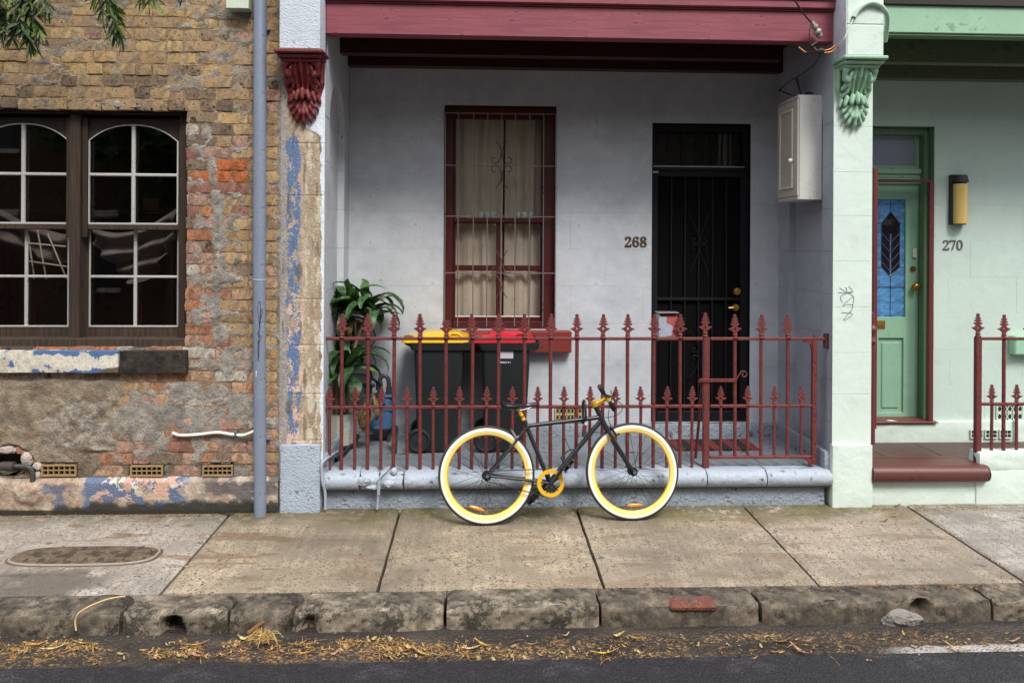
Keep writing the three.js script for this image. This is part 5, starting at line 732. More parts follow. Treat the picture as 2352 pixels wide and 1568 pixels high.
// door recess, frame, transom
{
  const zD = ZW - 0.16, d = part('door', mint, 'green panelled door with stained glass, reflected sky painted into its panes'), Y = (v, z = zD) => at(2060, v, z).y, X = (u, z = zD) => at(u, 600, z).x, x1 = MO[1];
  obj('reveal', [bx(x1 - 0.004, x1 + 0.04, MO[2], MO[3], ZW - 0.3, ZW - 0.004, 0), bx(MO[0], x1, MO[3] - 0.003, MO[3] + 0.04, ZW - 0.3, ZW - 0.004, 0), bx(MO[0] - 0.04, MO[0] + 0.004, MO[2], MO[3], ZW - 0.3, ZW - 0.004, 0)], mGreenD, d, 0.8);
  const xr = X(2110), xl = X(2110) - 0.74, y0 = Y(957), yh = Y(420);
  obj('frame', [bx(xr + 0.002, x1 - 0.005, y0, MO[3] - 0.004, zD - 0.06, ZW - 0.07, 0.006), bx(xl, xr + 0.001, MO[3] - 0.06, MO[3] - 0.004, zD - 0.06, ZW - 0.07, 0.006), bx(MO[0] + 0.005, xl - 0.002, y0, MO[3] - 0.004, zD - 0.06, ZW - 0.07, 0.006)], mGreenD, d, 0.8);
  for (const [a, b, o] of [[388, 400, 0.05], [401, 409, 0.03], [409, 422, 0.045]]) obj('transom_rail', [bx(xl, xr + 0.001, Y(b), Y(a), zD - 0.05, zD + o, 0.005)], mGreenTrim, d, 0.8);
  obj('transom_sash', [slab([[xl, Y(388)], [xr, Y(388)], [xr, Y(295)], [xl, Y(295)]], zD - 0.03, zD + 0.01, [[[xl + 0.06, Y(380)], [X(2101), Y(380)], [X(2101), Y(310)], [xl + 0.06, Y(310)]]], 0.003)], mGreenTrim, d, 0.8);
  obj('transom_pane', [bx(xl + 0.05, xr - 0.02, Y(384), Y(306), zD - 0.014, zD - 0.010, 0)], phys({ color: col(150, 152, 172), roughness: 0.25, clearcoat: 1, clearcoatRoughness: 0.03 }), d);
  const g0 = X(2018) - 0.012, g1 = X(2080), ga = Y(728), gb = Y(458), xm = (g0 + g1) / 2, pa = Y(947), pb = Y(776), p1 = X(2076), p0 = 2 * xm - p1;
  obj('leaf', [slab([[xl + 0.004, y0], [xr - 0.002, y0], [xr - 0.002, yh], [xl + 0.004, yh]], zD - 0.03, zD + 0.008, [[[g0, ga], [g1, ga], [g1, gb], [g0, gb]], [[p0, pa], [p1, pa], [p1, pb], [p0, pb]]], 0.003)], mGreenDoor, d, 0.8);
  obj('door_panel', [bx(p0 - 0.01, p1 + 0.01, pa - 0.01, pb + 0.01, zD - 0.03, zD - 0.012, 0), bx(p0 + 0.035, p1 - 0.035, pa + 0.04, pb - 0.04, zD - 0.014, zD - 0.002, 0.006)], mGreenDoor, d, 0.8);
  // stained glass panes; reflected sky is painted into the blue ones
  const tG = tex(256, 256, (u, v, c) => { const a = fbm(u * 5, v * 9, 4, 5), k = 0.85 + 0.5 * (a - 0.5); c[0] = k * 0.9; c[1] = k; c[2] = k; mix3(c, 225, 235, 250, 0.5 * sst(0.55, 0.75, a)); });
  const mSkyBlue = phys({ color: col(112, 160, 216), map: tG, roughness: 0.12, clearcoat: 1, clearcoatRoughness: 0.05, bumpMap: bLump, bumpScale: 0.004 }), mDk = phys({ color: col(26, 22, 34), roughness: 0.15, clearcoat: 1, bumpMap: bLump, bumpScale: 0.004 }), lead = mat({ color: col(62, 70, 86), roughness: 0.5, metalness: 0.5 });
  const q = (x, y) => [lerp(g0, g1, x), lerp(ga, gb, y)], zp = zD - 0.012, hw = 0.32, yT = 0.895, yS = 0.80, yB = 0.345, yB2 = 0.425, pane = (pts, m) => obj('pane', slab(pts.map(([x, y]) => q(x, y)), zp - 0.004, zp), m, d, 0.25);
  pane([[0, yS], [0.5 - hw, yS], [0.5, yT], [0.5, 1], [0, 1]], mSkyBlue); pane([[1, yS], [1, 1], [0.5, 1], [0.5, yT], [0.5 + hw, yS]], mSkyBlue); pane([[0, yB2], [0.5 - hw, yB2], [0.5 - hw, yS], [0, yS]], mSkyBlue); pane([[0.5 + hw, yB2], [1, yB2], [1, yS], [0.5 + hw, yS]], mSkyBlue);
  pane([[0, 0.255], [0.45, 0.255], [0.5, 0.275], [0.5, yB], [0.5 - hw, yB2], [0, yB2]], mSkyBlue); pane([[1, 0.255], [1, yB2], [0.5 + hw, yB2], [0.5, yB], [0.5, 0.275], [0.55, 0.255]], mSkyBlue); pane([[0, 0], [0.5, 0], [0.5, 0.235], [0.45, 0.255], [0, 0.255]], mSkyBlue); pane([[1, 0], [1, 0.255], [0.55, 0.255], [0.5, 0.235], [0.5, 0]], mSkyBlue); pane([[0.45, 0.255], [0.5, 0.237], [0.55, 0.255], [0.5, 0.273]], mDk);
  pane([[0.5, yT], [0.5 - hw, yS], [0.5, 0.705], [0.5 + hw, yS]], mDk); pane([[0.47, yB + 0.014], [0.53, yB + 0.014], [0.53, 0.71], [0.47, 0.71]], mSkyBlue);
  for (const s of [-1, 1]) { const yy = [yS, 0.715, 0.632, 0.552, 0.472]; for (let i = 0; i < 5; i++) { const a = yy[i], b = yy[i + 1] ?? yB2, xo = 0.5 + s * hw, xi = 0.5 + s * 0.03, dn = 0.078; pane(i < 4 ? [[xo, a], [xi, a - dn], [xi, b - dn], [xo, b]] : [[xo, a], [xi, a - dn], [xi, yB + 0.014], [xo, yB2]], mDk); if (i) { const A = q(xo, a), B = q(xi, a - dn); obj('lead_came', rod(V(...A, zp + 0.002), V(...B, zp + 0.002), 0.0022, 0.0022, 5), mat({ color: col(120, 112, 112), roughness: 0.5 }), d); } } }
  for (const [a, b, c, e] of [[0.5, yT, 0.5, 1], [0, yS, 0.5 - hw, yS], [0.5 + hw, yS, 1, yS], [0, yB2, 0.5 - hw, yB2], [0.5 + hw, yB2, 1, yB2], [0.5, 0, 0.5, yB], [0, 0.255, 1, 0.255], [0.5 - hw, yS, 0.5 - hw, yB2], [0.5 + hw, yS, 0.5 + hw, yB2], [0.5 - hw, yS, 0.5, yT], [0.5 + hw, yS, 0.5, yT], [0.5 - hw, yB2, 0.5, yB], [0.5 + hw, yB2, 0.5, yB], [0.47, yB, 0.47, 0.71], [0.53, yB, 0.53, 0.71]]) obj('lead_came', rod(V(...q(a, b), zp + 0.002), V(...q(c, e), zp + 0.002), 0.003, 0.003, 5), lead, d);
  // furniture
  const brass = mat({ color: col(176, 122, 52), roughness: 0.28, metalness: 0.85 }), zf = zD + 0.008, k = at(2098, 657, zf), l = at(2097, 617, zf), bell = at(2100, 581, zf), ls = at(2022, 745, zf);
  obj('door_knob', [ball(V(k.x, k.y, zf + 0.05), 0.034, 0.034, 0.028, 20), rod(V(k.x, k.y, zf), V(k.x, k.y, zf + 0.04), 0.016, 0.012, 14)], brass, d); const cyl = new THREE.CylinderGeometry(0.024, 0.026, 0.012, 20); cyl.rotateX(Math.PI / 2); cyl.translate(l.x, l.y, zf + 0.006); obj('lock', [cyl, bx(l.x - 0.003, l.x + 0.003, l.y - 0.009, l.y + 0.009, zf + 0.010, zf + 0.015, 0.001)], brass, d);
  obj('bell_push', [bx(bell.x - 0.018, bell.x + 0.018, bell.y - 0.042, bell.y + 0.042, zf, zf + 0.018, 0.004), ball(V(bell.x, bell.y + 0.01, zf + 0.018), 0.008, 0.008, 0.004)], mat({ color: col(198, 196, 178), roughness: 0.5 }), d); obj('letter_plate', [slab([[ls.x - 0.11, ls.y - 0.036], [ls.x + 0.045, ls.y - 0.036], [ls.x + 0.045, ls.y + 0.036], [ls.x - 0.11, ls.y + 0.036]], zf, zf + 0.008, [], 0.003), bx(ls.x - 0.095, ls.x + 0.025, ls.y - 0.018, ls.y + 0.018, zf + 0.008, zf + 0.013, 0.003)], mat({ color: col(178, 138, 62), roughness: 0.35, metalness: 0.8 }), d);
  obj('threshold', [bx(MO[0], x1 + 0.01, Y(968, ZW + 0.02) - 0.004, y0 + 0.004, zD - 0.05, ZW + 0.07, 0.008)], mat({ color: col(120, 66, 60), map: tDirty, roughness: 0.5 }), d);
}
// maroon frame of the security door and its open leaf, seen edge on
const mIronD = mat({ color: col(104, 44, 46), map: tWorn, roughness: 0.45 });
{
  const z = ZW + 0.03, f = thing('security_door', 'maroon steel security door standing open at the mint house entrance', 'door', [gx(2140, z), MF, z]);
  const xR = gx(2144, z), xR0 = gx(2134, z), yT = at(2100, 412, z).y, yB = at(2100, 968, z).y, xl = 3.14, hx = gx(2010, z) - 0.03;
  obj('frame', [bx(xR0, xR, yB, yT, z - 0.03, z + 0.012, 0.003), bx(xl, xR0 - 0.001, yT - 0.024, yT, z - 0.03, z + 0.012, 0.003), bx(xl, xR, yB - 0.02, yB - 0.001, z - 0.03, z + 0.02, 0.003)], mIronD, f);
  const lz0 = z + 0.02, lz1 = z + 0.70, lx = at(2012, 600, lz1).x, ly0 = at(2012, 985, lz1).y, ly1 = at(2012, 386, lz1).y;
  obj('leaf_frame', [bx(lx - 0.016, lx + 0.016, ly0, ly1, lz1 - 0.03, lz1, 0.003), bx(lx - 0.012, lx + 0.012, ly0, ly1, lz0, lz0 + 0.03, 0.003), bx(lx - 0.012, lx + 0.012, ly1 - 0.03, ly1 - 0.001, lz0 + 0.031, lz1 - 0.031, 0.003), bx(lx - 0.012, lx + 0.012, ly0, ly0 + 0.05, lz0 + 0.031, lz1 - 0.031, 0.003)], mIronD, f);
  for (let i = 1; i < 6; i++) { const zz = lerp(lz0 + 0.03, lz1 - 0.03, i / 6); obj('leaf_bar', rod(V(lx, ly0 + 0.05, zz), V(lx, ly1 - 0.03, zz), 0.006, 0.006, 6), mIronD, f); }
}
// beams, ceiling
obj('front_beam', [bx(GXR + 0.001, 6.2, at(2200, 77, 0).y, at(2200, 13, 0).y, -0.10, 0.0, 0.006)], mGreenTrim, mint, 0.8); obj('beam_moulding', [bx(GXR + 0.001, 6.2, at(2200, 77, 0).y - 0.018, at(2200, 77, 0).y - 0.001, -0.10, -0.012, 0.004)], mGreenD, mint, 0.8);
const mOlive = mat({ color: col(104, 112, 84), map: tWorn, roughness: 0.6 }); obj('joist', [bx(GXR + 0.001, 6.2, 3.40, 3.62, -0.62, -0.54, 0.006)], mOlive, mint, 0.8); obj('joist', [bx(GXR + 0.001, 6.2, 3.36, 3.62, ZW + 0.005, ZW + 0.09, 0.006)], mOlive, mint, 0.8);
for (let i = 0; i < 9; i++) { const z = -0.11 - i * 0.104; obj('ceiling_board', [bx(GXR, 6.2, 3.63, 3.66, z - 0.101, z, 0.003)], mOlive, mint, 0.8); }
obj('roof_deck', [bx(GXR, 6.2, 3.665, 3.74, -1.5, -0.02, 0), bx(GXR, 6.2, 3.74, TOP, -1.5, -1.2, 0)], mMintJ, mint); obj('balcony_edge', [bx(GXR + 0.07, 6.2, at(2200, 10, 0.04).y, TOP, -0.1, 0.02, 0.004)], mat({ color: col(58, 56, 50), map: tDirty, roughness: 0.9 }), mint);
// brown step, porch floor and low wall
{
  const mStep = mat({ color: col(98, 54, 48), map: tWorn, roughness: 0.40, bumpMap: bGrain, bumpScale: 0.0015 }), mBrown = mat({ color: col(92, 68, 62), map: tDirty, roughness: 0.55, bumpMap: bRough, bumpScale: 0.004 }), xe = gx(2282, 0.06, 1090), yt = at(2100, 1072, 0.04).y, R = 0.062, xs = GXR + 0.003;
  const prof = [[-0.25, yt], [0.0, yt]]; for (let i = 1; i <= 10; i++) { const a = Math.PI / 2 - Math.PI * i / 10 * 0.98; prof.push([0.0 + 0.055 * Math.cos(a), yt - R + R * Math.sin(a)]); } prof.push([-0.25, yt - 2 * R]);
  obj('step', [along(prof, xs, xe - 0.02, 0, 0.7), along(prof.map(([z, y]) => [z * 0.97, lerp(y, yt - R, 0.06)]), xe - 0.0195, xe, 0.012, 0.7)], mStep, mint, 0.5, 'glossy red-brown bullnosed step');
  for (const [a, b] of [[xs, 3.30], [3.304, 3.78], [3.784, 4.6], [4.604, 6.1]]) obj('porch_flag', [bx(a, b, MF - 0.05, MF + 0.004 * h2(a * 9 | 0, 2), ZW + 0.01, -0.27, 0.004)], mBrown, mint, 0.7);
  { const g = new THREE.PlaneGeometry(1, 1, 20, 6), p = g.attributes.position; for (let i = 0; i < p.count; i++) { const a = p.getX(i) + 0.5, b = 0.5 - p.getY(i); p.setXYZ(i, lerp(xs, xe - 0.13, a), lerp(MF + 0.004, yt + 0.001, b), lerp(-0.275, -0.20, b)); } g.computeVertexNormals(); obj('porch_ramp', g, mBrown, mint, 0.7); }
  obj('step_base', roughBox(xs - 0.01, xe + 0.02, -0.05, yt - 2 * R + 0.004, -0.4, -0.025, 0.006, 61, 50), mMintW, mint, 0.7);
  const wx = gx(2251, -0.02, 1050), wt = at(2300, 1038, -0.02).y; obj('low_wall', roughBox(wx, 6.1, yt - 0.05, wt, -0.16, -0.02, 0.008, 66, 60), mMintW, mint, 0.7); obj('low_wall', roughBox(xe - 0.08, 6.1, -0.05, yt - 0.045, -0.3, -0.012, 0.006, 67, 60), mMintW, mint, 0.7); obj('porch_base', [bx(xs, 6.1, -0.3, MF - 0.055, ZW, -0.32, 0)], mMintJ, mint);
}
// vents low on the wall
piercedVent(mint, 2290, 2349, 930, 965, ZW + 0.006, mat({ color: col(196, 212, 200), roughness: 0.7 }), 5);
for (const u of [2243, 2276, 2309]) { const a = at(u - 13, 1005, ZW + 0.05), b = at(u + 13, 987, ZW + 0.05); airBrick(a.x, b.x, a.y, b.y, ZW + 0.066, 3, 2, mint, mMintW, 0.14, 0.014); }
number('270', 2166, 2213, 574, 551, ZW, mat({ color: col(112, 104, 108), roughness: 0.4, metalness: 0.4 }), font2, 'slim grey serif digits reading 270 on the mint wall');
{ // wall lamp, switched off
  const a = at(2179, 515, ZW), b = at(2214, 402, ZW), t = thing('wall_lamp', 'unlit wall lamp with amber half round diffuser and black back', 'lamp', [a.x, a.y, ZW]), w = b.x - a.x, xc = a.x + w * 0.54, r = w * 0.46, mk = mat({ color: col(38, 34, 38), roughness: 0.6, bumpMap: bRough, bumpScale: 0.002 });
  obj('back_plate', [bx(a.x, b.x, a.y - 0.004, b.y, ZW, ZW + 0.05, 0.004)], mk, t); const g = new THREE.CylinderGeometry(r, r, (b.y - a.y) * 0.80, 24, 1, false, -Math.PI / 2, Math.PI); g.scale(1, 1, 0.9); g.translate(xc, a.y + (b.y - a.y) * 0.41, ZW + 0.051); obj('diffuser', g, phys({ color: col(206, 176, 104), roughness: 0.35, clearcoat: 0.5 }), t);
  const cap = new THREE.CylinderGeometry(r * 0.92, r * 1.12, (b.y - a.y) * 0.14, 24, 1, false, -Math.PI / 2, Math.PI); cap.scale(1, 1, 0.9); cap.translate(xc, b.y - (b.y - a.y) * 0.085, ZW + 0.051); obj('cap', cap, mk, t);
}
{ const a = at(2317, 812, ZW), b = at(2420, 770, ZW); const t = thing('wall_box', 'pale green letter box hung on the mint wall behind the railing', 'box', [a.x, a.y, ZW]), m = mat({ color: col(160, 206, 176), map: tClean, roughness: 0.45 }); obj('case', [bx(a.x, b.x, a.y, b.y, ZW, ZW + 0.09, 0.01)], m, t); obj('lid', [bx(a.x - 0.006, b.x + 0.006, b.y - 0.03, b.y + 0.004, ZW + 0.002, ZW + 0.098, 0.008)], m, t); }
{ const t = thing('spout_pipe', 'mint painted pipe on the wall under the pierced vent', 'pipe', at(2336, 1000, ZW + 0.04).toArray()); obj('pipe', tube([at(2330, 972, ZW), at(2332, 967, ZW + 0.05), at(2336, 972, ZW + 0.07), at(2336, 1010, ZW + 0.07)], 0.014, 24, 8), mMintW, t); }

// ================================================================== IRON RAILINGS
const mIron = mat({ color: col(122, 52, 50), map: tRust, roughness: 0.55, bumpMap: bRough, bumpScale: 0.0015 }), FZ = -0.08;
function finialGeo(H, broken) {
  const R = [[8, 0.02], [14, 0.07], [14, 0.13], [10, 0.165], [24, 0.185], [25, 0.225], [12, 0.265], [30, 0.29], [31, 0.335], [13, 0.37], [36, 0.395], [37, 0.445], [17, 0.485], [26, 0.54], [38, 0.575], [54, 0.58], [54, 0.62], [38, 0.66], [22, 0.72], [14, 0.79], [14, 0.86]].filter((q) => !broken || q[1] > 0.27), k = H / 210;
  const P = [...R.map(([x, y]) => [x * k, H * (1 - y)]), ...R.slice().reverse().map(([x, y]) => [-x * k, H * (1 - y)])], hole = [[0, H * (1 - 0.52)], [11 * k, H * (1 - 0.605)], [0, H * (1 - 0.69)], [-11 * k, H * (1 - 0.605)]];
  const head = slab(P, -0.006, 0.006, [hole], 0.002, 4), rib = rod(V(0, H * (1 - (broken ? 0.3 : 0.06)), 0), V(0, H * 0.53, 0), 4 * k, 7 * k, 6), foot = lathe([[0, 0.20], [0.07, 0.20], [0.105, 0.165], [0.11, 0.14], [0.075, 0.125], [0.075, 0.10], [0.115, 0.075], [0.125, 0.05], [0.125, 0], [0, 0]].map(([r, y]) => [r * H, y * H]), V(0, 0, 0), 10);
  return uvm(join([head, rib, foot]), 0.2, 0.1, 0.2);
}
const fTall = finialGeo(0.185), fBroken = finialGeo(0.185, true), fSmall = finialGeo(0.150), barGeo = {};
const bar = (r, n = 8) => barGeo[r] ??= uvm(new THREE.CylinderGeometry(r, r, 1, n), 0.3);
function picket(parent, u, v, yFoot, yRail, r, f, z = FZ) {
  const x = at(u, v, z).x, k = new THREE.Mesh(bar(r), mIron); k.name = 'picket'; const h = yRail - yFoot, o = off.get(parent); k.castShadow = k.receiveShadow = true;
  const g = part('picket', parent), b = piece('bar', bar(r), mIron, g, V(x, (yFoot + yRail) / 2, z), [rr(-0.004, 0.004), 0, rr(-0.006, 0.006)], [1, h, 1]); piece('finial', f, mIron, g, V(x, yRail, z), [rr(-0.03, 0.03), rr(-0.3, 0.3), rr(-0.04, 0.04)]);
}
const yTop = at(1300, 777.5, FZ).y, yLow = at(1300, 933.5, FZ).y, foot = FL - 0.02;
const rail = (parent, x0, x1, y, z = FZ, name = 'rail') => obj(name, [bx(x0, x1, y - 0.011, y + 0.011, z - 0.013, z + 0.013, 0.004)], mIron, parent, 0.3);
const fence = thing('iron_fence', 'red-brown iron spear railing along the grey step', 'fence', [0.3, FL, FZ]);
[785, 845, 905, 965, 1025, 1085, 1145, 1205, 1265, 1325, 1385, 1442, 1502, 1563].forEach((u, i) => picket(fence, u, 800, foot, yTop, 0.0135, i === 4 ? fBroken : fTall));
[757, 815, 875, 935, 995, 1055, 1117, 1177, 1235, 1295, 1355, 1414, 1472, 1532, 1590].forEach((u) => picket(fence, u, 940, foot, yLow, 0.0115, fSmall));
const postX = at(1622, 900, FZ).x; rail(fence, XL - 0.01, postX - 0.024, yTop); rail(fence, XL - 0.01, postX - 0.024, yLow);
{ const g = part('post', fence); obj('shaft', [bx(postX - 0.022, postX + 0.022, foot - 0.01, yTop + 0.012, FZ - 0.022, FZ + 0.022, 0.004)], mIron, g, 0.3); piece('finial', fTall, mIron, g, V(postX - 0.008, yTop + 0.012, FZ));
  const a = at(1613, 888, FZ - 0.05), b = onY(1598, 1052, FL); obj('stay', [rod(a, b, 0.011, 0.011, 8), rod(at(1606, 874, FZ - 0.03), a, 0.01, 0.01, 8)], mIron, fence, 0.3); }
// gate
const gate = thing('iron_gate', 'red-brown iron gate with scrolled latch in front of the black door', 'gate', [2.1, FL, FZ]);
{
  const gx0 = postX + 0.03, gx1 = at(1870, 900, FZ).x, yB = at(1750, 1049, FZ).y, st = 0.017, hx = at(1896, 777, FZ).x;
  for (const u of [1689, 1749, 1810]) picket(gate, u, 800, yB, yTop, 0.0135, fTall); for (const u of [1656, 1718, 1779, 1841]) picket(gate, u, 940, yB, yLow, 0.0115, fSmall);
  rail(gate, gx0, hx, yTop); rail(gate, gx0, gx1 - st, yLow); rail(gate, gx0, gx1 - st, yB);
  obj('heel_stile', [bx(gx1 - st, gx1 + st, FL + 0.02, yTop - 0.012, FZ - st, FZ + st, 0.004), slab([[gx1 - 0.02, yTop - 0.012], [gx1 - 0.08, yTop - 0.012], [gx1 - 0.075, yTop - 0.022], [gx1 - 0.03, yTop - 0.04], [gx1 - 0.02, yTop - 0.075]], FZ - 0.012, FZ + 0.012), slab([[gx1 - 0.018, yB - 0.012], [gx1 - 0.09, yB - 0.0125], [gx1 - 0.05, yB - 0.028], [gx1 - 0.02, yB - 0.08]], FZ - 0.012, FZ + 0.012)], mIron, gate, 0.3); obj('pivot_pin', [rod(V(gx1, yTop, FZ), V(gx1, yTop + 0.03, FZ), 0.01)], mIron, gate);
  obj('hinge_eye', [bx(hx - 0.008, hx + 0.02, yTop - 0.07, yTop + 0.04, FZ - 0.02, FZ + 0.02, 0.004)], mat({ color: col(88, 50, 44), map: tDirty, roughness: 0.7 }), gate);
  const l0 = at(1606, 873, FZ + 0.02), l1 = at(1690, 873, FZ + 0.02); obj('latch_bar', [bx(l0.x, l1.x, l0.y - 0.013, l0.y + 0.013, FZ + 0.024, FZ + 0.032, 0.002)], mIron, gate, 0.2); const P = [at(1690, 876, FZ + 0.03), at(1695, 866, FZ + 0.03), at(1701, 856, FZ + 0.03)]; for (let i = 0; i <= 18; i++) { const t = i / 18, a = Math.PI - t * 7.6, r = 9.5 * (1 - 0.72 * t); P.push(at(1709 + r * Math.cos(a), 860 - r * Math.sin(a), FZ + 0.03)); } obj('latch_scroll', tube(P, 0.005, 60, 6), mIron, gate, 0.2);
}
// mint house railing: gate post, square post, spears
const fence2 = thing('iron_fence', 'maroon iron spear railing on the mint low wall', 'fence', [4.2, 0.36, FZ]);
{
  const wt = at(2300, 1038, -0.02).y - 0.02, y1 = at(2300, 777.5, FZ).y, y2 = at(2300, 927.5, FZ).y, xp = at(2246.5, 900, FZ).x, g = part('post', fence2); obj('shaft', [bx(xp - 0.021, xp + 0.021, at(2246, 1066, FZ).y - 0.02, y1 + 0.01, FZ - 0.021, FZ + 0.021, 0.004)], mIron, g, 0.3); piece('finial', fTall, mIron, g, V(xp, y1 + 0.008, FZ));
  for (const u of [2307, 2366, 2425, 2484, 2543]) picket(fence2, u, 800, wt, y1, 0.0135, fTall); for (const u of [2279, 2336, 2395, 2454, 2513]) picket(fence2, u, 940, wt, y2, 0.0115, fSmall); rail(fence2, xp + 0.021, at(2560, 800, FZ).x, y1); rail(fence2, xp + 0.021, at(2560, 800, FZ).x, y2);
  const q = at(2004, 880, FZ), yb = at(2004, 1004, FZ).y, gp = thing('gate_post', 'round maroon iron gate post with urn finial against the mint pier', 'post', [q.x, yb, FZ]); const ym = at(2004, 787, FZ).y, yt = at(2004, 716, FZ).y, h = yt - ym;
  obj('shaft', rod(V(q.x, yb - 0.05, FZ), V(q.x, ym, FZ), 0.022, 0.020, 14), mIronD, gp, 0.3); obj('urn', lathe([[0.028, 0], [0.032, 0.04], [0.026, 0.08], [0.024, 0.14], [0.018, 0.2], [0.019, 0.26], [0.032, 0.38], [0.034, 0.46], [0.024, 0.52], [0.016, 0.58], [0.015, 0.66], [0.02, 0.7], [0.013, 0.74], [0.013, 0.98], [0, 1]].map(([r, y]) => [r, y * h]), V(q.x, ym, FZ), 16), mIronD, gp, 0.3);
}
// letter box hung inside the railing
{
  const z = FZ - 0.03, a = at(1513, 774, z), b = at(1557, 717, z), t = thing('letter_box', 'worn red tin letter box hung on the spear railing', 'letter box', [a.x, a.y, z]);
  const tTin = tex(256, 256, (u, v, c) => { const n = fbm(u * 4, v * 4, 4), f = fbm(u * 30, v * 30, 3), k = 0.92 + 0.3 * (f - 0.5); set3(c, 172 * k, 82 * k, 78 * k); const m = sst(0.0, 0.05, 0.42 + 0.34 * sst(0.62, 0.42, v) + 0.12 * (n - 0.5) - u - 0.35 * sst(0.1, 0.0, v)); mix3(c, 176 * k, 184 * k, 196 * k, m); mix3(c, 90, 100, 120, m * 0.6 * sst(0.55, 0.7, f)); }, true, false);
  const g = bx(a.x, b.x, a.y, b.y - 0.012, z - 0.09, z, 0.003), p = g.attributes.position, uv = new Float32Array(p.count * 2); for (let i = 0; i < p.count; i++) { uv[2 * i] = (p.getX(i) - a.x) / (b.x - a.x); uv[2 * i + 1] = (p.getY(i) - a.y) / (b.y - a.y); } g.setAttribute('uv', new THREE.BufferAttribute(uv, 2)); obj('case', g, mat({ map: tTin, roughness: 0.6 }), t, 0);
  obj('slot', [bx(a.x + 0.012, b.x - 0.012, b.y - 0.030, b.y - 0.014, z - 0.0, z + 0.002, 0)], mHoleShade, t); const lid = bx(a.x - 0.006, b.x + 0.006, b.y - 0.006, b.y, z - 0.10, z + 0.022, 0.002); obj('lid', [lid], mat({ color: col(186, 176, 176), map: tWorn, roughness: 0.3, metalness: 0.6 }), t, 0.3);  // slot is a dark box on the case, its shade painted
}

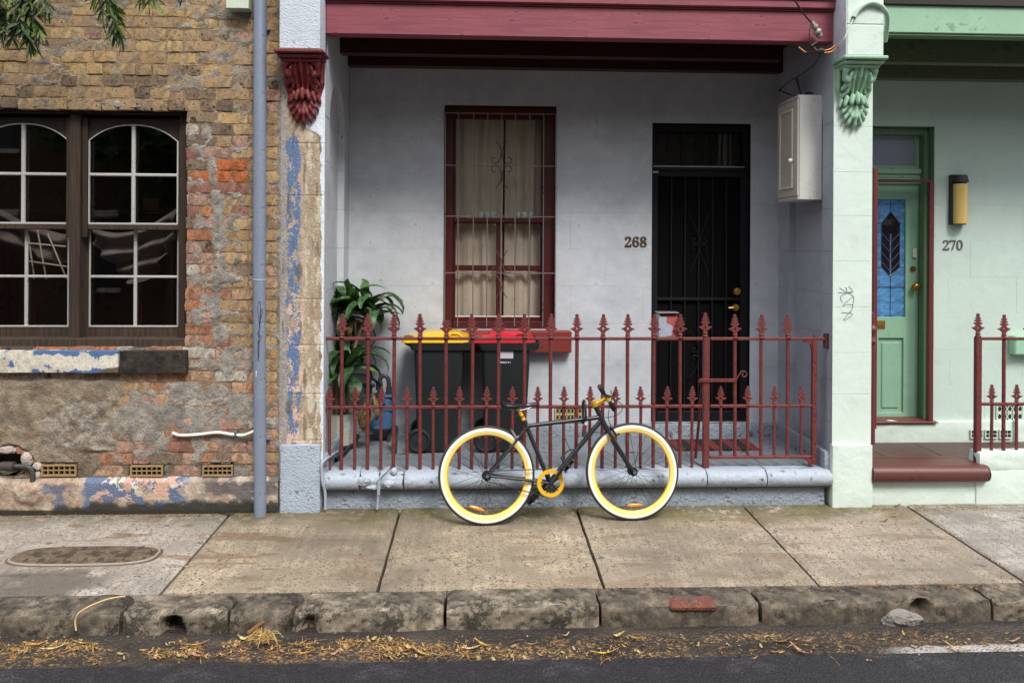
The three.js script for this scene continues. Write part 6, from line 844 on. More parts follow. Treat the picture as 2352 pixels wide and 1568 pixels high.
// ================================================================== WHEELIE BINS
function wheelieBin(uL, uR, uBL, uBR, lidColour, label, code, codeAt, sticker) {
  const z1 = -0.50, z0 = -0.94, yT = at(1000, 800, z1).y, xa = at(uL, 800, z1).x, xb = at(uR, 800, z1).x, ba = at(uBL, 1036, z1 - 0.03).x, bb = at(uBR, 1036, z1 - 0.03).x;
  const t = thing('wheelie_bin', label, 'bin', [(xa + xb) / 2, FL, (z0 + z1) / 2], 'wheelie bins on the porch'), mB = mat({ color: col(30, 35, 36), roughness: 0.45, bumpMap: bGrain, bumpScale: 0.0008 }), mL = phys({ color: lidColour, roughness: 0.3, clearcoat: 0.3 });
  const loft = (rings) => { const T = []; for (let k = 0; k < rings.length - 1; k++) { const a = rings[k], b = rings[k + 1]; for (let i = 0; i < a.length; i++) { const j = (i + 1) % a.length; T.push([a[i], a[j], b[j]], [a[i], b[j], b[i]]); } } const g = fromTris(T); return toCreasedNormals(g, 0.6); };
  const ring = (x0, x1, za, zb, y, r) => { const P = [], C = [[x1 - r, zb - r, 0], [x0 + r, zb - r, 1], [x0 + r, za + r, 2], [x1 - r, za + r, 3]]; for (const [cx, cz, q] of C) for (let i = 0; i <= 4; i++) { const a = (q + i / 4) * Math.PI / 2; P.push(V(cx + r * Math.cos(a), y, cz + r * Math.sin(a))); } return P.reverse(); };
  const B = [ring(ba, bb, z0 + 0.05, z1 - 0.035, FL + 0.012, 0.035), ring(lerp(ba, xa, 0.1), lerp(bb, xb, 0.1), z0 + 0.045, z1 - 0.03, FL + 0.1, 0.035), ring(xa, xb, z0 + 0.01, z1, yT - 0.01, 0.035)];
  obj('body', [loft(B)], mB, t, 0.4);
  const lip0 = at(uL - 16, 790, z1).x, lip1 = at(uR + 22, 790, z1).x;
  obj('rim', [loft([ring(xa + 0.002, xb - 0.002, z0 + 0.012, z1 - 0.002, yT - 0.02, 0.035), ring(xa - 0.02, lip1 - 0.01, z0 - 0.01, z1 + 0.018, yT - 0.012, 0.04), ring(lip0, lip1, z0 - 0.02, z1 + 0.026, yT + 0.045, 0.045), ring(lip0 + 0.01, lip1 - 0.01, z0 - 0.01, z1 + 0.016, yT + 0.05, 0.04)])], mB, t, 0.4);
  const l0 = at(uL - 28, 775, z1).x, l1 = at(uR + 12, 775, z1).x, ly = yT + 0.045, m = (l0 + l1) / 2;
  obj('lid', [loft([ring(l0, l1, z0 - 0.01, z1 + 0.022, ly, 0.05), ring(l0 + 0.004, l1 - 0.003, z0 - 0.005, z1 + 0.018, ly + 0.022, 0.05), ring(l0 + 0.05, l1 - 0.012, z0 + 0.01, z1 + 0.002, ly + 0.034, 0.05), ring(l0 + 0.14, l1 - 0.05, z0 + 0.05, z1 - 0.03, ly + 0.045, 0.05), ring(l0 + 0.16, l1 - 0.08, z0 + 0.08, z1 - 0.06, ly + 0.066, 0.05), ring(m, m + 0.01, (z0 + z1) / 2 - 0.01, (z0 + z1) / 2 + 0.01, ly + 0.07, 0.004)])], mL, t, 0.4);
  obj('lid_grip', [tube([V(l1 - 0.15, ly + 0.05, z1 - 0.03), V(l1 - 0.14, ly + 0.066, z1 - 0.03), V(l1 - 0.08, ly + 0.066, z1 - 0.03), V(l1 - 0.06, ly + 0.045, z1 - 0.03)], 0.009, 20, 7)], mL, t);
  obj('handle', [tube([V(lip0 + 0.05, yT + 0.01, z1 - 0.02), V(lip0 - 0.02, yT + 0.05, z1 - 0.03), V(lip0 - 0.012, yT + 0.085, z1 - 0.05), V(lip0 + 0.05, yT + 0.08, z1 - 0.06)], 0.012, 24, 8), rod(V(lip0 - 0.015, yT + 0.06, z1 - 0.04), V(lip0 - 0.015, yT + 0.06, z0 + 0.06), 0.013, 0.013, 10)], mB, t);
  for (const zz of [z1 - 0.035, z0 + 0.02]) { const w = part('wheel', t), c = V(ba + 0.012, FL + 0.098, zz), ty = new THREE.TorusGeometry(0.080, 0.018, 8, 28); ty.scale(1, 1, 1.5); ty.translate(c.x, c.y, c.z); obj('tyre', ty, mat({ color: col(28, 28, 30), roughness: 0.7 }), w); const hub = new THREE.CylinderGeometry(0.072, 0.072, 0.03, 24); hub.rotateX(Math.PI / 2); hub.translate(c.x, c.y, c.z); const cap = new THREE.CylinderGeometry(0.02, 0.026, 0.045, 16); cap.rotateX(Math.PI / 2); cap.translate(c.x, c.y, c.z); obj('hub', [hub, cap], mat({ color: col(36, 36, 40), roughness: 0.6 }), w); }
  const p = at(codeAt[0], codeAt[1], z1 + 0.002), g = new TextGeometry(code, { font: fontS, size: 0.024, depth: 0.0006, curveSegments: 3 }); g.computeBoundingBox(); g.scale(codeAt[2] / g.boundingBox.max.x, 1, 1); g.translate(p.x, p.y, z1 - 0.0045); obj('stencil_code', g, mat({ color: col(205, 208, 206), roughness: 0.7 }), t, 0);
  if (sticker) { const a = at(sticker[0], sticker[3], z1), b = at(sticker[1], sticker[2], z1); obj('sticker', [bx(a.x, b.x, a.y, b.y, z1 - 0.004, z1 - 0.0005, 0)], mat({ color: col(200, 196, 202), map: tClean, roughness: 0.5 }), t); }
}
wheelieBin(950, 1065, 958, 1055, col(226, 178, 12), 'dark wheelie bin with yellow lid on the porch', '120 LITRE0021175', [981, 825, 0.155]);
wheelieBin(1108, 1219, 1112, 1206, col(196, 22, 46), 'dark wheelie bin with red lid under the window', 'S S002791', [1143, 834, 0.10], [1149, 1179, 804, 823]);
// ================================================================== PORCH THINGS
{ // striped doormat
  const a = onY(1536, 1012, FL), b = onY(1712, 1012, FL), c = onY(1745, 1035, FL), x0 = a.x - 0.02, x1 = (b.x + c.x) / 2 + 0.01, z0 = a.z, z1 = c.z, t = thing('door_mat', 'red and black striped door mat in front of the black door', 'mat', [(x0 + x1) / 2, FL, (z0 + z1) / 2]);
  const mm = [mat({ color: col(120, 48, 44), roughness: 1, bumpMap: bRough, bumpScale: 0.006 }), mat({ color: col(34, 32, 38), roughness: 1, bumpMap: bRough, bumpScale: 0.006 })]; for (let i = 0; i < 9; i++) { const p = lerp(x0, x1, i / 9), q = lerp(x0, x1, (i + 1) / 9); obj('stripe', [bx(p, q - 0.0005, FL + 0.001, FL + 0.014, z0, z1, 0.002)], mm[i % 2], t, 0.1); }
}
{ // gas meter
  const z = -0.82, a = at(851, 990, z), b = at(899, 908, z), t = thing('gas_meter', 'blue gas meter with dark iron pipes by the porch wall', 'gas meter', [(a.x + b.x) / 2, a.y, z]), mb = mat({ color: col(66, 116, 160), map: tWorn, roughness: 0.5 }), mp = mat({ color: col(78, 80, 86), map: tDirty, roughness: 0.5, metalness: 0.3 }); const my = lerp(a.y, b.y, 0.60);
  obj('case', [bx(a.x, b.x, a.y, my, z - 0.12, z, 0.02), bx(a.x + 0.004, b.x - 0.004, my + 0.002, b.y - 0.02, z - 0.12, z - 0.006, 0.02), bx(a.x - 0.005, b.x + 0.005, my - 0.01, my + 0.012, z - 0.125, z + 0.006, 0.003)], mb, t, 0.3); obj('top_plate', [bx(a.x, b.x + 0.002, b.y - 0.02, b.y, z - 0.12, z, 0.004)], mat({ color: col(64, 106, 146), roughness: 0.5 }), t); obj('dial', [bx(a.x + 0.03, b.x - 0.05, my + 0.04, b.y - 0.06, z - 0.01, z + 0.006, 0.004)], mat({ color: col(40, 60, 90), roughness: 0.3 }), t);
  obj('pipe', tube([at(893, 906, z - 0.06), at(893, 885, z - 0.06), at(890, 868, z - 0.06), at(882, 862, z - 0.06), at(874, 868, z - 0.06), at(871, 885, z - 0.06), at(871, 900, z - 0.06), at(865, 908, z - 0.06)], 0.018, 50, 10), mp, t, 0.3); obj('union', [rod(at(871, 895, z - 0.06), at(871, 876, z - 0.06), 0.03, 0.028, 8), rod(at(893, 906, z - 0.06), at(893, 888, z - 0.06), 0.024, 0.024, 8)], mp, t); obj('regulator', lathe([[0, 0], [0.03, 0], [0.03, 0.05], [0.055, 0.06], [0.055, 0.08], [0.02, 0.09], [0, 0.09]], at(846, 904, z - 0.05), 18), mat({ color: col(70, 90, 120), roughness: 0.5 }), t); obj('feed_pipe', rod(V(b.x - 0.03, FL, z - 0.08), V(b.x - 0.03, a.y, z - 0.08), 0.016), mp, t);
}
{ const c = onY(908, 1045, FL), t = thing('folded_umbrella', 'dark folded umbrella leaning behind the railing', 'umbrella', [c.x, FL, c.z]); obj('canopy', [rod(V(c.x, FL + 0.02, c.z), at(905, 990, c.z - 0.12), 0.012, 0.03, 10), ball(at(905, 985, c.z - 0.12), 0.034, 0.03, 0.034)], mat({ color: col(46, 44, 46), map: tDirty, roughness: 0.8 }), t); obj('handle', tube([at(904, 982, c.z - 0.12), at(902, 970, c.z - 0.125), at(896, 968, c.z - 0.125)], 0.008, 12, 6), mat({ color: col(60, 52, 46), roughness: 0.6 }), t); }
// potted dracaena: octagonal white planter, canes, strap leaves
function strapLeaf(L, W, droop, s) { const n = 9, T = []; let p = V(0, 0, 0), a = 1.05; const C = []; for (let i = 0; i <= n; i++) { const t = i / n, w = W * Math.sin(Math.PI * Math.min(0.98, 0.12 + 0.86 * t)) ** 0.7 * (1 - 0.25 * t); C.push([p.clone(), w, a]); a -= droop * (0.4 + 1.4 * t) / n; p = p.clone().add(V(Math.cos(a) * L / n, Math.sin(a) * L / n, 0.01 * Math.sin(i + s))); } for (let i = 0; i < n; i++) for (const sd of [-1, 1]) { const [p0, w0, a0] = C[i], [p1, w1, a1] = C[i + 1], up0 = V(-Math.sin(a0), Math.cos(a0), 0).multiplyScalar(w0 * 0.35), up1 = V(-Math.sin(a1), Math.cos(a1), 0).multiplyScalar(w1 * 0.35), e0 = p0.clone().add(V(0, 0, sd * w0)).add(up0), e1 = p1.clone().add(V(0, 0, sd * w1)).add(up1); T.push(sd > 0 ? [p0, e0, e1] : [p0, e1, e0], sd > 0 ? [p0, e1, p1] : [p0, p1, e1]); } return uvm(toCreasedNormals(fromTris(T), 0.9), 0.2); }
const tLeaf = tex(128, 256, (u, v, c) => { const s = vn(u * 40, v * 2), n = fbm(u * 4, v * 6, 3), k = 0.8 + 0.5 * (s - 0.5) + 0.4 * (n - 0.5); c[0] = c[1] = c[2] = k; });
{
  const z = -0.72, pc = at(786, 985, z), t = thing('potted_plant', 'leafy green dracaena in an octagonal white planter on the porch', 'plant', [pc.x - 0.02, FL, z]), yb = FL + 0.035, yt = at(786, 946, z).y, cx = pc.x - 0.02;
  const pot = lathe([[0.0, yb], [0.105, yb], [0.135, yt - 0.01], [0.14, yt], [0.118, yt], [0.112, yt - 0.03], [0, yt - 0.03]].map(([r, y]) => [r * 1.05, y]), V(cx, 0, z), 8); obj('pot', toCreasedNormals(pot.toNonIndexed().rotateY(0), 0.3), mat({ color: col(208, 206, 196), map: tWorn, roughness: 0.9, bumpMap: bRough, bumpScale: 0.006 }), t, 0.25); obj('tray', lathe([[0, FL + 0.001], [0.12, FL + 0.001], [0.14, FL + 0.03], [0.13, FL + 0.033], [0, FL + 0.03]], V(cx, 0, z), 24), mat({ color: col(34, 34, 36), roughness: 0.6 }), t); obj('soil', lathe([[0, yt - 0.022], [0.115, yt - 0.026]], V(cx, 0, z), 12), mSoil, t);
  const cane = mat({ color: col(150, 128, 96), map: tDirty, roughness: 0.9, bumpMap: bRough, bumpScale: 0.004 });
  const heads = [[at(800, 705, z - 0.02), 1.0, 22], [at(846, 708, z + 0.02), 1.0, 24], [at(800, 842, z + 0.06), 1.1, 18], [at(772, 815, z - 0.05), 1.05, 13], [at(770, 690, z - 0.1), 0.8, 9]]; for (const [h] of heads) { const b = V(cx + (h.x - cx) * 0.25, yt - 0.03, z + (h.z - z) * 0.4); obj('cane', tube([b, V(lerp(b.x, h.x, 0.3) - 0.02, lerp(b.y, h.y, 0.5), lerp(b.z, h.z, 0.5)), h], 0.014, 20, 7), cane, t, 0.1); } obj('cane', tube([V(cx - 0.02, yt - 0.03, z + 0.04), at(770, 840, z + 0.05), at(757, 760, z + 0.05), at(752, 690, z + 0.05)], 0.017, 20, 7), cane, t, 0.1);
  const LG = [strapLeaf(0.36, 0.044, 1.5, 1), strapLeaf(0.36, 0.046, 2.1, 2), strapLeaf(0.32, 0.040, 0.8, 3), strapLeaf(0.40, 0.044, 2.6, 4)], LM = [[84, 126, 60], [70, 114, 58], [108, 144, 74], [60, 96, 52]].map((c) => phys({ color: col(...c), map: tLeaf, roughness: 0.48, transmission: 0.08, thickness: 0 })); const dry = phys({ color: col(150, 116, 66), map: tLeaf, roughness: 0.8 }), yel = phys({ color: col(150, 150, 60), map: tLeaf, roughness: 0.5 });
  heads.forEach(([h, s, n], k) => { for (let i = 0; i < n; i++) { const az = i * 2.4 + k, low = i / n, g = LG[(i * 7 + k) % 4]; piece('leaf', g, i === 5 && k === 1 ? yel : LM[(i + k) % 4], t, h.clone().add(V(0, 0.03 - 0.12 * low, 0)), [rr(-0.2, 0.2), az, rr(-0.25, 0.35) - 0.9 * low], [s * rr(0.85, 1.15), s * rr(0.9, 1.1), s * rr(0.9, 1.25)]); } }); for (let i = 0; i < 9; i++) piece('dead_leaf', LG[3], dry, t, at(838 + rr(-10, 22), 925 + rr(-20, 10), z + 0.1), [rr(-0.4, 0.4), rr(0, 6), -1.6 + rr(-0.3, 0.3)], [0.75, 0.8, 0.45]); for (let i = 0; i < 5; i++) piece('dead_leaf', LG[1], dry, t, at(812 + rr(-10, 16), 735, z + 0.05), [0, rr(0, 6), -1.5], [0.5, 0.7, 0.5]);
}
// service cable with insulator, splices and conduit at the pier
{
  const t = thing('service_cable', 'overhead service cable with ceramic insulator tied to the beam end', 'cable', at(1880, 100, 0.1).toArray()), bk = mat({ color: col(34, 32, 36), roughness: 0.6 }), cp = mat({ color: col(196, 122, 74), roughness: 0.35, metalness: 0.7 }), wh = mat({ color: col(220, 224, 216), roughness: 0.5 }), z = 0.09;
  obj('cable', tube([at(1700, -240, 1.6), at(1780, -80, 0.7), at(1826, 0, 0.3), at(1850, 36, 0.14), at(1864, 52, z)], 0.006, 40, 6), bk, t); const iA = at(1866, 50, z), iB = at(1885, 86, 0.04), ax = iB.clone().sub(iA), q = new THREE.Quaternion().setFromUnitVectors(V(0, 1, 0), ax.clone().normalize()), L = ax.length(); const ins = new THREE.LatheGeometry([[0.006, 0], [0.014, 0.02], [0.015, 0.2], [0.024, 0.25], [0.024, 0.38], [0.014, 0.42], [0.015, 0.5], [0.03, 0.55], [0.03, 0.68], [0.016, 0.72], [0.024, 0.8], [0.022, 0.95], [0.008, 1]].map(([r, y]) => new THREE.Vector2(r, y * L)), 16); ins.applyQuaternion(q); ins.translate(iA.x, iA.y, iA.z); obj('insulator', ins, mat({ color: col(170, 166, 158), map: tDirty, roughness: 0.25 }), t, 0.1);
  obj('tail', [tube([iA, at(1860, 70, z), at(1862, 95, z), at(1866, 104, z)], 0.004, 20, 5), rod(at(1864, 106, z), at(1877, 97, z), 0.012, 0.012, 8)], bk, t); obj('splice', [rock(at(1886, 117, z), 0.03, 0.022, 0.02, 3), rod(at(1850, 122, 0.0), at(1880, 119, z), 0.007)], bk, t); obj('copper_wire', [tube([at(1870, 108, z), at(1876, 114, z), at(1884, 119, z)], 0.0045, 12, 5), tube([at(1890, 121, z), at(1908, 119, z), at(1926, 108, z)], 0.0045, 16, 5), tube([at(1892, 116, z), at(1908, 112, z), at(1924, 100, z)], 0.0045, 16, 5), tube([at(1835, 108, -0.02), at(1842, 114, -0.01), at(1854, 122, 0.0)], 0.006, 12, 5)], cp, t);
  obj('white_wire', [tube([at(1924, 104, 0.12), at(1938, 92, 0.2), at(1950, 66, 0.215), at(1962, 42, 0.215)], 0.004, 24, 5)], wh, t); obj('drop_wire', [tube([at(1886, 124, z), at(1872, 146, -0.1), at(1845, 168, -0.3), at(1815, 186, -0.5), at(1795, 202, -0.6), at(1790, 210, -0.62)], 0.006, 40, 5), tube([at(1790, 206, -0.62), at(1806, 214, -0.55), at(1830, 222, -0.45)], 0.006, 16, 5), tube([at(1830, 180, -0.5), at(1836, 200, -0.45), at(1842, 220, -0.4)], 0.008, 16, 5)], mat({ color: col(74, 70, 72), roughness: 0.6 }), t);
  const c = thing('conduit', 'mint painted conduit looping over the top of the mint pier', 'conduit', at(1990, 20, 0.2).toArray()); obj('pipe', tube([at(1962, 40, 0.215), at(1970, 26, 0.215), at(1985, 12, 0.22), at(2003, 6, 0.22), at(2022, 12, 0.215), at(2036, 28, 0.19), at(2039, 50, 0.12), at(2036, 78, 0.04), at(2034, 95, 0.0)], 0.0165, 60, 10), mat({ color: col(186, 214, 190), map: tClean, roughness: 0.5 }), c);
}

// ================================================================== BICYCLE leaning on the railing
{
  const A = V(0.072, 0, 0.308), B = V(1.095, 0, 0.244); A.y = paveY(A.z); B.y = paveY(B.z); const lean = 8 * Math.PI / 180, R = 0.333;
  const d = B.clone().sub(A).setY(0).normalize(), nH = V(-d.z, 0, d.x), up = V(0, Math.cos(lean), 0).addScaledVector(nH, -Math.sin(lean)), n = nH.clone().multiplyScalar(Math.cos(lean)).add(V(0, Math.sin(lean), 0));
  const P = (u, v, o = 0) => { const r = rayOf(u, v), a0 = A.clone().addScaledVector(n, o); return CAM.clone().addScaledVector(r, a0.clone().sub(CAM).dot(n) / r.dot(n)); };
  const basis = new THREE.Matrix4().makeBasis(d, up, n), put = (g, c) => { g.applyMatrix4(basis); g.translate(c.x, c.y, c.z); return g; }, on = (p, o) => p.clone().addScaledVector(n, o);
  const bike = thing('bicycle', 'black single speed bicycle with yellow deep rims leaning on the railing', 'bicycle', [(A.x + B.x) / 2, 0, 0.25]);
  const blk = phys({ color: col(30, 30, 34), roughness: 0.38, clearcoat: 0.25, clearcoatRoughness: 0.3 }), gold = phys({ color: col(240, 186, 34), roughness: 0.28, metalness: 0.25, clearcoat: 0.4 }), rimM = phys({ color: col(238, 212, 120), roughness: 0.3, clearcoat: 0.5 }), rub = mat({ color: col(46, 42, 44), roughness: 0.8 }), steel = mat({ color: col(170, 170, 174), roughness: 0.3, metalness: 0.85 }), dkS = mat({ color: col(52, 52, 58), roughness: 0.4, metalness: 0.6 });
  const hubs = [A.clone().addScaledVector(up, R + 0.002), B.clone().addScaledVector(up, R + 0.002)];
  const circ = (rad, hw, r) => { const g = new THREE.LatheGeometry(rad.map(([a, b]) => new THREE.Vector2(a, b)), 96); g.rotateX(Math.PI / 2); return g; };
  hubs.forEach((c, i) => {
    const w = part('wheel', bike); const ty = new THREE.TorusGeometry(R - 0.0125, 0.0125, 12, 96); obj('tyre', put(ty, c), rub, w, 0.2);
    obj('sidewall', [put(circ([[R - 0.015, 0.0112], [R - 0.024, 0.0134], [R - 0.036, 0.0136]]), c), put(circ([[R - 0.015, -0.0112], [R - 0.024, -0.0134], [R - 0.036, -0.0136]]), c)], mat({ color: col(226, 222, 208), roughness: 0.6 }), w, 0.2);
    obj('rim', put(circ([[R - 0.028, 0], [R - 0.029, 0.0125], [R - 0.034, 0.0130], [R - 0.047, 0.0098], [R - 0.060, 0.0056], [R - 0.064, 0.0022], [R - 0.065, 0], [R - 0.064, -0.0022], [R - 0.060, -0.0056], [R - 0.047, -0.0098], [R - 0.034, -0.0130], [R - 0.029, -0.0125], [R - 0.028, 0]]), c), rimM, w, 0.2);
    obj('spoke_bed', put(circ([[R - 0.0592, 0.0064], [R - 0.063, 0.0054], [R - 0.0662, 0.0022], [R - 0.0664, 0], [R - 0.0662, -0.0022], [R - 0.063, -0.0054], [R - 0.0592, -0.0064]]), c), gold, w, 0.2);
    const spM = mat({ color: col(34, 34, 38), roughness: 0.35, metalness: 0.6 }); for (let k = 0; k < 28; k++) { const a = (k + (k % 2 ? 0.15 : -0.15)) / 28 * Math.PI * 2, s = k % 2 ? 1 : -1, b = a + (k % 4 < 2 ? 1.15 : -1.15), q = V((R - 0.071) * Math.cos(a), (R - 0.071) * Math.sin(a), 0), h = V(0.024 * Math.cos(b), 0.024 * Math.sin(b), s * 0.03); obj('spoke', put(rod(h, q, 0.0012, 0.0012, 4), c), spM, w, 0); obj('nipple', put(rod(q.clone().multiplyScalar(0.955), q, 0.0022, 0.0022, 5), c), steel, w, 0); }
    const hb = new THREE.CylinderGeometry(0.014, 0.014, 0.07, 16); hb.rotateX(Math.PI / 2); const fl = [-0.03, 0.03].map((o) => { const g = new THREE.CylinderGeometry(i ? 0.030 : 0.027, i ? 0.030 : 0.027, 0.005, 22); g.rotateX(Math.PI / 2); g.translate(0, 0, o); return g; }), ax = new THREE.CylinderGeometry(0.008, 0.008, 0.13, 10); ax.rotateX(Math.PI / 2); obj('hub', [put(join([hb, ...fl, ax]), c)], dkS, w, 0.1); const nut = new THREE.CylinderGeometry(0.012, 0.012, 0.01, 6); nut.rotateX(Math.PI / 2); nut.translate(0, 0, 0.062); obj('axle_nut', put(nut, c), steel, w, 0.1);
    const rc = i ? P(1458.5, 1160) : P(1094.8, 1167), rf = new THREE.SphereGeometry(1, 18, 10); rf.scale(0.056, 0.012, 0.008); rf.rotateZ(i ? 0.02 : -0.3); obj('reflector', put(rf, rc), phys({ color: col(238, 130, 20), roughness: 0.2, clearcoat: 1 }), w, 0.05);
    const va = i ? -1.66 : -1.75; obj('valve', put(rod(V((R - 0.074) * Math.cos(va), (R - 0.074) * Math.sin(va), 0), V((R - 0.11) * Math.cos(va), (R - 0.11) * Math.sin(va), 0), 0.003, 0.0022, 6), c), steel, w, 0);
  });
  const [rH, fH] = hubs, bb = P(1262.4, 1107), st = P(1206.3, 971.5), tt0 = P(1210, 978), tt1 = P(1375, 958.5), hd0 = P(1371.0, 938), hd1 = P(1390, 978), dt = P(1379.5, 967);
  const fr = part('frame', bike); obj('seat_tube', rod(bb, P(1204.6, 967), 0.0155, 0.0155, 16), blk, fr); obj('top_tube', rod(tt0, tt1, 0.0145, 0.0155, 16), blk, fr); obj('down_tube', rod(bb, dt, 0.0165, 0.0165, 16), blk, fr); obj('head_tube', [rod(hd0, hd1, 0.0185, 0.0185, 18)], blk, fr);
  for (const s of [-1, 1]) { obj('seat_stay', rod(on(P(1209, 981), s * 0.016), on(rH.clone().add(d.clone().multiplyScalar(0.01)), s * 0.058), 0.0085, 0.0075, 10), blk, fr); obj('chain_stay', rod(on(bb, s * 0.022), on(rH.clone().add(d.clone().multiplyScalar(0.02)), s * 0.058), 0.0105, 0.0085, 10), blk, fr); const dr = new THREE.CylinderGeometry(0.022, 0.022, 0.006, 16); dr.rotateX(Math.PI / 2); obj('dropout', put(dr, on(rH.clone().addScaledVector(d, 0.01), s * 0.058)), blk, fr); }
  const bs = new THREE.CylinderGeometry(0.021, 0.021, 0.07, 18); bs.rotateX(Math.PI / 2); obj('bottom_bracket', put(bs, bb), blk, fr);
  const fk = part('fork', bike), cr = hd1.clone().addScaledVector(hd1.clone().sub(hd0).normalize(), 0.03); obj('crown', [rod(hd1, cr, 0.0195, 0.017, 16), rod(on(cr, -0.034), on(cr, 0.034), 0.013, 0.013, 12)], blk, fk); for (const s of [-1, 1]) obj('blade', rod(on(cr, s * 0.034), on(fH, s * 0.052), 0.0135, 0.0085, 12), blk, fk);
  obj('headset', [rod(hd0, P(1368, 932), 0.019, 0.017, 16), rod(P(1369.3, 935), P(1368.6, 933.4), 0.021, 0.021, 16)], dkS, bike);
  const s0 = P(1366.2, 930), s1 = P(1394.5, 914.5); obj('stem', [rod(s0, s1, 0.0165, 0.0155, 16), rod(P(1369, 934), P(1363, 921), 0.019, 0.019, 18), put(new THREE.CylinderGeometry(0.022, 0.022, 0.042, 18).rotateX(Math.PI / 2), s1)], gold, bike);
  // straight bar, tipped so that its far end rests on the railing
  const z1 = s1.z, nr = at(1377.9, 888, z1 + 0.19), fr2 = s1.clone().multiplyScalar(2).sub(nr); fr2.z = Math.max(fr2.z, FZ + 0.03);
  const hb2 = part('handlebar', bike); obj('bar', rod(nr, fr2, 0.0115, 0.0115, 14), blk, hb2); const gd = nr.clone().sub(s1).normalize(); obj('gold_sleeve', rod(s1.clone().addScaledVector(gd, -0.05), s1.clone().addScaledVector(gd, 0.055), 0.0135, 0.0135, 14), gold, hb2);
  for (const [e, s] of [[nr, 1], [fr2, -1]]) obj('grip', [rod(e, e.clone().addScaledVector(gd, -s * 0.11), 0.0165, 0.0165, 14), rod(e, e.clone().addScaledVector(gd, s * 0.006), 0.018, 0.016, 14), ...[0.03, 0.055, 0.08].map((k) => rod(e.clone().addScaledVector(gd, -s * k), e.clone().addScaledVector(gd, -s * (k + 0.008)), 0.0178, 0.0178, 12))], rub, hb2);
  const lv = s1.clone().addScaledVector(gd, 0.07); obj('brake_lever', [rod(lv, lv.clone().add(V(0.035, -0.012, 0)), 0.012, 0.010, 10), tube([lv.clone().add(V(0.035, -0.012, 0.0)), lv.clone().add(V(0.055, 0.0, 0.03)), lv.clone().add(V(0.045, 0.03, 0.10))], 0.006, 16, 6)], dkS, hb2); obj('bell', ball(lv.clone().add(V(0.045, 0.02, -0.01)), 0.004, 0.024, 0.016), steel, hb2); const lv2 = s1.clone().addScaledVector(gd, -0.08); obj('brake_lever', [rod(lv2, lv2.clone().add(V(0.03, -0.02, 0)), 0.012, 0.010, 10), tube([lv2.clone().add(V(0.03, -0.02, 0)), lv2.clone().add(V(0.05, -0.05, -0.03)), lv2.clone().add(V(0.03, -0.06, -0.08))], 0.006, 16, 6)], dkS, hb2);
  const cab = (pts) => tube(pts.map(([x, y, o]) => P((1380 + x / 5.6) * 0.9408, (900 + y / 5.6) * 0.9408, o ?? 0.03)), 0.0026, 50, 5); obj('brake_cable', cab([[630, 400, 0.06], [628, 470, 0.05], [600, 560], [590, 660], [605, 730, 0.02], [632, 800, 0]]), rub, bike); obj('brake_cable', cab([[600, 520, -0.05], [640, 480, -0.02], [720, 452], [780, 490], [785, 545], [730, 620], [640, 655], [540, 668, 0.02], [470, 672, 0.02]]), rub, bike);
  const cal = (u, v) => { const c = P(u, v), l = (x, y, z) => c.clone().addScaledVector(d, x).addScaledVector(up, y).addScaledVector(n, z); return [rod(l(-0.012, 0.02, 0.02), l(0.02, -0.03, 0.026), 0.008, 0.007, 8), rod(l(-0.012, 0.02, -0.02), l(0.02, -0.03, -0.026), 0.008, 0.007, 8), rod(l(-0.012, 0.02, -0.03), l(-0.012, 0.02, 0.03), 0.007, 0.007, 8), rod(l(0.012, -0.035, 0.022), l(0.045, -0.02, 0.022), 0.007, 0.007, 8)]; }; obj('brake_caliper', cal(1407, 988), dkS, bike); obj('brake_caliper', cal(1178, 994).map((g) => g), steel, bike);
  // saddle, post, lamp
  const sp0 = P(1203.5, 965), sp1 = P(1193.5, 944); obj('seat_post', rod(sp0, sp1, 0.0135, 0.0135, 14), gold, bike); obj('seat_clamp', [rod(P(1206.5, 973), P(1204, 966), 0.019, 0.019, 14), rod(P(1200.3, 957.5), P(1199, 955), 0.0155, 0.0155, 14)], dkS, bike); obj('clamp_head', [rod(P(1193.5, 945), P(1190.5, 938), 0.012, 0.016, 12), rod(on(P(1191, 938), -0.03), on(P(1191, 938), 0.03), 0.008, 0.008, 8)], steel, bike); for (const s of [-1, 1]) obj('saddle_rail', tube([on(P(1166, 938), s * 0.03), on(P(1180, 940), s * 0.022), on(P(1198, 941), s * 0.022), on(P(1222, 934), s * 0.008)], 0.0035, 24, 6), steel, bike);
  { const a = P(1150.3, 931), e = P(1237.5, 930), T = [], N = 28, M = 18, L = e.clone().sub(a), row = (i) => { const t = i / N, w = 0.074 * (t < 0.12 ? Math.sqrt(t / 0.12) : 1) * (t < 0.3 ? 1 : lerp(1, 0.26, sst(0.28, 0.72, t))) * (t > 0.93 ? Math.sqrt(Math.max(0.02, (1 - t) / 0.07)) : 1), hT = 0.012 + 0.016 * sst(0.35, 0.05, t) + 0.008 * sst(0.6, 0.95, t), hB = lerp(0.046, 0.018, sst(0.05, 0.6, t)) * (t < 0.1 ? 0.4 + 6 * t : 1), c = a.clone().addScaledVector(L, t), Rw = []; for (let j = 0; j < M; j++) { const q = j / M * Math.PI * 2, s = Math.sin(q), k = Math.cos(q); Rw.push(c.clone().addScaledVector(n, w * Math.sign(k) * Math.abs(k) ** 0.8).addScaledVector(up, s > 0 ? hT * s : hB * s * (0.35 + 0.65 * Math.abs(k)))); } return Rw; }; for (let i = 0; i < N; i++) { const p = row(i), q = row(i + 1); for (let j = 0; j < M; j++) { const k = (j + 1) % M; T.push([p[j], q[j], q[k]], [p[j], q[k], p[k]]); } } obj('saddle', toCreasedNormals(fromTris(T), 1.2), mat({ color: col(26, 26, 30), roughness: 0.4 }), bike, 0.2); }
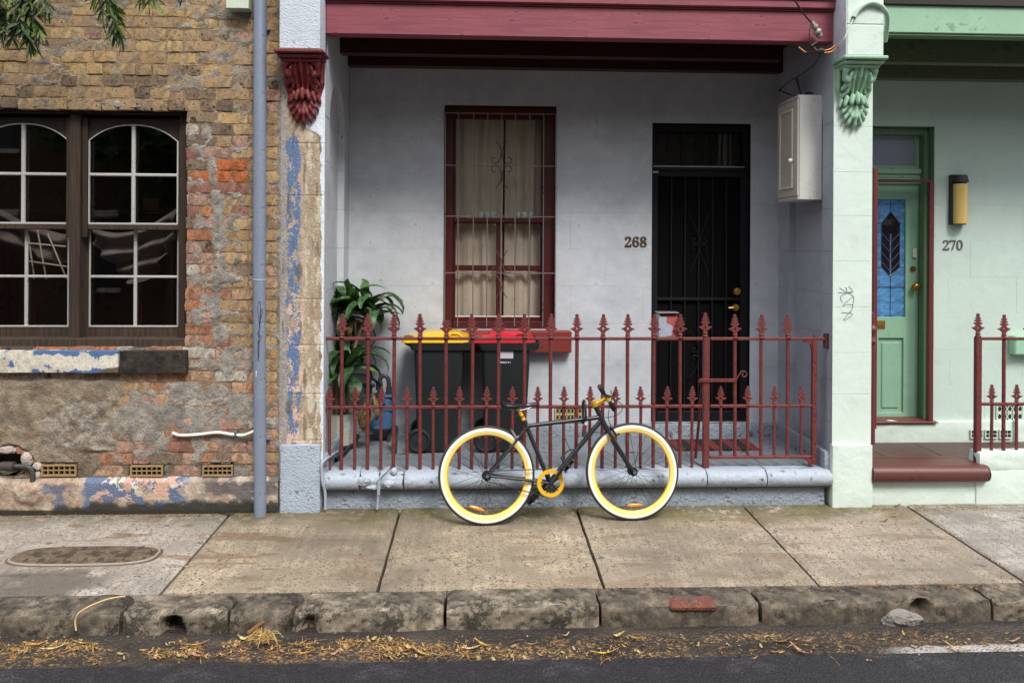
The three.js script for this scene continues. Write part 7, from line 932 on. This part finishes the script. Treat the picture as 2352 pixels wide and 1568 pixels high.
  { const c = P(1183, 967), b = P(1196, 952); obj('rear_lamp', [rod(b, P(1184, 955), 0.004, 0.004, 6), rod(P(1184, 955), c, 0.005, 0.005, 6), put(bx(-0.012, 0.002, -0.024, 0.024, -0.014, 0.014, 0.004), c)], dkS, bike); obj('rear_lens', put(bx(-0.022, -0.012, -0.022, 0.022, -0.013, 0.013, 0.004), c), phys({ color: col(190, 24, 40), roughness: 0.2, clearcoat: 1 }), bike); }
  // cranks, chainring, chain, pedals
  const cz = on(bb, 0.045), ringG = (() => { const S = new THREE.Shape(), teeth = 46, ro = 0.0955; for (let k = 0; k < teeth; k++) { const a = k / teeth * 6.28319, b = (k + 0.5) / teeth * 6.28319; (k ? S.lineTo : S.moveTo).call(S, ro * Math.cos(a), ro * Math.sin(a)); S.lineTo((ro - 0.0055) * Math.cos(b), (ro - 0.0055) * Math.sin(b)); } const h = new THREE.Path(); for (let k = 0; k <= 60; k++) { const a = k / 60 * 6.28319, r = 0.068 - 0.016 * Math.exp(-((((a * 5 / 6.28319 + 0.1) % 1) - 0.5) ** 2) / 0.014); (k ? h.lineTo : h.moveTo).call(h, r * Math.cos(a), r * Math.sin(a)); } S.holes.push(h); return new THREE.ExtrudeGeometry(S, { depth: 0.003, bevelEnabled: true, bevelSize: 0.0006, bevelThickness: 0.0006, bevelSegments: 1 }); })(); obj('chainring', put(ringG, cz), gold, bike, 0.2); for (let k = 0; k < 5; k++) { const a = (k + 0.4) / 5 * 6.28319, c = Math.cos(a), s = Math.sin(a); obj('spider_arm', put(rod(V(0, 0, 0.006), V(0.064 * c, 0.064 * s, 0.004), 0.010, 0.006, 8), cz), dkS, bike); obj('chainring_bolt', put(new THREE.CylinderGeometry(0.0045, 0.0045, 0.012, 8).rotateX(Math.PI / 2).translate(0.063 * c, 0.063 * s, 0.004), cz), rub, bike); }
  const ca = 0.86, dir = d.clone().multiplyScalar(Math.cos(ca)).addScaledVector(up, Math.sin(ca)), pA = on(bb, 0.062).addScaledVector(dir, 0.168), pB = on(bb, -0.062).addScaledVector(dir, -0.168); obj('crank', [rod(on(bb, 0.056), pA, 0.014, 0.010, 10), put(new THREE.CylinderGeometry(0.018, 0.018, 0.022, 16).rotateX(Math.PI / 2), on(bb, 0.056))], dkS, bike); obj('crank', [rod(on(bb, -0.056), pB, 0.014, 0.010, 10), rod(on(bb, 0.05), on(bb, -0.06), 0.012, 0.012, 10)], dkS, bike);
  for (const [p, s, rot] of [[pA, 1, 0.85], [pB, -1, 0.7]]) { const w = part('pedal', bike), c = on(p, s * 0.05), q = (g) => { g.rotateZ(rot); return put(g, c); }; obj('cage', [q(bx(-0.045, 0.045, 0.006, 0.012, -0.042, 0.042, 0.002)), q(bx(-0.045, 0.045, -0.014, -0.008, -0.042, 0.042, 0.002)), q(bx(-0.048, -0.040, -0.016, 0.014, -0.045, 0.045, 0.002)), q(bx(0.040, 0.048, -0.016, 0.014, -0.045, 0.045, 0.002)), q(new THREE.CylinderGeometry(0.010, 0.010, 0.1, 10).rotateX(Math.PI / 2))], rub, w); obj('toe_clip', [q(tube([V(0.045, -0.01, -0.03), V(0.09, 0.0, -0.02), V(0.105, 0.035, 0.0), V(0.07, 0.06, 0.0), V(0.01, 0.065, 0.0)], 0.005, 24, 6)), q(tube([V(0.0, -0.02, 0.045), V(0.0, 0.03, 0.05), V(0.01, 0.068, 0.0), V(0.0, 0.03, -0.05), V(0.0, -0.02, -0.045)], 0.005, 30, 6))], rub, w); }
  const cc = on(rH, 0.045), cog = new THREE.CylinderGeometry(0.032, 0.032, 0.004, 16); cog.rotateX(Math.PI / 2); obj('sprocket', put(cog, cc), dkS, bike); const pU = (r, a, c) => c.clone().addScaledVector(d, r * Math.cos(a)).addScaledVector(up, r * Math.sin(a)), chM = mat({ color: col(38, 36, 36), roughness: 0.5, metalness: 0.5 }); const run = (a, b) => { const L = a.distanceTo(b), N = Math.round(L / 0.0127), G2 = []; for (let i = 0; i < N; i++) G2.push(rod(a.clone().lerp(b, (i + 0.06) / N), a.clone().lerp(b, (i + 0.94) / N), i % 2 ? 0.0042 : 0.0034, i % 2 ? 0.0042 : 0.0034, 5)); return join(G2); }; const aU = 1.57 + 0.1, aD = -1.57 - 0.1; obj('chain', [run(pU(0.034, aU, cc), pU(0.0955, aU, cz)), run(pU(0.034, aD, cc), pU(0.0955, aD, cz)), tube([pU(0.034, aU, cc), pU(0.034, 3.14, cc), pU(0.034, aD, cc)], 0.0038, 16, 5)], chM, bike, 0.1);
  // D-lock hung over the top tube
  const k0 = P(1341.5, 922.5), k1 = P(1343, 971), lk = thing('bike_lock', 'black D-lock hanging over the bicycle top tube', 'lock', k1.toArray()); obj('shackle', tube([on(k1, 0.045), on(k1.clone().lerp(k0, 0.7), 0.045), on(k0, 0.03), on(k0.clone().addScaledVector(up, 0.008), 0), on(k0, -0.03), on(k1.clone().lerp(k0, 0.7), -0.045), on(k1, -0.045)], 0.0085, 60, 10), phys({ color: col(28, 28, 32), roughness: 0.35, clearcoat: 0.3 }), lk); obj('crossbar', [rod(on(k1, 0.055), on(k1, -0.06), 0.014, 0.014, 16)], rub, lk); obj('end_cap', [rod(on(k1, 0.056), on(k1, 0.06), 0.0135, 0.0125, 16)], mat({ color: col(214, 214, 216), roughness: 0.35, metalness: 0.5 }), lk); obj('lock_barrel', [rod(P(1343, 977, 0.04), P(1342, 988, 0.04), 0.0145, 0.014, 14)], mat({ color: col(110, 26, 34), roughness: 0.4 }), lk); obj('barrel_sleeve', [rod(P(1342, 988, 0.04), P(1340, 1003, 0.04), 0.0145, 0.013, 14)], rub, lk);
}
// ================================================================== STREET TREE, overhanging from the left
{
  const tr = thing('street_tree', 'narrow leaved street tree hanging over the brick wall', 'tree', [-4.7, 0, 1.0]), bark = mat({ color: col(92, 78, 64), map: tDirty, roughness: 0.95, bumpMap: bLump, bumpScale: 0.02 }), twig = mat({ color: col(74, 58, 48), roughness: 0.9 });
  obj('trunk', [tube([V(-4.7, -0.1, 1.0), V(-4.72, 1.4, 0.98), V(-4.62, 2.8, 1.05), V(-4.66, 4.2, 1.0), V(-4.5, 5.4, 1.1)], 0.13, 30, 14)], bark, tr, 0.6);
  obj('limb', [tube([V(-4.64, 3.0, 1.04), V(-4.1, 3.7, 1.1), V(-3.3, 4.2, 1.15), V(-2.4, 4.4, 1.1)], 0.045, 24, 10), tube([V(-4.6, 3.9, 1.0), V(-4.0, 4.8, 0.8), V(-3.2, 5.2, 0.9)], 0.04, 20, 8)], bark, tr, 0.4);
  const lg = (L, W) => { const T = [], N = 6; let C = []; for (let i = 0; i <= N; i++) { const t = i / N; C.push([t * L, W * Math.sin(Math.PI * t) ** 0.8, -0.10 * L * t * t]); } for (let i = 0; i < N; i++) for (const s of [-1, 1]) { const [x0, w0, y0] = C[i], [x1, w1, y1] = C[i + 1], a = V(x0, y0, 0), b = V(x1, y1, 0), e = V(x0, y0 + w0 * 0.25, s * w0), f = V(x1, y1 + w1 * 0.25, s * w1); T.push(s > 0 ? [a, e, f] : [a, f, e], s > 0 ? [a, f, b] : [a, b, f]); } return uvm(fromTris(T), 0.1); };
  const LG = [lg(0.11, 0.0085), lg(0.095, 0.0095), lg(0.125, 0.008)], LM = [[76, 116, 38], [48, 84, 34], [112, 144, 42], [38, 64, 30], [142, 154, 54]].map((c) => phys({ color: col(...c), map: tLeaf, roughness: 0.75, transmission: 0.25, thickness: 0 })); let cnt = 0; const far = LM.map(() => []);
  function spray(p, q, n, z, sp) {                                                                       // twig from p to q with drooping leaves
    const mid = p.clone().lerp(q, 0.5).add(V(0, 0.03, 0)), c = new THREE.CatmullRomCurve3([p, mid, q]); obj('twig', new THREE.TubeGeometry(c, 14, 0.0028, 5), twig, tr, 0.1);
    for (let i = 0; i < n; i++) { const t = 0.25 + 0.75 * (i + rnd()) / n, o = c.getPoint(Math.min(t, 1)), az = rr(0, 6.283), dr = -rr(0.5, 1.45), k = (rnd() * 5) | 0, s = rr(0.8, 1.3) * sp; if (cnt++ < 298) piece('leaf', LG[k % 3], LM[k], tr, o, [rr(-0.6, 0.6), az, dr, 'YXZ'], [s, s, s]); else { const g = LG[k % 3].clone(); g.applyMatrix4(new THREE.Matrix4().compose(o, new THREE.Quaternion().setFromEuler(new THREE.Euler(rr(-0.6, 0.6), az, dr, 'YXZ')), V(s, s, s))); far[k].push(g); } }
  }
  const T = (u, v, z) => at(u, v, z), zz = 1.1;
  for (const [a, b, c, d, n] of [[20, -60, 40, 60, 22], [40, -60, 70, 95, 26], [-20, -30, 15, 45, 18], [60, -60, 110, 20, 18], [-30, 10, 60, 60, 20], [30, 40, 70, 100, 16], [70, 40, 92, 75, 14], [-40, 60, 30, 85, 14], [90, -40, 60, 30, 14], [10, -20, 85, 20, 16], [225, -60, 262, 55, 16], [240, -60, 268, 70, 16], [200, -60, 250, 62, 4], [215, -60, 240, 75, 4], [290, -60, 330, -4, 12], [330, -70, 352, 2, 10], [400, -60, 420, -6, 8], [255, 40, 275, 85, 12]]) spray(T(a, b, zz + rr(-0.12, 0.12)), T(c, d, zz + rr(-0.15, 0.15)), n * 2.4 | 0, zz, 0.85);
  for (let i = 0; i < 110; i++) { const a = V(rr(-5.6, -1.8), rr(3.9, 5.8), rr(0.4, 1.9)); spray(a, a.clone().add(V(rr(-0.25, 0.3), rr(-0.35, -0.05), rr(-0.2, 0.2))), 14, 0, 1.3); }
  far.forEach((l, k) => { if (l.length) { const o = obj('crown', join(l), LM[k], tr, 0); o.userData.kind = 'stuff'; } });
}
// ================================================================== LITTER
{
  const dryC = [[208, 164, 92], [190, 136, 72], [220, 190, 132], [150, 108, 66], [222, 168, 70], [204, 152, 116]].map((c) => mat({ color: col(...c), map: tLeaf, roughness: 0.85 }));
  const dl = (L, W, curl, s) => { const T = [], N = 6, C = []; for (let i = 0; i <= N; i++) { const t = i / N; C.push([t * L - L / 2, W * Math.sin(Math.PI * clamp(t, 0.03, 0.97)) ** 0.8, curl * L * (t - 0.5) ** 2 * 2 + 0.006 * Math.sin(t * 5 + s), 0.1 * L * Math.sin(t * 3 + s)]); } for (let i = 0; i < N; i++) for (const sd of [-1, 1]) { const [x0, w0, y0, z0] = C[i], [x1, w1, y1, z1] = C[i + 1], a = V(x0, y0, z0), b = V(x1, y1, z1), e = V(x0, y0 + w0 * 0.5, z0 + sd * w0), f = V(x1, y1 + w1 * 0.5, z1 + sd * w1); T.push(sd > 0 ? [a, e, f] : [a, f, e], sd > 0 ? [a, f, b] : [a, b, f]); } return uvm(fromTris(T), 0.15); };
  const LG = [dl(0.10, 0.009, 0.3, 1), dl(0.12, 0.007, 0.15, 2), dl(0.07, 0.012, 0.5, 3), dl(0.05, 0.014, 0.4, 4)];
  const leaf = (p, ry, s, k, m, label, group) => { const o = new THREE.Mesh(LG[k], dryC[m]); o.name = numbered('fallen_leaf'); o.position.copy(p); o.rotation.set(rr(-0.2, 0.2), ry, rr(-0.12, 0.12)); o.scale.setScalar(s); o.castShadow = o.receiveShadow = true; o.userData = { label, category: 'leaf' }; if (group) o.userData.group = group; scene.add(o); };
  const gy = gutY + 0.012; const G1 = 'dry leaves in the gutter', big = [[80, 1480, .2, 1.1, 0], [120, 1490, .15, 1, 1], [190, 1478, -.1, .9, 0], [452, 1481, .3, 1, 1], [560, 1470, -.2, 1.1, 2], [450, 1505, -.4, 1, 0], [600, 1462, .3, .9, 3], [700, 1500, .1, 1, 1], [770, 1503, .5, .9, 2], [860, 1470, 1.2, .8, 3], [940, 1490, -.5, 1, 2], [966, 1500, -.8, .9, 1], [1080, 1490, .1, .9, 1], [1110, 1480, -.5, 1, 0], [1150, 1497, .2, .8, 0], [1220, 1480, .1, .7, 1], [1295, 1461, .6, .9, 0], [1390, 1500, -.15, 1.3, 1], [1420, 1462, .2, 1, 2], [1460, 1466, -.3, .8, 0], [1800, 1473, .1, 1.1, 1], [1850, 1473, .1, .9, 0], [2330, 1473, .2, .9, 1], [2200, 1492, -.9, 1.1, 0], [1840, 1495, -1, 1.2, 0]];
  for (const [u, v, r, s, k] of big) leaf(onY(u, v, gy).setY(gy + 0.004), r, s, k, (u + v) % 6, 'curled dry leaf lying in the gutter', G1);
  for (const [u, v, r, s, k] of [[2062, 1163, 0.1, 0.8, 2], [2054, 1184, 0.2, 0.9, 0], [2034, 1197, 0, 0.7, 2], [1980, 1199, .4, .5, 3], [430, 1300, .2, .6, 0], [360, 1262, .1, .5, 1], [2065, 1216, .3, .5, 3]]) leaf(onPave(u, v, 0.006), r, s, k, (u + v) % 6, 'small dry leaf lying on the footpath slabs', 'dry leaves on the footpath');
  { const t = [at(287, 1369, 1.36), at(250, 1375, 1.40), at(205, 1392, 1.47), at(180, 1408, 1.49), at(172, 1425, 1.49), at(174, 1448, 1.5)]; solo('palm_strip', [tube(t, 0.0045, 40, 5)], mat({ color: col(196, 166, 112), roughness: 0.8 }), 'long straw coloured strip of bark bent over the kerb', 'bark'); }
  { const c = onY(608, 1480, gy), gl = []; for (let i = 0; i < 46; i++) { const a = rr(0, 6.28), l = rr(0.04, 0.11); gl.push(tube([c.clone().add(V(rr(-0.02, 0.02), 0.012, rr(-0.01, 0.01))), c.clone().add(V(Math.cos(a) * l * 0.5, 0.03 + rr(0, 0.06), Math.sin(a) * l * 0.3)), c.clone().add(V(Math.cos(a) * l, rr(0.004, 0.05), Math.sin(a) * l * 0.5))], 0.0016, 6, 4)); } solo('dry_tuft', gl, mat({ color: col(190, 158, 92), roughness: 0.9 }), 'tuft of dry straw beside the pink leaf in the gutter', 'tuft'); }
  { const c = onY(588, 1456, gy); solo('bark_chip', [turned(bx(c.x - 0.05, c.x + 0.05, gy + 0.03, gy + 0.045, c.z - 0.012, c.z + 0.012, 0.004), 0.2, 0.6, 0.5, V(c.x, gy + 0.03, c.z))], mat({ color: col(160, 118, 74), map: tWood, roughness: 0.9 }), 'tan bark chip propped by the straw tuft', 'bark', undefined, 0.1); }
  // fine litter: uncountable leaf bits drifted along the gutter
  const bits = [dl(0.034, 0.0036, 0.06, 2), dl(0.075, 0.0016, 0.05, 5), dl(0.026, 0.006, 0.2, 1), dl(0.018, 0.0035, 0.1, 3)], bit = bits[0], N = 2600; const im = [0, 1, 2, 3].map((k) => { const o = new THREE.InstancedMesh(bits[k], dryC[[0, 1, 2, 3][k]], N / 4); o.name = k ? 'leaf_litter_00' + k : 'leaf_litter'; o.userData = { kind: 'stuff', label: ['tan leaf bits', 'brown straw bits', 'pale broken leaves', 'dark leaf crumbs'][k] + ' drifted along the gutter', category: 'leaf litter' }; o.castShadow = o.receiveShadow = true; scene.add(o); return o; }), M = new THREE.Matrix4(), q = new THREE.Quaternion(); let c = 0; const clusters = [[360, 1484, 200, 20, 5], [200, 1474, 260, 18, 3], [880, 1474, 120, 22, 3], [980, 1488, 180, 14, 2], [760, 1480, 90, 12, 2], [1300, 1460, 80, 6, 1], [1430, 1462, 60, 6, 1.5], [1130, 1495, 420, 16, 0.8], [1900, 1478, 500, 18, 0.3], [600, 1462, 120, 8, 1], [430, 1465, 100, 8, 1.5], [1840, 1490, 26, 14, 0.8], [2205, 1492, 26, 14, 0.6], [2120, 1470, 40, 6, 0.6], [60, 1480, 200, 14, 1]];
  let tries = 0; while (c < N && tries++ < 400000) { const u = rr(-60, 2420), v = rr(1450, 1520); let dn = 0.012; for (const [a, b, su, sv, k] of clusters) { const x = (u - a) / su, y = (v - b) / (sv * 1.25); if (x * x + y * y < 6) dn += 0.16 * k * Math.exp(-1.4 * (x * x + y * y)); } if (rnd() > dn) continue; const p = onY(u, v, gy); if (fbm(p.x * 9, p.z * 14 + 3, 4) < 0.40 + 0.2 * rnd()) continue; p.y = gy - 0.007 + rr(0, 0.004) + (p.z > 1.735 ? 0.012 : 0); const s = 0.35 + 1.3 * rnd() * rnd(); q.setFromEuler(new THREE.Euler(rr(-0.25, 0.25), rr(0, 6.28), rr(-0.1, 0.1), 'YXZ')); M.compose(p, q, V(s, s * 0.5, s * rr(0.6, 1.4))); im[c % 4].setMatrixAt((c / 4) | 0, M); c++; }
  const ib = new THREE.InstancedMesh(bit, dryC[1], 500); ib.name = 'path_litter'; ib.userData = { kind: 'stuff', label: 'brown leaf crumbs along the wall foot and slab joints', category: 'leaf litter' }; for (let i = 0; i < 500; i++) { let p; if (i < 240) p = onPave(rr(0, 640), 1180 + rr(-4, 6), 0.005); else if (i < 330) { const t = rnd(); p = onPave(lerp(2110, 2352, t) + rr(-3, 3), lerp(1178, 1330, t), 0.003); } else if (i < 430) p = onPave(rr(1900, 2352), rr(1342, 1354), 0.004); else p = onPave(rr(2010, 2280), 1165 + rr(-2, 5), 0.004); if (p.z < 0.035) p.z = 0.05 + rr(0, 0.03); p.y = paveY(p.z) + 0.006; const s = rr(0.3, 0.9); q.setFromEuler(new THREE.Euler(rr(-0.3, 0.3), rr(0, 6.28), 0, 'YXZ')); M.compose(p, q, V(s, s, s)); ib.setMatrixAt(i, M); } ib.castShadow = ib.receiveShadow = true; scene.add(ib);
}

// ================================================================== ACROSS THE STREET (behind the camera; mirrored in the panes and closing off the low sky)
{
  const kb = structure('far_footpath', [bx(-22, 24, -0.4, -0.02, 10.2, 12.0, 0.02)], mat({ color: col(120, 114, 106), map: tDirty, roughness: 0.9 }));
  const mFar = [[88, 62, 50], [100, 88, 74], [78, 58, 50]].map((c) => mat({ color: col(...c), map: tDirty, roughness: 0.9 })), mTile = mat({ color: col(84, 62, 54), map: tDirty, roughness: 0.85 }), mPane = phys({ color: col(30, 34, 40), roughness: 0.08 }), mTrim = mat({ color: col(190, 186, 174), roughness: 0.7 });
  const lab = ['red brick terrace across the street, opposite the brick house', 'buff terrace across the street, opposite the grey porch', 'dark brick terrace across the street, opposite the mint house'];
  [[-14, -3.2], [-3.1, 4.4], [4.5, 16]].forEach(([x0, x1], i) => {
    const h = thing('far_terrace', lab[i], 'house', [(x0 + x1) / 2, 0, 12]), H = 6.6 + 0.4 * i; obj('wall', [bx(x0, x1, -0.1, H, 12, 18, 0.02)], mFar[i], h, 2); obj('roof', [along([[11.8, H], [18.2, H], [15, H + 1.9]], x0, x1)], mTile, h, 2);
    const n = Math.round((x1 - x0) / 2.1); for (let k = 0; k < n; k++) for (const y of [0.9, 4.0]) { const c = lerp(x0, x1, (k + 0.5) / n), door = y < 1 && k % 3 === 1; obj(door ? 'door' : 'window', [bx(c - 0.45, c + 0.45, door ? 0 : y, y + 1.6, 11.97, 12.01, 0.004)], door ? mMaroonD : mPane, h); obj('surround', [bx(c - 0.55, c + 0.55, y + 1.6, y + 1.75, 11.92, 12.01, 0.01), bx(c - 0.55, c + 0.55, (door ? 0 : y) - 0.1, door ? 0.02 : y, 11.92, 12.01, 0.01)], mTrim, h); }
  });
  const lf = new THREE.PlaneGeometry(0.16, 0.09), lm = phys({ color: col(62, 88, 42), roughness: 0.6, transmission: 0.2, thickness: 0 }), bk = mat({ color: col(80, 68, 56), roughness: 0.95 });
  [[-6.5, 'leafy street tree across the road, opposite the brick wall'], [0.6, 'leafy street tree across the road, opposite the grey porch'], [7.6, 'leafy street tree across the road, opposite the mint door']].forEach(([x, l], i) => {
    const t = thing('street_tree', l, 'tree', [x, 0, 10.8]); obj('trunk', [tube([V(x, -0.1, 10.8), V(x + 0.1, 1.5, 10.8), V(x - 0.05, 3.2, 10.8), V(x, 5, 10.8)], 0.16, 16, 10)], bk, t); obj('limb', [tube([V(x, 2.6, 10.8), V(x + 0.9, 3.6, 10.6), V(x + 1.6, 4.6, 10.5)], 0.07, 10, 8), tube([V(x, 2.8, 10.8), V(x - 1.0, 3.8, 11), V(x - 1.7, 4.8, 11)], 0.07, 10, 8)], bk, t);
    const im = new THREE.InstancedMesh(lf, lm, 6000), M = new THREE.Matrix4(), q = new THREE.Quaternion(), cl = []; for (let k = 0; k < 26; k++) cl.push([rr(-2.2, 2.2), rr(3.0, 6.6), rr(-1.4, 0.9), rr(0.35, 0.8)]); for (let k = 0; k < 6000; k++) { const [a, b, c, r] = cl[k % 26], u = rr(-1, 1), ph = rr(0, 6.28), s = r * Math.cbrt(rnd()), w = Math.sqrt(1 - u * u); q.setFromEuler(new THREE.Euler(rr(0, 6.28), rr(0, 6.28), 0)); M.compose(V(a + s * w * Math.cos(ph), b + s * u, c + s * w * Math.sin(ph)), q, V(1, 1, 1)); im.setMatrixAt(k, M); } im.position.set(0, 0, 0); im.name = 'crown'; im.userData.kind = 'stuff'; t.add(im); im.castShadow = im.receiveShadow = true;
  });
}
renderer.render(scene, camera);
